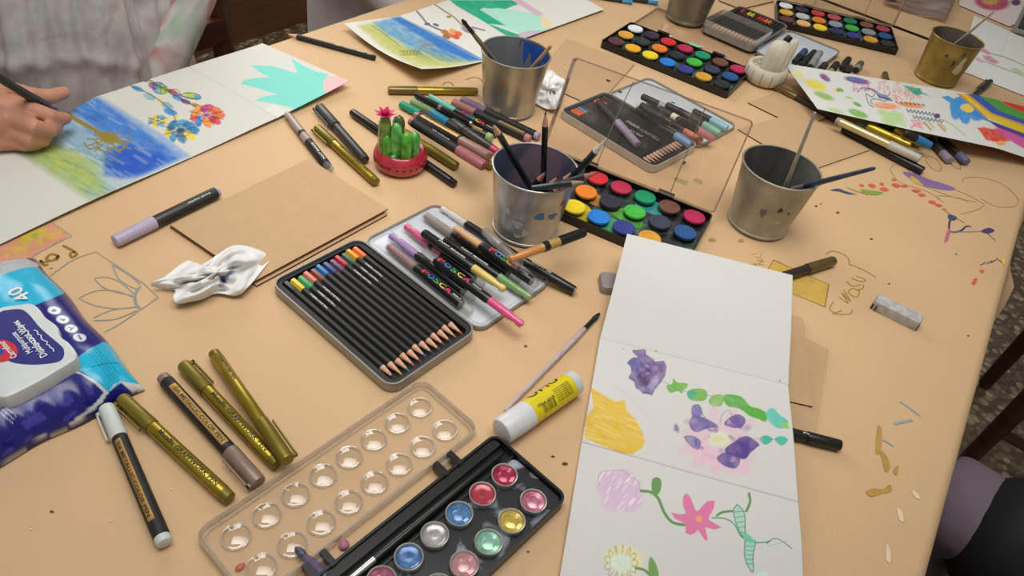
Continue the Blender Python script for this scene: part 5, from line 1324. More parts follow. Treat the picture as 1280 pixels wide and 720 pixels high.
def palettes():
    sm_g = mat('mint_smear', '#8fc4a8', .5); sm_b = mat('blue_smear', '#8a90b8', .5); sm_w = mat('white_smear', '#dcd8cc', .5); sm_y = mat('yellowish_smear', '#b8a468', .5); sm_k = mat('dark_smear', '#5a4a40', .5)
    a = -.3447556; c = Vector((.10234774, .78948424, T))
    r = palette('open black watercolour palette with raised smudged clear lid, by the middle bucket', c, a, (R1, R2, R3), .6, spills=((2, 2, .008, .004, .021, .018, '#b8a424'), (2, 1, .012, .002, .017, .014, '#a8782c'), (4, 1, -.004, -.006, .022, .017, '#4a8f34'), (4, 0, .012, -.006, .018, .018, '#2f8a86'), (3, 2, .02, .0, .018, .016, '#3a8a5a'), (5, 2, 0, 0, .017, .017, '#30446a')))
    clear_lid(r, .243, .121, (.0605, .0155), math.radians(115), CLEARS, smears=((.068, .022, .010, .004, sm_y), (.088, .030, .006, .004, sm_y), (.062, .045, .002, .003, sm_k), (-.05, .1, .003, .002, sm_k), (-.07, .108, .003, .002, sm_k), (.02, .110, .003, .001, sm_k)))
    # far left one, lid laid flat behind it
    A, a = frame((751, 60), (905, 123)); ex = Vector((math.cos(a), math.sin(a), 0)); ey = Vector((-ex.y, ex.x, 0)); c = A + ex * .1185 + ey * .0605; c.z = T
    r = palette('watercolour palette with lid laid flat, a bucket standing on the lid', c, a, (R1, R2, R3), .4)
    clear_lid(r, .243, .121, (.066, .0016), PI, CLEARS, deep=.0036, smears=((.0, .025, .014, .008, sm_g), (.055, .028, .008, .007, sm_b), (-.05, .022, .004, .003, sm_w)), ribs=False)
    # far right one, lid upright
    A, a = frame((971, 34), (1110.5, 67.5)); ex = Vector((math.cos(a), math.sin(a), 0)); ey = Vector((-ex.y, ex.x, 0)); c = A + ex * .118 + ey * .0605; c.z = T
    q2 = [R2[0], '#b8bcb4', R2[2], '#9098a4', R2[4], '#8a9094', R2[6]]; q3 = [R3[0], '#e0b070', R3[2], '#1f2a50', R3[4], R3[5], R3[6]]
    r = palette('watercolour palette with lid standing upright, nearest the gap between the tables', c, a, (R1[:2] + ['#b84038', '#b85058', '#1a7a5a', '#7a5044', '#a83850'], q2, q3), .4)
    clear_lid(r, .243, .121, (.0605, .0155), math.radians(98), CLEARS, smears=((-.03, .085, .03, .025, sm_w), (-.065, .06, .01, .01, sm_g)), ribs=True)


def metal_palette():
    o0 = Vector((.04347698, .65264439, 0)) * HC; a = -2.18905361; ex = Vector((math.cos(a), math.sin(a), 0)); ey = Vector((-ex.y, ex.x, 0)); PX, PY = .02692, .03341
    c = o0 + ex * (PX * 3.5) + ey * PY * .5; c.z = T
    root = empty('watercolour_palette', c, a); tag(root, 'black palette of pearly metallic paints with brush groove, at the front edge', 'paint palette')
    L, y0, y1 = .238, -.052, .0345
    o = rrect(-L / 2, y0, L / 2, y1, .009); i = rrect(-L / 2 + .0022, y0 + .0022, L / 2 - .0022, y1 - .0022, .007)
    tm = stainmat2()
    b = MB(); b.ringprism(o, i, .0004, .012, BLACKP); b.prism(o, .0004, .002, BLACKP)
    g0, g1 = y0 + .011, y0 + .027
    b.prism(rrect(-L / 2 + .003, g1, L / 2 - .003, y1 - .003, .006), .002, .0064, tm)
    b.box((-L / 2 + .004, y0 + .0025, .002), (L / 2 - .004, g0, .0095), BLACKP); b.box((-L / 2 + .004, g1 - .0015, .002), (L / 2 - .004, g1, .0085), BLACKP)
    b.build('tray', root)
    cols = [['#b0173f', '#b52c3f', '#2f6fae', '#a7a0a0', '#2f68a8', '#b04a6a', '#c2a23a', '#5fae84'], ['#c46078', '#d2b02e', '#7cc09a', '#d08a8c', '#c9a0a8', '#8aa0b8', '#c9b070', '#b0a8b0']]
    for j in range(2):
        for k in range(8):
            x = (k - 3.5) * PX; y = (j - .5) * PY; h = cols[j][k]; M = Matrix.Translation((x, y, .0064)); R = .0112
            b = MB(); b.lathe([(0, R * .98), (.0035, R), (.0052, R * 1.02), (.0055, R * .98), (.0052, R * .93), (.003, R * .90)], mat('pan_rim', '#b8b4ae', .3, .5), 28, 'Z', M); p = b.build('paint_pan', root)
            m = mat('pearl_' + h[1:], h, .22, .25, var=.25, vscale=140, bump=.5, bscale=130, coat=.6, hex2=lighten(h, .32 if (j or k > 1) else .12))
            rg = random.Random(j * 9 + k); b = MB(); q = rg.uniform(.1, .35); b.lathe([(.0030, R * .93), (.0040, R * .80), (.0030 - q * .002, R * .5), (.0036, R * .22), (.0033, 0)], m, 28, 'Z', M); b.build('paint_cake', p)
    # lid: domed plate lying open
    od = Vector((-.11229129, .75987385, 0)) * HC; cl = od + ex * (.0485271 * HC * 3.5) + ey * (.06085458 * HC * .5) - c
    lx = cl.dot(ex); ly = cl.dot(ey); PXl, PYl = .0485271 * HC, .06085458 * HC
    b = MB(); Wl = .0385; o = rrect(lx - .117, ly - Wl, lx + .117, ly + Wl, .012, 8); n = len(o)
    ins = lambda d: [offp(o, q, d) for q in range(n)]
    b.prism(ins(.002), .0016, .0024, CLEAR); b.ringprism(o, ins(.0009), .0006, .0085, CLEARE); b.ringprism(ins(.0035), ins(.0045), .0024, .0042, CLEARE)
    for j in range(2):
        for k in range(8):
            M = Matrix.Translation((lx + (k - 3.5) * PXl, ly + (j - .5) * PYl, .0024)); b.lathe([(.0006 + .0006 * math.sin(g), .0108 + .0006 * math.cos(g)) for g in np.linspace(0, 2 * PI, 9)[:-1]], CLEARE, 32, 'Z', M, closed=True); R = .0106; hgt = .0024; rs = (R * R + hgt * hgt) / (2 * hgt)
            pr = [(0, R * 1.03), (.0009, R * 1.01), (.0011, R * .97)] + [(.0009 + rs * math.cos(t) - (rs - hgt), rs * math.sin(t)) for t in np.linspace(math.asin(R * .96 / rs), .02, 9)] + [(hgt + .0009, 0)]
            b.lathe(pr, CLEARD, 32, 'Z', M)
    rs_ = mat('red_smear', '#b8503c', .4); pk = mat('pink_blob', '#b06a88', .35)
    lid = b.build('clear_lid', root, 30)
    b = MB(); P = U(300, 708, .003) - c; M = Matrix.Translation((P.dot(ex), P.dot(ey), .0026)); b.lathe([(0, .004), (.0005, .003), (.0008, 0)], rs_, 12, 'Z', M, sc=(1, .6)); b.build('dried_paint', lid); b = MB(); P = U(430, 681, .003) - c; M = Matrix.Translation((P.dot(ex), P.dot(ey), .0026)); b.lathe([(0, .0042), (.002, .004), (.0035, .002), (.0038, 0)], pk, 12, 'Z', M); b.build('dried_paint', lid)
    b = MB()
    for x in (-.066, .066):
        b = MB(); yb = (y0 + ly + Wl) / 2
        for s in (-.008, .008): b.box((x + s - .0025, yb - .0055, .004), (x + s + .0025, y0 + .003, .0128), BLACKP)
        b.lathe([(x - .0075, 0), (x - .0075, .0022), (x + .0075, .0022), (x + .0075, 0)], CLEARF, 10, M=Matrix.Translation((0, yb - .0015, .008)))
        b.build('hinge', root)
    # brush in the groove
    gy = (g0 + g1) / 2 - .001
    W = lambda x, z: c + ex * x + ey * gy + Vector((0, 0, z))
    brush('paintbrush', 'black-handled brush lying in the groove of the metallic palette', W(-.112, .0078), W(.07, .0078), r=.0036, handle=BLACKP, ferrule=mat('bright_ferrule', '#c9c6c0', .25, .9), hair=BLACKM)
    # lilac water brush resting over the lid's edge
    A = U(408, 722, .006); B = U(369, 684, .0075); M = axis_matrix(A, B); r = empty('water_brush', M=M); tag(r, 'lilac translucent water brush with dark tip resting on the clear domed lid', 'paintbrush'); l = (B - A).length
    b = MB(); b.lathe([(0, 0), (0, .0045), (l * .45, .0045), (l * .6, .003), (l * .74, .0026), (l * .74, 0)], clear('lilac_plastic', tint='#c9bcd8', haze=.35, hazecol='#8f84a8', nscale=60), 14); b.build('barrel', r)
    b = MB(); b.lathe([(l * .73, 0), (l * .73, .0030), (l * .8, .0034), (l * .93, .0026), (l, .0006), (l, 0)], mat('ink_tip', '#4a4c62', .4), 14); b.build('brush_tip', r)


def lighten(h, k):
    return '#' + ''.join('%02x' % int(int(h[i:i + 2], 16) * (1 - k) + 232 * k) for i in (1, 3, 5))


def stainmat2():
    m = bpy.data.materials.new('wet_tray'); m.use_nodes = True; N = m.node_tree.nodes; L = m.node_tree.links; b = N['Principled BSDF']; b.inputs['Roughness'].default_value = .22
    tc = N.new('ShaderNodeTexCoord'); n = N.new('ShaderNodeTexNoise'); n.inputs['Scale'].default_value = 38; n.inputs['Detail'].default_value = 3; n.inputs['Distortion'].default_value = .6; L.new(tc.outputs['Object'], n.inputs['Vector'])
    r = N.new('ShaderNodeValToRGB'); e = r.color_ramp.elements; e[0].color = (*rgb('#2c2c2e'), 1); e[1].color = (*rgb('#a8b0ba'), 1); e[0].position = .56; e[1].position = .72
    L.new(n.outputs['Fac'], r.inputs[0]); L.new(r.outputs[0], b.inputs['Base Color']); return m


# ---------------------------------------------------------------- buckets
BASEZ = {}


def bucket(label, c, mat_out, inner, z0=0., splats=(), h=.089, r=.049, rb=.038):
    root = empty('metal_bucket', Vector((c[0], c[1], T + z0))); tag(root, label, 'bucket')
    t = .0009; b = MB()
    b.lathe([(.0006, 0), (.0006, rb - .0006), (.003, rb), (.0062, rb + .0007), (.0072, rb + .0001), (h * .5, (r + rb) / 2), (h - .002, r - .0002), (h - .0005, r)], mat_out, 48, 'Z')
    for az, z, w, hh, m in splats:
        v = []; R = lambda z: rb + (r - rb) * z / h + .0004
        n = 14; v = [(R(z) * math.cos(az), R(z) * math.sin(az), z)]; f = [(0, 1 + q, 1 + (q + 1) % n) for q in range(n)]
        for ri in range(1, 5):
            for q in range(n):
                g = 2 * PI * q / n; k = (1 + .22 * math.sin(3 * g + az * 7) + .12 * math.sin(5 * g + z * 900)) * ri / 4; zz = z + hh * math.sin(g) * k; aa = az + w / R(z) * math.cos(g) * k
                v.append((R(zz) * math.cos(aa), R(zz) * math.sin(aa), zz))
            if ri < 4: o_ = 1 + (ri - 1) * n; f += [(o_ + q, o_ + n + q, o_ + n + (q + 1) % n, o_ + (q + 1) % n) for q in range(n)]
        b.add(v, f, m)
    b.build('body', root)
    b = MB(); b.lathe([(h - .0005, r - t * .6), (h - .002, r - t), (h * .55, (r + rb) / 2 - t), (.004, rb - t), (.0024, rb - .004), (.0024, 0)], inner, 48, 'Z'); b.build('inner_wall', root)
    b = MB(); b.lathe([(h + .0013 * math.sin(g), r + .0003 + .0013 * math.cos(g)) for g in np.linspace(0, 2 * PI, 9)[:-1]], mat_out, 48, 'Z', closed=True); b.build('rolled_rim', root)
    b = MB(); b.lathe([(.0048 + .0016 * math.sin(g), rb + .0006 + .0016 * math.cos(g)) for g in np.linspace(0, 2 * PI, 9)[:-1]], mat_out, 48, 'Z', closed=True); b.build('base_ring', root)
    return (c[0], c[1], z0, h, r, rb)


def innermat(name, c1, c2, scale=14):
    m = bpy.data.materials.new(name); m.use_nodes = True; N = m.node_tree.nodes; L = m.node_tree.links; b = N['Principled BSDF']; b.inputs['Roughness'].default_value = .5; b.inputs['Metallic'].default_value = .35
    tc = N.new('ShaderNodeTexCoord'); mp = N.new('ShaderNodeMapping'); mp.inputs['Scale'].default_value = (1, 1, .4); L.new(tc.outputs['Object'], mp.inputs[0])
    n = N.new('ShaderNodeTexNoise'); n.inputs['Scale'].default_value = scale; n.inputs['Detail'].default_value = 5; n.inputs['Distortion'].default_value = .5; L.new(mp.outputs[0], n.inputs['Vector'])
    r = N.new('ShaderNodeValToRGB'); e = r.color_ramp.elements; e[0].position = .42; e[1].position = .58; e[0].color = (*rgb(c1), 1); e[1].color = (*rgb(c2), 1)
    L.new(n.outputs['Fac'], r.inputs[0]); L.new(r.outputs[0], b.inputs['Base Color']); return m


INB = []


def segdist(a, b, c, d):
    t = np.linspace(0, 1, 24); A = np.array(a)[None] * (1 - t)[:, None] + np.array(b)[None] * t[:, None]; C = np.array(c)[None] * (1 - t)[:, None] + np.array(d)[None] * t[:, None]
    return float(np.sqrt(((A[:, None] - C[None]) ** 2).sum(-1)).min())


def stick(bk, top, via, zv=.086, zr=None, L=None, rad=.004):
    """line of something standing in a bucket: passes photo px `via` near rim height and shows its upper end at `top`; returns foot, upper end"""
    cx, cy, z0, h, r, rb = bk; best = None
    for slack, dv in [(sl, q) for sl in (0, .006, .015) for q in (0, .004, -.004, .009, -.009, .014, .02, -.015, -.03, -.045)]:
        if slack and best is not None: break
        V = U(*via, z0 + zv + dv)
        for k in range(-6, 120):
            P = U(*top, z0 + zv + k * .0015); d = P - V
            if d.length < .01: continue
            d.normalize()
            if d.z < .05: continue
            # walk down from the upper end until floor or wall
            s = 0; ok = True; Q = P; inside = False
            while True:
                s += .002; X = P - d * s; zz = X.z - T - z0; di = math.hypot(X.x - cx, X.y - cy); lim = rb + (r - rb) * max(zz, 0) / h - rad - .0012 + slack
                if zz < h + .002:
                    if di > lim:
                        if not inside: ok = False
                        break
                    inside = True
                if zz < .0045 + rad: break
                if L and s >= L: break
                Q = X
            if not ok or not inside: continue
            ln = (P - Q).length; cost = abs(ln - L) * .6 if L else 0; cost += abs(dv) * .3
            if Q.z - T - z0 > .03: cost += .05
            for a, b, rr in INB: cost += max(0, rad + rr + .0006 - segdist(Q, P, a, b)) * 60
            if best is None or cost < best[0]: best = (cost, Q, P)
    _, Q, P = best
    INB.append((Q, P, rad)); return Q, P


def buckets():
    bp = mat('blue_splat', '#3f7fb8', .5); wp = mat('grey_splat', '#c4c2c0', .5); op = mat('rust_splat', '#a8643c', .5); kp = mat('dark_splat', '#4a4038', .5); crm = mat('cream_splat', '#cbbd92', .5)
    F = -PI / 2
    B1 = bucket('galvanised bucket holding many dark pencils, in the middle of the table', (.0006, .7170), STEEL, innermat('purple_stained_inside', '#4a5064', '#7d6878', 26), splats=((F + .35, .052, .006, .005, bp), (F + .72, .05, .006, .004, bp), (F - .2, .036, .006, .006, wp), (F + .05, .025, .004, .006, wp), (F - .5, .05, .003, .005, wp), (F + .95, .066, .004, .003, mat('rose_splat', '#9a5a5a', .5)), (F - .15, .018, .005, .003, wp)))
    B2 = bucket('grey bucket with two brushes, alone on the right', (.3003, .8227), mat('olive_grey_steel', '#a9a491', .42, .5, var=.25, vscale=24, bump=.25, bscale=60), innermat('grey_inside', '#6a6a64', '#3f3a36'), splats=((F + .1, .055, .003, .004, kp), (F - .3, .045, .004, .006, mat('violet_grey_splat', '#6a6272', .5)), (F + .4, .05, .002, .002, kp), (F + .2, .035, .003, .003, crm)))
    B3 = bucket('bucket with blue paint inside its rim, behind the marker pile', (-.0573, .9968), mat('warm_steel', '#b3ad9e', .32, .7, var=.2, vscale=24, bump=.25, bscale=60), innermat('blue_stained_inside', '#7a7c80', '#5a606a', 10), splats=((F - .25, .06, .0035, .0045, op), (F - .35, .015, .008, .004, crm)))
    # blue paint wiped round the inside of its rim
    b = MB(); h, r, rb = .089, .049, .038; v = []; f = []; n = 22
    for q in range(n + 1):
        a = math.radians(8 + 82 * q / n); lo = .060 + .012 * math.sin(q * 1.3) + .006 * abs(q - 11) / 11 + (.012 if q < 3 or q > 19 else 0)
        for z in (lo, .0868): R = rb + (r - rb) * z / h - .0014; v.append((R * math.cos(a), R * math.sin(a), z))
    for q in range(n): f.append((2 * q, 2 * q + 1, 2 * q + 3, 2 * q + 2))
    b.add(v, f, mat('cobalt_paint', '#1f4a96', .45, var=.2)); o = b.build('blue_paint', None)
    o.parent = [x for x in bpy.data.objects if x.name.startswith('metal_bucket')][-1]
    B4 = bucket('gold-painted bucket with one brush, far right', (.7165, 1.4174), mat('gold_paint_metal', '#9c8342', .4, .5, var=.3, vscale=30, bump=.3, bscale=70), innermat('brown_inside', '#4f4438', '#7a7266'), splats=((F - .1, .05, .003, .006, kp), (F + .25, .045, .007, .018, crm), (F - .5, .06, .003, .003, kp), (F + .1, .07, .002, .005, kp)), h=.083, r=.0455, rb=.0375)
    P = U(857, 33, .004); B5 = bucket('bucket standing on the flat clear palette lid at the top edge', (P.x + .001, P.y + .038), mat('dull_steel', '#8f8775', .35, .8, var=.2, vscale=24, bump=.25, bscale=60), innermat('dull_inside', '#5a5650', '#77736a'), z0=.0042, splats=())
    # pencils and brush in the middle bucket
    dk = mat('dark_green_lacquer', '#16241f', .3)
    pr = [('FABER-CASTELL', .018, .035, .003)]
    for lb, top, via, kw in (('dark green pencil pointing up left from the middle bucket', (614, 152), (646, 206), dict(body=dk, prnt=pr, cone=.021)), ('dark green pencil standing straight up in the middle bucket', (682, 138), (680, 196), dict(body=dk, cone=.021)), ('dark pencil with white point slanting out to the right of the middle bucket', (758.5, 173), (722, 215), dict(body=dk, cone=.024, wood=mat('white_lacquer', '#d6d4d0', .4), lead=mat('white_lead', '#c9c8c8', .5), prnt=pr))):
        Q, P = stick(B1, top, via, zv=.094, L=.168); pencil('graphite_pencil', lb, Q, P, r=.0038, **kw)
    tips = [((684, 213), (667, 231), 'short pencil with rosy point, leftmost of those leaning on the bucket rim'), ((699, 219), (681, 236), 'short pencil with pinkish point second along the middle bucket rim'), ((717, 213), (695, 229), 'pencil with its point behind the others at the middle bucket rim'), ((704, 226), (689, 238), 'short blue-black pencil with pale wood point in the middle bucket'), ((713.5, 226), (700, 238), 'short pencil with rusty point in front at the middle bucket rim'), ((750, 215), (727, 222), 'pencil with brown point jutting right over the palette from the bucket'), ((735, 227), (704, 231), 'pencil with greyish point jutting out low over the red paint cake')]
    for k, (tp, vi, lb) in enumerate(tips):
        f = [(634, 272), (649, 277), (664, 272), (655, 285), (664, 285), (680, 277), (681, 286)][k]; Q = U(*f, .0085); P = U(*tp, [.094, .095, .096, .094, .094, .103, .097][k])
        if k > 4: Q, P = stick(B1, tp, vi, zv=.088, L=.078)
        else: INB.append((Q, P, .004))
        pencil('short_pencil', lb, Q, P, r=.0038, body=mat('blue_black_lacquer', '#1c2436', .35) if k == 3 else (BLACKM if k % 2 else dk), wood=mat(['rosy_wood', 'pink_wood', 'pink_wood', 'pale_wood', 'rust_wood', 'brown_wood', 'grey_wood'][k], ['#b5735c', '#c28a76', '#b57c6a', '#d6b08c', '#b0705c', '#94604e', '#8f7266'][k], .6), cone=.017)
    # other brushes
    Q, P = stick(B2, (1019, 140), (985, 225), zv=.09, L=.19); brush('paintbrush', 'pale-handled brush standing in the grey bucket on the right', P, Q, r=.0030, handle=mat('pale_handle', '#a59e92', .45, var=.2, vscale=80), taper=.6)
    Q, P = stick(B2, (1094, 210), (1012, 231), zv=.0905, L=.15); brush('paintbrush', 'blue and black brush leaning right over the grey bucket rim', P, Q, r=.0038, handle=mat('blue_black_handle', '#222b3c', .35, var=.4, vscale=40, hex2='#39506e'), taper=.6)
    Q, P = stick(B3, (577, 24), (613, 69), zv=.088, L=.19); brush('paintbrush', 'brush with olive handle and black bristles up in the back bucket', Q, P, r=.0034, handle=mat('olive_handle', '#7d745c', .45, var=.2), ferrule=BLACKP, hair=BLACKM, hl=.014, fl=.016)
    Q, P = stick(B3, (689, 57), (670, 79), zv=.088, L=.125); brush('paintbrush', 'bare wooden brush handle on the right side of the back bucket', P, Q, r=.0034, handle=mat('bare_wood_handle', '#a58a62', .6, var=.15, vscale=120), taper=.75)
    Q, P = stick(B4, (1243, 14), (1198, 52), zv=.083, L=.19); brush('paintbrush', 'slim brush with pale handle standing in the gold bucket', P, Q, r=.003, handle=mat('pale_handle', '#a59e92'), taper=.5)


# ---------------------------------------------------------------- clay pots
def zfor(x, y, py):
    """height above the table where a vertical line at world x, y crosses photo row py"""
    lo, hi = 0, .3
    for _ in range(40):
        m = (lo + hi) / 2
        if PXY([[x, y, T + m]])[0, 1] > py: lo = m
        else: hi = m
    return lo


def column(b, x, y, z0, z1, r, m, n=14, ribs=.07, lean=(0, 0)):
    pr = [(0, .85), (.1, .95), (.35, 1), (.65, 1), (.82, .92), (.93, .68), (.985, .3), (1, 0)]; v = []; f = []; rows = []
    for s, k in pr:
        z = z0 + (z1 - z0) * s; cx = x + lean[0] * s; cy = y + lean[1] * s
        if k == 0: rows.append([len(v)]); v.append((cx, cy, z)); continue
        rows.append(list(range(len(v), len(v) + 2 * n)))
        for i in range(2 * n): t = PI * i / n; q = r * k * (1 + ribs * (1 if i % 2 else -1)); v.append((cx + q * math.cos(t), cy + q * math.sin(t), z))
    for A, B in zip(rows, rows[1:]):
        for i in range(2 * n):
            j = (i + 1) % (2 * n)
            f.append((A[i], A[j], B[0]) if len(B) == 1 else (A[i], A[j], B[j], B[i]))
    b.add(v, f, m)


def cactus():
    c = U(499, 209); c.y += .004; root = empty('clay_cactus_pot', Vector((c.x, c.y, T))); tag(root, 'painted clay cactus with pink flower in a glossy red bowl', 'cactus ornament')
    red = mat('glossy_red_glaze', '#b0182f', .2, var=.2, vscale=45, coat=.6, bump=.2, bscale=70, hex2='#bd3446')
    b = MB(); R = .0345
    b.lathe([(.0005, 0), (.0005, R * .78), (.004, R * .92), (.011, R), (.019, R * 1.0), (.025, R * .93), (.0275, R * .84), (.027, R * .74), (.023, R * .66), (.018, R * .64)], red, 40, 'Z')
    dot = mat('dark_dots', '#4a1020', .4)
    for k, az in enumerate((-1.75, -1.45, -1.2, -.95, -.7, -2.05, -.45)):
        M = Matrix.Rotation(az, 4, 'Z') @ Matrix.Translation((R * 1.003, 0, .0145)) @ Matrix.Rotation(PI / 2, 4, 'Y'); b.lathe([(0, .0017), (.0005, .0012), (.0006, 0)], dot, 8, 'Z', M)
    b.build('bowl', root)
    b = MB(); b.lathe([(.015, R * .66), (.019, R * .64), (.0205, R * .4), (.0208, 0)], mat('painted_soil', '#6a3436', .6, var=.3, vscale=90), 24, 'Z'); b.build('soil', root)
    g1 = mat('leaf_green_glaze', '#3f9a2c', .28, var=.4, vscale=110, coat=.4, hex2='#62bf3e'); g2 = mat('olive_green_glaze', '#56802c', .3, var=.4, vscale=110, coat=.4, hex2='#8aa84a'); g3 = mat('dark_olive_glaze', '#4a5a30', .32, var=.3, vscale=90, coat=.4); g4 = mat('bright_green_glaze', '#2fae3a', .28, var=.4, vscale=110, coat=.4, hex2='#7ac46a')
    cols = [((480, 196), 144, .0078, g2), ((497, 187), 144, .0078, g3), ((494, 199), 154, .0078, g4), ((483, 200), 169, .0056, g1), ((507, 203), 166, .0072, g1), ((517, 199), 165, .0068, g4)]
    for (px, py), top, r, m in cols:
        P = U(px, py, .018); z1 = zfor(P.x, P.y, top); b = MB(); column(b, P.x - c.x, P.y - c.y, .016, z1, r, m, 7); b.build('cactus_stem', root)
    P = U(492, 199, .022); b = MB(); column(b, P.x - c.x, P.y - c.y - .003, .018, .030, .0042, g4, 6); b.build('cactus_bud', root)
    P = U(480, 196, .018); z = zfor(P.x, P.y, 144); fl = mat('pink_petal', '#c41f62', .35, var=.2, vscale=150); b = MB()
    for ring, (n, l, el) in enumerate(((8, .0155, .38), (5, .012, .95))):
        for k in range(n):
            a = 2 * PI * k / n + ring * .3; d = Vector((math.cos(a) * math.cos(el), math.sin(a) * math.cos(el), math.sin(el))); s = Vector((-math.sin(a), math.cos(a), 0)); u = s.cross(d) * -1; o = Vector((P.x - c.x, P.y - c.y, z - .001))
            v = [o, o + d * l * .5 + s * .0034 + u * .0, o + d * l, o + d * l * .5 - s * .0034, o + d * l * .5 + u * .0014, o + d * l * .5 - u * .0012]
            b.add(v, [(0, 1, 4), (1, 2, 4), (2, 3, 4), (3, 0, 4), (1, 0, 5), (2, 1, 5), (3, 2, 5), (0, 3, 5)], fl)
    b.lathe([(0, .003), (.002, .0026), (.0035, 0)], fl, 10, 'Z', Matrix.Translation((P.x - c.x, P.y - c.y, z - .001))); b.build('flower', root)
    # unpainted clay one, far
    c = U(953, 103); c.y += .003; root = empty('clay_cactus_pot', Vector((c.x, c.y, T))); tag(root, 'unpainted cream clay cactus in a ribbed bowl, far behind', 'cactus ornament')
    cr = mat('raw_clay', '#c9c0ac', .75, var=.08, vscale=60, bump=.35, bscale=160); b = MB(); R = .036
    n = 40; prof = [(.0005, .0), (.0005, .70), (.005, .88), (.014, 1.0), (.024, 1.0), (.031, .94), (.033, .86), (.031, .76), (.026, .72), (.022, .70), (.022, 0)]
    b.lathe([(z, R * k) for z, k in prof], cr, n, 'Z')
    gv = mat('clay_groove', '#8f8672', .8)
    for k in range(13): a = 2 * PI * k / 13; b.tube([(R * 1.0 * math.cos(a) * q, R * 1.0 * math.sin(a) * q, z) for z, q in ((.004, .86), (.012, .99), (.02, 1.008), (.028, .985))], .0006, gv, 5)
    b.build('bowl', root)
    b = MB(); P = (.006, .004); column(b, P[0], P[1], .02, zfor(c.x, c.y, 50) - .002, .019, cr, 9, .05, (.004, 0)); b.build('cactus_stem', root); b = MB(); column(b, .021, -.004, .022, zfor(c.x + .02, c.y, 46), .0075, cr, 7, .05, (.006, .0)); b.build('cactus_stem', root)
    b = MB()
    for k in range(9): a = k * .7; b.lathe([(-.003, 0), (-.002, .0028), (.0, .0036), (.002, .0028), (.003, 0)], cr, 8, 'Z', Matrix.Translation((.0225 * math.cos(a), .0225 * math.sin(a), .0245)))
    b.build('clay_pebbles', root)


# ---------------------------------------------------------------- tissues
def tissue(name, label, outline, centre, hmax, seed, stain=None, base=0., pts_hi=(), soft=1.):
    o = smooth(outline, 8, True); n = len(o); R = 34; rng = np.random.default_rng(seed)
    C0 = U(*centre, 0); P = np.zeros((R + 1, n + 1, 3))
    ph = rng.random(6) * 6.28
    hs = [(U(x, y, 0), s, h) for x, y, s, h in pts_hi]
    for i in range(R + 1):
        for j in range(n + 1):
            e = U(*o[j % n], 0); s = i / R; p = C0.lerp(e, s); a = 2 * PI * j / n
            z = hmax * (1 - s ** 2.2) * (.55 + .25 * math.sin(3 * a + ph[0] + 3 * s) + .2 * math.sin(7 * a + ph[1] - 5 * s)) + soft * (.0024 * math.sin(11 * a + 9 * s + ph[2]) * (1 - s * .5) * min(1, s * 3) + .003 * math.sin(5 * a - 14 * s + ph[3]) * min(1, s * 3))
            edge = .004 + .004 * math.sin(4 * a + ph[4])
            z = max(z, 0) + edge * s
            for q, sg, hh in hs: z += hh * math.exp(-((p - q).xy.length / sg) ** 2)
            P[i, j] = (p.x, p.y, T + .001 + base + max(z, 0) )
    # keep the outline where the photo has it: pull points along the view ray for their height
    for i in range(R + 1):
        for j in range(n + 1):
            v = Vector(P[i, j]); k = (v.z - T) / HC; P[i, j, 0] = v.x * (1 - k * .8); P[i, j, 1] = v.y * (1 - k * .8)
    c = Canvas(P, '#e7e6e2')
    if stain: stain(c)
    m = painted('tissue_paper', .9, .4, 700)
    o = c.build(name, m, thick=.0005); return tag(o, label, 'tissue')


def tissues():
    def st(c):
        S = lambda x, y: (170 + x / 6.547, 290 + y / 6.545)
        c.fill([S(690, 370), S(740, 350), S(770, 310), S(800, 300), S(800, 330), S(770, 360), S(740, 400), S(720, 420), S(700, 430), S(680, 440), S(690, 400)], '#6f83ad', .8, 3, tex=.5, seed=4); c.fill([S(745, 340), S(775, 310), S(780, 340), S(755, 385)], '#3f5a9c', .7, 2, tex=.3); c.blob(*S(700, 435), 5, 2, '#6f6f80', .6)
    tissue('crumpled_tissue', 'crumpled white tissue with a blue ink stain, on the corner of the kraft folder', [(189, 357), (205, 349), (233, 328), (247, 332), (258, 330), (285, 312), (303, 309), (322, 313), (339, 322), (329, 338), (312, 359), (296, 370), (270, 368), (250, 376), (222, 381), (217, 374), (219, 364), (204, 362)], (272, 345), .020, 5, st, pts_hi=((300, 325, .02, .010), (262, 350, .015, .007), (235, 345, .02, .005), (240, 368, .012, .005)))
    tissue('crumpled_tissue', 'small crumpled white tissue behind the back bucket', [(664, 100), (676, 94), (688, 88), (697, 95), (707, 104), (705, 118), (699, 134), (688, 138), (672, 131), (662, 120)], (686, 114), .018, 9, None, base=.002, soft=.45)


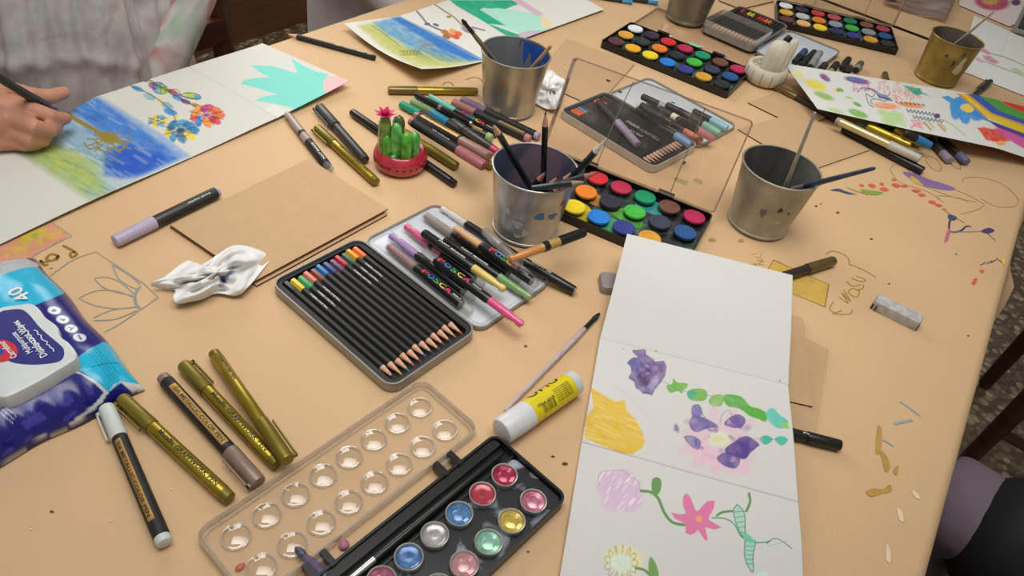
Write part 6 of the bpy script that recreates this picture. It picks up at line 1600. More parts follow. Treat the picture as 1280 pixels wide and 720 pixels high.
# ---------------------------------------------------------------- single things
def small_things():
    # glue stick
    A = U(626, 540, .0135); B = U(719, 477, .0135); L = (B - A).length; root = empty('glue_stick', M=axis_matrix(A, B)); tag(root, 'yellow and white glue stick lying left of the front sheet', 'glue stick')
    R = .0128; y = mat('yellow_label', '#d8c414', .3, var=.04); wp = mat('glue_white', '#d4d5d6', .35, var=.03)
    b = MB(); b.lathe([(.0, 0), (.0, R * .80), (.0008, R * .92), (.003, R * .99), (L * .34, R * 1.02), (L * .345, R * 1.0), (L * .345, R * .9)], wp, 36); b.build('cap', root)
    b = MB(); b.lathe([(L * .342, R * .9), (L * .345, R * .985), (L * .90, R * .985), (L * .905, R * .9)], y, 36)
    r = R * .985 + .00012
    b.text('UHU', .018, INK, wrap(r, L * .42, 1, .95, .006), .038); b.text('Glue stick', .0042, INK, wrap(r, L * .40, 1, -.35, .002), .022)
    for k in range(7): b.text('non toxic washable glue', .0021, INK, wrap(r, L * .64, 1, -.1 - k * .16, 0), .020)
    for k in range(5): b.text('colle lavable 8g', .0024, INK, wrap(r, L * .44, 1, -.6 - k * .14, 0), .016)
    b.build('barrel', root)
    b = MB(); b.lathe([(L * .90, R * .9), (L * .905, R * .97), (L * .99, R * .95), (L, R * .86), (L, 0)], mat('glue_base', '#c6c9cb', .35), 36); b.build('base_knob', root)
    # brush
    A = U(631, 514, .0042); B = U(750, 391, .0042); brush('paintbrush', 'paint-spotted pale brush with black bristles lying behind the glue stick', A, B, r=.0032, handle=mat('spotted_handle', '#c9beb6', .4, var=.12, vscale=60, hex2='#b09aa0'), ferrule=mat('black_ferrule', '#2a2422', .35, .3), hair=mat('dark_bristle', '#1e1a18', .7), hl=.016, fl=.016, flat=.6, taper=.7)
    # kneadable grey eraser
    A = U(1093, 376, .008); B = U(1150, 404, .008); d = (B - A); M = axis_matrix(A, B, .12); l = d.length; er = mat('grubby_eraser', '#a9a6a2', .8, var=.12, vscale=120, bump=.3, bscale=200, hex2='#c2c0bc')
    q = rrect(0, -.0085, l, .0085, .0035, 4); b = MB(); b.prism(q, -.0072, .0072, er, M, bev=.002); b.prism(offs(q, l, .0), -.0074, -.0071, er, M)
    dk = mat('worn_edge', '#4a4240', .8); b.prism([(l - .0045, -.006), (l + .0004, -.0075), (l + .0006, .004), (l - .0005, .006)], -.0066, .003, dk, M); b.prism([(-.0004, -.0078), (.006, -.0088), (.005, -.006), (.0002, .002)], -.0066, .0015, dk, M)
    o = b.build('eraser'); tag(o, 'worn grey eraser block on the open paper at the right', 'eraser')
    P = U(757, 358, 0); b = MB(); b.prism(rrect(-.008, -.014, .012, .014, .005), .0006, .011, clear('milky_eraser', tint='#b5b0aa', haze=.65, hazecol='#a8a49e', rough=.3), bev=.003); o = b.build('eraser'); o.location = P; o.rotation_euler = (0, 0, .15); tag(o, 'translucent grey eraser half hidden under the lifted front sheet', 'eraser')
    # far clutter
    b = MB(); q = [U(1103, -4, .003), U(1200, -14, .003), U(1182, 29, .003), U(1152, 26, .003), U(1108, 8, .003)]; film = clear('crinkled_film', tint='#e4d8d0', haze=.22, hazecol='#c9b8b0', rough=.15, nscale=20, nadd=.3)
    P = [U(1106, -6), U(1199, -12), U(1181, 30), U(1104, 8)]; n = 14; v = []; f = []
    for i in range(n + 1):
        for j in range(n + 1):
            s, t = i / n, j / n; p = P[0] * (1 - s) * (1 - t) + P[1] * s * (1 - t) + P[2] * s * t + P[3] * (1 - s) * t
            v.append((p.x, p.y, T + .004 + .005 * abs(math.sin(t * 12 + s)) + .003 * math.sin(s * 9)))
    for i in range(n):
        for j in range(n): k = i * (n + 1) + j; f.append((k, k + 1, k + n + 2, k + n + 1))
    b.add(v, f, film); o = b.build('plastic_sleeve'); md = o.modifiers.new('thickness', 'SOLIDIFY'); md.thickness = .0006; tag(o, 'crinkled clear plastic sleeve beyond the gap between the tables', 'plastic sleeve')
    b = MB(); P = U(1111, 4, .0); b.prism(rrect(-.012, -.02, .012, .02, .003), .0125, .0165, mat('dark_crimson', '#4f1426', .4), bev=.001); o = b.build('paint_box'); o.location = P; o.rotation_euler = (0, 0, -.4); tag(o, 'small dark crimson box lying on the clear sleeve at the top edge', 'box')
    P = [U(*q) for q in ((1263, 41), (1330, 62), (1360, -14), (1282, 2))]; c = sum(P, Vector()) / 4; b = MB()
    b.prism([(p.x, p.y) for p in P], T + .0026, T + .006, GREYP); b.prism([tuple((c + (p - c) * .86).xy) for p in P], T + .006, T + .008, BLACKP); o = b.build('tablet'); tag(o, 'black slab with grey edge lying on the white bud sheet, far right', 'tablet')
    bd = mat('blue_dip', '#3f8fc0', .4)
    for k, (p, q) in enumerate((((822, 4), (752, -6)), ((790, 3), (720, -8)))):
        pencil('graphite_pencil', ['blue-ended dark pencil at the top edge, nearer the standing bucket', 'blue-ended dark pencil at the top edge, nearer the green leaf sheet'][k], U(*p, .0045), U(*q, .0045), r=.004, dip=(bd, .02))


def offs(q, l, d): return [(min(max(x, .001), l - .001), y * .95) for x, y in q]


# ---------------------------------------------------------------- wipes pack
def wipes():
    C0 = U(182, 489, 0); C1 = U(44, 326, 0); ex = (C1 - C0); L = ex.length; ex.normalize(); ey = Vector((-ex.y, ex.x, 0)); W = .155     # ey: letters-up direction, away from the long side
    root = empty('wipes_pack', Vector((C0.x, C0.y, T))); tag(root, 'blue soft pack of disinfectant wipes with white lid, left edge', 'wipes pack')
    nu, nv = 300, 230; u = np.linspace(0, 1, nu)[:, None]; v = np.linspace(0, 1, nv)[None]
    prof = lambda x, k: np.clip(1 - np.abs(2 * x - 1) ** k, 0, 1) ** .5
    wob = vnoise(nu, nv, 7, 5)
    z = .0018 + .034 * prof(u, 5) * prof(v, 4.5) * (.97 + .06 * wob) + .0016 * np.sin(v * 46 + 3 * u) * np.clip(1 - u * 7, 0, 1) * np.clip(u * 40, 0, 1)
    xs = u * L + 0 * v + .0015 * np.sin(v * 14) * (1 - u) * (u < .12); ys = v * W + .0012 * np.sin(u * 17) * ((v < .08) * (.08 - v) / .08)
    # the pack's long side bulges inwards of its foot line
    P = np.stack([C0.x + ex.x * xs + ey.x * ys, C0.y + ex.y * xs + ey.y * ys, T + z], -1)
    c = Canvas(P, '#cfd0d0', 0)
    S = lambda x, y: (x / 5.805, 270 + y / 5.805); R = lambda x, y: (x / 5.805, 380 + y / 5.805); Q = lambda x, y: (x / 5.805, 480 + y / 5.805)
    nav = '#1b1a72'; cy = '#1fb2d6'
    c.fill([(-60, 300), (52, 318), (60, 340), (200, 500), (140, 520), (-10, 620), (-120, 640)], nav, 1, 1)
    c.fill([(-60, 330), S(0, 400), S(170, 370), S(260, 350), S(300, 400), S(470, 560), S(260, 645), (40, 384), (-60, 420)], cy, 1, .8)
    c.fill([(-60, 300), S(-10, 330), S(170, 300), S(285, 350), S(290, 365), S(170, 375), S(0, 430), (-60, 360)], '#b9bec0', 1, 1.5, tex=.15)
    c.fill([R(560, 390), R(640, 330), R(750, 275), R(800, 290), R(870, 340), R(1060, 600), R(1000, 640), R(880, 570), R(790, 640), R(700, 560), R(600, 490), R(500, 470)], cy, 1, 1)
    c.fill([R(500, 472), R(570, 490), R(700, 560), R(790, 645), R(770, 655), R(690, 580), R(590, 510), R(490, 485)], '#cfd3d8', 1, .8)
    c.fill([R(1000, 580), R(1070, 605), R(1050, 650), R(960, 640), R(880, 570), R(830, 580), R(770, 660), R(740, 720), R(700, 700), R(790, 640), R(870, 560)], '#d8d8d4', 1, 1)
    c.line([Q(770, 60), Q(700, 150), Q(560, 260), Q(430, 370), Q(330, 380), Q(210, 450), Q(130, 530), Q(-20, 640)], 5, '#d4d3d0', 1, soft=1.2)
    c.fill([R(610, 85), R(650, 95), R(720, 180), R(700, 185)], '#c98ab0', .9, 1); c.fill([R(755, 235), R(780, 240), R(835, 300), R(800, 285)], '#d8404a', .9, 1)
    # faint icons in the violet field
    ic = '#4440a0'
    for p in ([(150, 280), (290, 195), (345, 250), (190, 335)], [(400, 120), (420, 60), (470, 85), (490, 45), (540, 120), (500, 160), (440, 160)], [(155, 130), (200, 120), (270, 160), (230, 190), (160, 195)], [(600, 10), (670, 40), (690, 80), (640, 80)], [(240, 50), (300, 60), (290, 110), (270, 100)], [(100, 370), (130, 340), (60, 420), (40, 430)], [(180, 400), (230, 370), (240, 400), (190, 430)], [(450, 250), (550, 190), (560, 215), (470, 280)], [(20, 500), (90, 450), (100, 490), (20, 540)]): c.fill([Q(*k) for k in p], ic, .75, 1)
    for p in ([(300, 140), (410, 70)], [(330, 20), (345, 110)], [(370, 10), (385, 80)], [(300, 40), (410, 10)], [(195, 215), (235, 300)], [(240, 180), (285, 280)]): c.line([Q(*k) for k in p], 2, ic, .8)
    c.line([Q(430, 120), Q(470, 130), Q(480, 110), Q(440, 100), Q(430, 120)], 1.2, nav, .9)
    # four white pictogram discs
    for x, y, s in ((393, 46, 0), (455, 112, 1), (516, 178, 2), (578, 243, 3)):
        X, Y = R(x, y); c.blob(X, Y, 8.2, 4.9, '#dfe0e2', 1, .1, .12); c.blob(X, Y, 6.6, 3.7, '#dfe0e2', 1, .1, .1)
        if s == 0: c.fill([(X - 3.6, Y + .6), (X - .5, Y - 2.2), (X + 3.6, Y - .2), (X + .6, Y + 2.4)], nav, .95, .6)
        elif s == 1: c.fill([(X - 4, Y - 1.8), (X, Y - .6), (X + 3.5, Y - 1), (X + 2, Y + 2), (X - 1, Y + 1.6)], nav, .95, .6)
        elif s == 2: c.line([(X - 3, Y - 2), (X + 1, Y), (X + 3.4, Y - 1.6)], 1.2, nav); c.line([(X + 1, Y), (X - .4, Y + 2.4)], 1.8, nav)
        else: c.line([(X - 1.6, Y - 2.6), (X + 2, Y + 2.4)], 2, nav)
    for k in range(4):        # small print lines on the turquoise corner
        x0, y0 = 640 + k * 18, 355 - k * 14
        rg = random.Random(k)
        for q in range(20):
            t = q / 20; c.line([R(x0 + 175 * t + rg.uniform(-2, 2), y0 + 205 * t), R(x0 + 175 * t + 7, y0 + 205 * t + rg.uniform(-5, 6))], 1, '#155f86', .75, sm=False)
    for k in range(3):
        rg = random.Random(k + 9)
        for q in range(14): t = q / 14; c.line([Q(0 + k * 12 + 95 * t, 205 - k * 26 + 80 * t), Q(4 + k * 12 + 95 * t, 210 - k * 26 + 80 * t + rg.uniform(-6, 5))], 1, '#c9cbe2', .8, sm=False)
    c.P[..., 0] -= C0.x; c.P[..., 1] -= C0.y; c.P[..., 2] -= T
    c.build('film_pack', PRINT, root, .0004)
    zt = .0355
    loc = lambda x, y, z: tuple(ex * x + ey * y + Vector((0, 0, z)))
    def pt(px, py, z): p = U(px, py, z) - C0; return (p.dot(ex), p.dot(ey))
    # 40 lettering on the pack
    b = MB(); w4 = mat('pack_white_print', '#dfe4e8', .4)
    o4 = pt(*S(240, 600), .034); d4 = Vector(pt(*S(130, 510), .034)) - Vector(o4); l4 = d4.length; d4.normalize(); n4 = Vector((-d4.y, d4.x))
    b.text('40', .017, w4, lambda x, y: loc(o4[0] + d4.x * x + n4.x * y, o4[1] + d4.y * x + n4.y * y, .0368), .021)
    b.build('count_lettering', root)
    # rigid white lid
    lp = [R(-80, 90), R(0, 30), R(120, 10), R(230, 0), R(290, 40), R(330, 95), R(420, 165), R(440, 235), R(500, 280), R(555, 350), R(555, 400), R(500, 440), R(300, 560), R(80, 670), R(-10, 680), R(-120, 640)]
    P2 = [pt(x, y, .043) for x, y in smooth(lp, 4, True)]
    a = sum(P2[i][0] * P2[(i + 1) % len(P2)][1] - P2[(i + 1) % len(P2)][0] * P2[i][1] for i in range(len(P2)))
    if a < 0: P2 = P2[::-1]
    ML = Matrix(((ex.x, ey.x, 0, 0), (ex.y, ey.y, 0, 0), (0, 0, 1, 0), (0, 0, 0, 1)))
    lw = mat('wipes_lid_white', '#cdd2d0', .32, var=.03)
    b = MB(); b.prism(P2, .030, .0445, lw, ML, bev=.0025)
    zt = .0447; nv_ = mat('lid_navy', '#1b1a72', .35, var=.04); rd = mat('logo_red', '#c41c2c', .35, var=.05); lbp = mat('logo_blue', '#2a3f9a', .35)
    ip = [R(-60, 130), R(0, 60), R(60, 42), R(150, 38), R(210, 75), R(300, 180), R(440, 300), R(465, 345), R(455, 395), R(400, 425), R(250, 440), R(120, 430), R(40, 400), R(-60, 330)]
    lay = lambda pts, z, m: b.add([loc(*p, z) for p in P_ccw([pt(x, y, z) for x, y in smooth(pts, 4, True)])], *_tri([pt(x, y, z) for x, y in smooth(pts, 4, True)], m))
    lay(ip, zt, nv_); lay([R(-60, 300), R(0, 262), R(60, 268), R(110, 300), R(130, 350), R(100, 385), R(40, 415), R(-60, 415)], zt + .0002, rd); lay([R(-60, 330), R(0, 320), R(30, 340), R(10, 370), R(-60, 360)], zt + .0003, lbp)
    w = mat('pack_white_print', '#dfe4e8', .4)
    def along(txt, p, q, size, z=zt + .0005, m=w):
        o = Vector(pt(*p, z)); d = Vector(pt(*q, z)) - o; l = d.length; d.normalize(); n = Vector((-d.y, d.x))
        b.text(txt, size, m, lambda x, y: loc(o.x + d.x * x + n.x * y, o.y + d.y * x + n.y * y, z), l)
    along('Disinfectant Wipes', R(345, 370), R(130, 118), .0105); along('Multipurpose', R(238, 345), R(112, 200), .0078); along('Carrefour', R(128, 380), R(22, 262), .0085)
    b.build('rigid_lid', root, 35)
    b = MB(); sm = .0040
    o = Vector(pt(*R(400, 345), zt)); d = Vector(pt(*R(170, 90), zt)) - o; l = d.length; d.normalize(); n = Vector((-d.y, d.x))
    for row, (s0, s1, off) in enumerate(((0, .62, 0), (.12, 1.0, .0062))):      # joined script lines
        rg = random.Random(row); x = l * s0
        pts = []
        while x < l * s1:
            pts.append((x, off + rg.uniform(-.0012, .0016))); x += rg.uniform(.0016, .003)
        W3 = [loc(o.x + d.x * px + n.x * py, o.y + d.y * px + n.y * py, zt + .0006) for px, py in pts]
        b.tube(W3, .00045, w, 5, flat=.2)
    b.build('script_lettering', root)


def P_ccw(p): return p


def _tri(p, m):
    t = tessellate_polygon([[Vector((x, y, 0)) for x, y in p]]); f = []
    for q in t:
        A, B, C = [p[i] for i in q]; cr = (B[0] - A[0]) * (C[1] - A[1]) - (B[1] - A[1]) * (C[0] - A[0]); f.append(tuple(q) if cr > 0 else tuple(reversed(q)))
    return f, m


kraft_things(); tins(); palettes(); metal_palette(); buckets(); cactus(); tissues(); small_things(); wipes()
# ================================================================ people and chairs round the table
SKIN = mat('skin', '#bd8468', .5, var=.08, vscale=30, sss=.12, bump=.15, bscale=300, hex2='#c98f74')


def limb(b, pts, m, n=16):
    """chain of tapered round sections with rounded ends; pts: (point, radius)"""
    P = [Vector(p) for p, r in pts]; R = [r for p, r in pts]
    d0 = (P[0] - P[1]).normalized(); d1 = (P[-1] - P[-2]).normalized()
    A = [P[0] + d0 * R[0] * math.sin(g) for g in (1.45, 1.0, .5)]; RA = [R[0] * math.cos(g) for g in (1.45, 1.0, .5)]
    B = [P[-1] + d1 * R[-1] * math.sin(g) for g in (.5, 1.0, 1.45)]; RB = [R[-1] * math.cos(g) for g in (.5, 1.0, 1.45)]
    b.tube(A + P + B, RA + R + RB, m, n)


def ball(b, c, r, m, n=18, R=None):
    pr = [(math.cos(g), math.sin(g)) for g in np.linspace(PI, 0, 11)]; pr[0] = (-1, 0); pr[-1] = (1, 0)
    S = Matrix.Diagonal((*r, 1)) if not isinstance(r, float) else Matrix.Scale(r, 4)
    b.lathe(pr, m, n, 'Z', Matrix.Translation(c) @ (R if R else Matrix()) @ S)


def fuse(o, voxel, it=4):
    md = o.modifiers.new('fuse', 'REMESH'); md.mode = 'VOXEL'; md.voxel_size = voxel; md.use_smooth_shade = True
    s = o.modifiers.new('soften', 'SMOOTH'); s.iterations = it; s.factor = .5
    return o


def tiedye():
    m = bpy.data.materials.new('pastel_knit'); m.use_nodes = True; N = m.node_tree.nodes; L = m.node_tree.links; b = N['Principled BSDF']; b.inputs['Roughness'].default_value = .85
    tc = N.new('ShaderNodeTexCoord'); n = N.new('ShaderNodeTexNoise'); n.inputs['Scale'].default_value = 9; n.inputs['Detail'].default_value = 3; n.inputs['Distortion'].default_value = 1.2; L.new(tc.outputs['Object'], n.inputs['Vector'])
    r = N.new('ShaderNodeValToRGB'); e = r.color_ramp.elements; e[0].position = .25; e[0].color = (*rgb('#7c5a70'), 1); e[1].position = .78; e[1].color = (*rgb('#d4d0cc'), 1)
    for p, c in ((.34, '#9a7478'), (.42, '#cbc6c2'), (.5, '#a57a72'), (.55, '#b9b2b2'), (.6, '#93a890'), (.65, '#c4bfc0'), (.71, '#a890a4')): q = e.new(p); q.color = (*rgb(c), 1)
    L.new(n.outputs['Fac'], r.inputs[0]); L.new(r.outputs[0], b.inputs['Base Color']); return m


def head(b, c, face, m, s=1.):
    """head with brow, nose, chin and ears; face = unit direction looked at"""
    f = Vector(face).normalized(); side = f.cross(Vector((0, 0, 1))).normalized()
    ball(b, c, (.072 * s, .086 * s, .098 * s) if abs(f.y) > abs(f.x) else (.086 * s, .072 * s, .098 * s), m)
    ball(b, c + f * .035 * s - Vector((0, 0, .055 * s)), (.052 * s, .052 * s, .05 * s), m)
    ball(b, c + f * .088 * s - Vector((0, 0, .012 * s)), (.013 * s, .013 * s, .022 * s), m, 10)
    for k in (-1, 1):
        ball(b, c + side * .074 * s * k - Vector((0, 0, .01 * s)), (.016 * s, .016 * s, .028 * s), m, 10)
    ball(b, c + f * .084 * s - Vector((0, 0, .050 * s)), (.02 * s, .02 * s, .007 * s), m, 10)


def face_bits(root, c, face, hairm, s=1., long=True):
    f = Vector(face).normalized(); side = f.cross(Vector((0, 0, 1))).normalized()
    b = MB(); ball(b, c - f * .016 * s + Vector((0, 0, .020 * s)), (.088 * s, .090 * s, .094 * s), hairm)
    if long: limb(b, [(c - f * .05 * s, .07 * s), (c - f * .075 * s - Vector((0, 0, .12 * s)), .06 * s), (c - f * .085 * s - Vector((0, 0, .22 * s)), .035 * s)], hairm)
    o = b.build('hair', root); fuse(o, .008 * s, 3)
    for k in (-1, 1):
        b = MB(); ball(b, c + f * .078 * s + side * .03 * s * k + Vector((0, 0, .004)), .010 * s, mat('eye_white', '#e0dcd6', .2), 12); ball(b, c + f * .0845 * s + side * .03 * s * k + Vector((0, 0, .004)), .0055 * s, mat('eye_iris', '#3a2418', .2), 10); b.build('eye', root)


def child():
    root = empty('person', NT(-1.10, .47, 0)); tag(root, 'person in a pastel sweater and clear plastic apron, painting on the long concertina sheet', 'person')
    inv = root.location.copy()
    W = lambda n, t, z: NT(n, t, z) - inv
    H = lambda x, y, z: U(x, y, z) - inv
    face = Vector((.95, -.2, -.35))
    wrist = H(-34, 152, .040); elbow = W(-1.10, .20, .80); sh = W(-1.08, .345, .97)
    b = MB(); s = SKIN
    limb(b, [(W(-1.12, .47, .50), .10), (W(-1.12, .47, .65), .092), (W(-1.10, .47, .80), .10), (W(-1.09, .47, .93), .085), (W(-1.08, .47, 1.01), .045), (W(-1.07, .47, 1.08), .042)], s)
    head(b, W(-1.04, .47, 1.18), face, s)
    for k, ts in ((-1, .42), (1, .53)):
        limb(b, [(W(-1.12, ts, .50), .068), (W(-.80, ts, .50), .052), (W(-.76, ts, .28), .040), (W(-.77, ts, .08), .030)], s); limb(b, [(W(-.78, ts, .045), .030), (W(-.66, ts, .035), .026)], s)
    limb(b, [(sh, .045), (elbow, .036), (elbow.lerp(wrist, .55), .031), (wrist, .021)], s)
    lsh = W(-1.08, .585, .97); lel = W(-1.03, .635, .79); lw = W(-1.0, .52, .66)
    limb(b, [(lsh, .045), (lel, .036), (lw, .026)], s)
    limb(b, [(lw, .024), (W(-.98, .49, .645), .018)], s)
    for q in range(4): limb(b, [(W(-.985, .47 + q * .014, .64), .008), (W(-.965, .465 + q * .014, .62), .007), (W(-.955, .465 + q * .014, .60), .006)], s, 8)
    # the painting hand: back of the hand towards the camera, little finger edge on the sheet
    limb(b, [(wrist, .021), (H(-8, 150, .040), .023)], s)
    limb(b, [(H(-10, 138, .044), .019), (H(16, 133, .050), .0125)], s); limb(b, [(H(-10, 152, .036), .020), (H(20, 151, .040), .0125)], s); limb(b, [(H(-12, 164, .026), .017), (H(18, 166, .027), .0115)], s); limb(b, [(H(-12, 174, .021), .014), (H(12, 178, .016), .010)], s)
    limb(b, [(H(14, 130, .050), .0122), (H(38, 137, .050), .0102), (H(62, 145, .040), .0092), (H(74, 148.5, .031), .0085), (H(82, 148, .026), .0072)], s, 12)
    limb(b, [(H(18, 148, .043), .0128), (H(45, 160, .041), .0098), (H(62, 163, .031), .0088), (H(70, 159, .022), .0078)], s, 12)
    limb(b, [(H(16, 165, .027), .0110), (H(40, 175, .027), .0090), (H(54, 176, .019), .0082), (H(58, 170, .016), .0072)], s, 12)
    limb(b, [(H(12, 176, .017), .0098), (H(32, 181, .016), .0082), (H(44, 181, .014), .0072)], s, 12)
    limb(b, [(H(-14, 128, .050), .0165), (H(10, 113, .050), .0130), (H(40, 120, .045), .0105), (H(62, 121, .037), .0095), (H(80, 115.5, .034), .0078)], s, 12)
    fuse(b.build('body', root), .0024, 3)
    nm = mat('fingernail_pink', '#d8a896', .3)
    for p, q in ((H(79, 111.5, .037), H(83, 113, .036)),):
        b = MB(); ball(b, p.lerp(q, .5), (.0052, .0038, .0022), nm, 12); b.build('fingernail', root)
    # sweater
    td = tiedye(); b = MB(); k = .010
    limb(b, [(W(-1.12, .47, .54), .112), (W(-1.12, .47, .62), .108), (W(-1.10, .47, .80), .114), (W(-1.09, .47, .93), .095), (W(-1.08, .47, .985), .06)], td)
    cuff = elbow.lerp(wrist, .72)
    limb(b, [(sh, .058), (elbow, .048), (cuff, .038)], td); limb(b, [(lsh, .060), (lel, .050), (lel.lerp(lw, .8), .036)], td)
    limb(b, [(W(-1.10, .40, .975), .05), (W(-1.10, .54, .975), .05)], td)
    o = b.build('sweater', root); fuse(o, .008, 4)
    b = MB(); jm = mat('denim', '#3a4458', .85, var=.15, vscale=120)
    for ts in (.42, .53): limb(b, [(W(-1.13, ts, .50), .082), (W(-.80, ts, .50), .064), (W(-.755, ts, .30), .052), (W(-.765, ts, .10), .044)], jm)
    fuse(b.build('trousers', root), .008, 3)
    face_bits(root, W(-1.04, .47, 1.18), face, mat('dark_brown_hair', '#2e1d14', .5, var=.3, vscale=200))
    # clear plastic apron: gathered sheet hanging in front from the neck to below the table edge
    ap = bpy.data.materials.new('apron_film'); ap.use_nodes = True
    ap = clear('apron_film', tint='#f8f6f4', haze=.34, hazecol='#ece9e6', rough=.14, nscale=16, nlo=.4, nhi=.7, nadd=.3, gloss=2.2)
    nu, nv = 150, 70; v = []; f = []
    rg = np.random.default_rng(4); ph = rg.random(8) * 6.28
    for i in range(nu + 1):
        a = -1.75 + 3.5 * i / nu
        for j in range(nv + 1):
            s_ = j / nv; z = 1.0 - .40 * s_
            rn = .112 + .012 * s_; rt = .135 + .03 * s_
            fold = .012 * math.sin(a * 9 + ph[0] + 1.5 * s_) + .010 * abs(math.sin(a * 8 + ph[1] - 3 * s_ * math.sin(a * 2))) + .006 * abs(math.sin(a * 15 + 4 * s_)) + .004 * math.sin(a * 29 + ph[2] + 5 * s_)
            fold *= .35 + .9 * s_
            gat = .006 * math.exp(-((s_ - .60 - .05 * math.sin(a * 3)) / .03) ** 2) * (1 if -1.0 < a < .3 else .2)
            R_ = 1 + (fold + gat) / .12
            v.append(tuple(W(-1.10 + rn * R_ * math.cos(a), .47 + rt * R_ * math.sin(a), z)))
    for i in range(nu):
        for j in range(nv): q = i * (nv + 1) + j; f.append((q, q + nv + 1, q + nv + 2, q + 1))
    b = MB(); b.add(v, f, ap); o = b.build('plastic_apron', root, 180)
    # the black brush pen in the hand
    A = U(-30, 80, .135); B = U(71, 141, .022)
    r = brush('paintbrush', 'black brush held in the hand above the blue wash', A, B, r=.0058, handle=BLACKP, ferrule=mat('grey_ferrule', '#55585c', .35, .5), hair=mat('wet_bristle', '#3a4a6a', .4), hl=.012, fl=.010, taper=.8)


def neighbour():
    root = empty('person', NT(-1.16, 1.17, 0)); tag(root, 'person in light grey clothes at the far left table edge', 'person')
    inv = root.location.copy(); W = lambda n, t, z: NT(n, t, z) - inv
    face = Vector((.95, -.2, -.35)); b = MB(); s = SKIN
    limb(b, [(W(-1.20, 1.17, .50), .10), (W(-1.20, 1.17, .65), .095), (W(-1.17, 1.17, .82), .105), (W(-1.16, 1.17, .97), .088), (W(-1.15, 1.17, 1.06), .045), (W(-1.14, 1.17, 1.12), .042)], s); head(b, W(-1.11, 1.17, 1.22), face, s)
    for k in (-1, 1):
        ts = 1.17 + k * .06; limb(b, [(W(-1.18, ts, .50), .07), (W(-.84, ts, .50), .054), (W(-.80, ts, .28), .042), (W(-.81, ts, .08), .03)], s); limb(b, [(W(-.82, ts, .045), .03), (W(-.70, ts, .035), .026)], s)
        limb(b, [(W(-1.14, 1.17 + k * .13, 1.0), .045), (W(-1.10, 1.17 + k * .17, .80), .036), (W(-1.0, 1.17 + k * .08, .66), .026), (W(-.97, 1.17 + k * .05, .63), .022)], s)
        for q in range(4): limb(b, [(W(-.96, 1.17 + k * .05 + q * .012 - .02, .635), .008), (W(-.925, 1.17 + k * .045 + q * .012 - .02, .62), .007), (W(-.905, 1.17 + k * .045 + q * .012 - .02, .60), .006)], s, 8)
    fuse(b.build('body', root), .006, 4)
    gm = mat('grey_sweatshirt', '#c6c2bd', .85, var=.06, vscale=40, bump=.3, bscale=120); b = MB()
    limb(b, [(W(-1.18, 1.17, .46), .135), (W(-1.19, 1.17, .62), .125), (W(-1.17, 1.17, .82), .128), (W(-1.16, 1.17, .98), .10), (W(-1.15, 1.17, 1.03), .06)], gm)
    for k in (-1, 1): limb(b, [(W(-1.14, 1.17 + k * .13, 1.0), .06), (W(-1.10, 1.17 + k * .17, .80), .055), (W(-1.02, 1.17 + k * .09, .68), .042)], gm)
    fuse(b.build('sweatshirt', root), .010, 4)
    b = MB(); tm = mat('grey_trousers', '#cbc7c2', .85, var=.06, bump=.2)
    for k in (-1, 1): ts = 1.17 + k * .065; limb(b, [(W(-1.18, ts, .50), .088), (W(-.84, ts, .50), .068), (W(-.795, ts, .30), .054), (W(-.805, ts, .10), .046)], tm)
    fuse(b.build('trousers', root), .008, 3)
    face_bits(root, W(-1.11, 1.17, 1.22), face, mat('black_hair', '#1c1512', .5, var=.3, vscale=200))


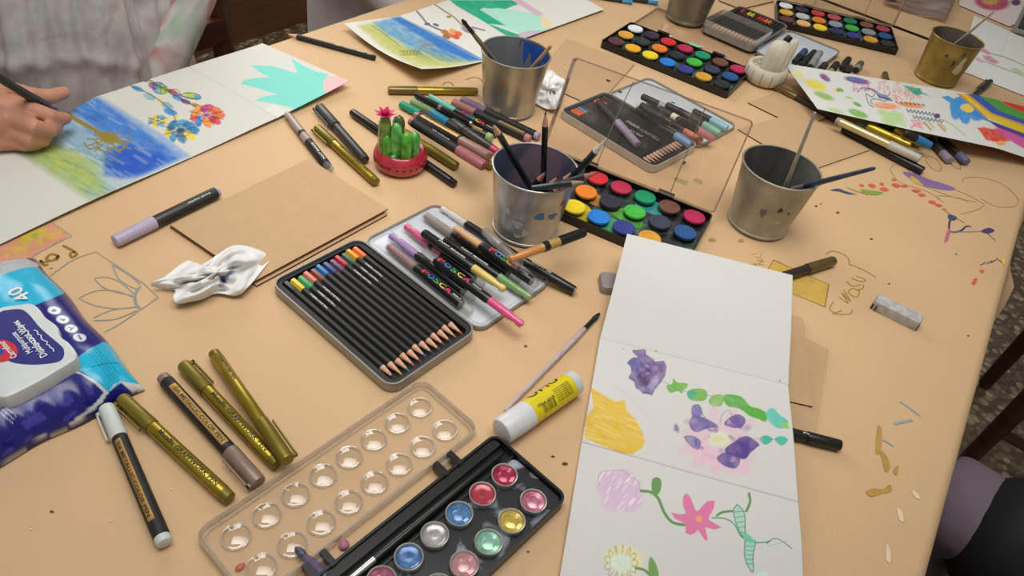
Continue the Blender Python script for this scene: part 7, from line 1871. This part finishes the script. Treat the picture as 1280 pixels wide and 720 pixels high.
def right_person():
    root = empty('person', NT(.70, .72, 0)); tag(root, 'person in lilac leggings and black coat sitting at the right table edge', 'person')
    inv = root.location.copy(); W = lambda n, t, z: NT(n, t, z) - inv
    face = Vector((-.95, .3, -.3)); b = MB(); s = SKIN
    limb(b, [(W(.74, .70, .52), .12), (W(.74, .70, .70), .11), (W(.72, .70, .95), .12), (W(.70, .70, 1.10), .095), (W(.69, .70, 1.20), .05), (W(.68, .70, 1.26), .046)], s); head(b, W(.65, .70, 1.37), face, s, 1.1)
    legs = [((.70, .78, .53), (.235, .835, .525), (.285, .86, .27), (.30, .86, .09)), ((.70, .62, .53), (.26, .58, .525), (.30, .58, .27), (.31, .58, .09))]
    for a, k, m_, e in legs:
        limb(b, [(W(*a), .08), (W(*k), .056), (W(*m_), .046), (W(*e), .034)], s); limb(b, [(W(e[0], e[1], .045), .034), (W(e[0] - .15, e[1], .035), .028)], s)
    for k in (-1, 1):
        limb(b, [(W(.70, .70 + k * .16, 1.13), .05), (W(.66, .70 + k * .2, .88), .042), (W(.50, .70 + k * .10, .64), .03), (W(.46, .70 + k * .07, .63), .024)], s)
        for q in range(4): limb(b, [(W(.44, .69 + k * .06 + q * .016, .632), .009), (W(.40, .69 + k * .06 + q * .016, .628), .008), (W(.375, .69 + k * .06 + q * .016, .61), .007)], s, 8)
    fuse(b.build('body', root), .007, 4)
    lm = mat('lilac_leggings', '#776872', .8, var=.06, vscale=60, bump=.15, bscale=400); b = MB()
    for a, k, m_, e in legs: limb(b, [(W(*a), .092), (W(*k), .068), (W(*m_), .056), (W(e[0], e[1], .10), .042)], lm)
    fuse(b.build('leggings', root), .007, 5)
    cm = mat('black_coat', '#131214', .75, var=.2, vscale=30, bump=.3, bscale=60); b = MB()
    limb(b, [(W(.72, .70, .50), .16), (W(.73, .70, .70), .15), (W(.71, .70, .95), .15), (W(.70, .70, 1.12), .115), (W(.69, .70, 1.19), .07)], cm)
    for a, k, m_, e in legs:
        A = Vector(a); K = Vector(k); limb(b, [(W(*a), .118), (W(*A.lerp(K, .5)), .106), (W(*A.lerp(K, .80)), .097)], cm)
    for k in (-1, 1): limb(b, [(W(.70, .70 + k * .16, 1.13), .068), (W(.66, .70 + k * .2, .88), .06), (W(.54, .70 + k * .12, .68), .046)], cm)
    fuse(b.build('coat', root), .010, 5)
    b = MB(); shm = mat('dark_shoe', '#1b1817', .5)
    for a, k, m_, e in legs: limb(b, [(W(e[0] + .01, e[1], .05), .046), (W(e[0] - .16, e[1], .04), .037)], shm)
    fuse(b.build('shoes', root), .008, 3) if False else None
    for a, k, m_, e in legs:
        b = MB(); limb(b, [(W(e[0] + .01, e[1], .05), .046), (W(e[0] - .16, e[1], .04), .037)], shm); b.build('shoe', root)
    face_bits(root, W(.65, .70, 1.37), face, mat('black_hair', '#1c1512'), 1.1)


def chair(label, n, t, face, w=.42, seatm=None, slats=3, sh=0.):
    """wooden chair; face: +1 looks towards +n"""
    root = empty('wooden_chair', NT(n, t, 0), math.radians(-30 if face > 0 else 150)); tag(root, label, 'chair')   # local +x = the way it faces
    h = w / 2; q = rrect(-.20, -h, .21, h, .02, 4)
    b = MB(); b.prism(q, .435 - sh, .458 - sh, seatm or DWOODS, bev=.004); b.build('seat', root)
    b = MB(); b.ringprism(rrect(-.185, -h + .015, .19, h - .015, .01, 2), rrect(-.165, -h + .035, .17, h - .035, .006, 2), .385 - sh, .435 - sh, DWOOD); b.build('apron', root)
    for s in (-1, 1):
        b = MB(); y = s * (h - .03)
        b.tube([(.18, y, .435 - sh), (.183, y, .25), (.188, y, .0)], [.023, .020, .016], DWOOD, 10); b.build('leg', root)
        b = MB(); b.tube([(-.235, y * 1.02, .0), (-.195, y, .24), (-.185, y, .45), (-.20, y, .70), (-.235, y, .96)], [.017, .020, .022, .021, .016], DWOOD, 10); b.build('back_post', root)
        b = MB(); b.tube([(.18, y, .17), (-.2, y, .17)], .012, DWOOD, 8); b.build('stretcher', root)
    b = MB(); b.tube([(.02, -h + .03, .17), (.02, h - .03, .17)], .012, DWOOD, 8); b.build('stretcher', root)
    for z0, z1 in ((.88, .95), (.55, .60)):
        b = MB(); xs = -.2 - .035 * (z0 - .70) / .26; b.box((xs - .011, -h + .035, z0), (xs + .011, h - .035, z1), DWOOD); b.build('back_rail', root)
    for k in range(slats):
        y = (k - (slats - 1) / 2) * (w - .12) / max(1, slats); b = MB(); b.tube([(-.19, y, .59), (-.20, y, .72), (-.225, y, .89)], .012, DWOOD, 8, flat=1.6); b.build('back_slat', root)
    return root


child(); neighbour(); right_person()
chair('dark wooden chair with turned posts behind the person in the clear apron', -1.12, .66, 1, .50, sh=.07)
chair('dark wooden chair beyond the hanging paper corner on the right', .56, 1.66, -1, .42)
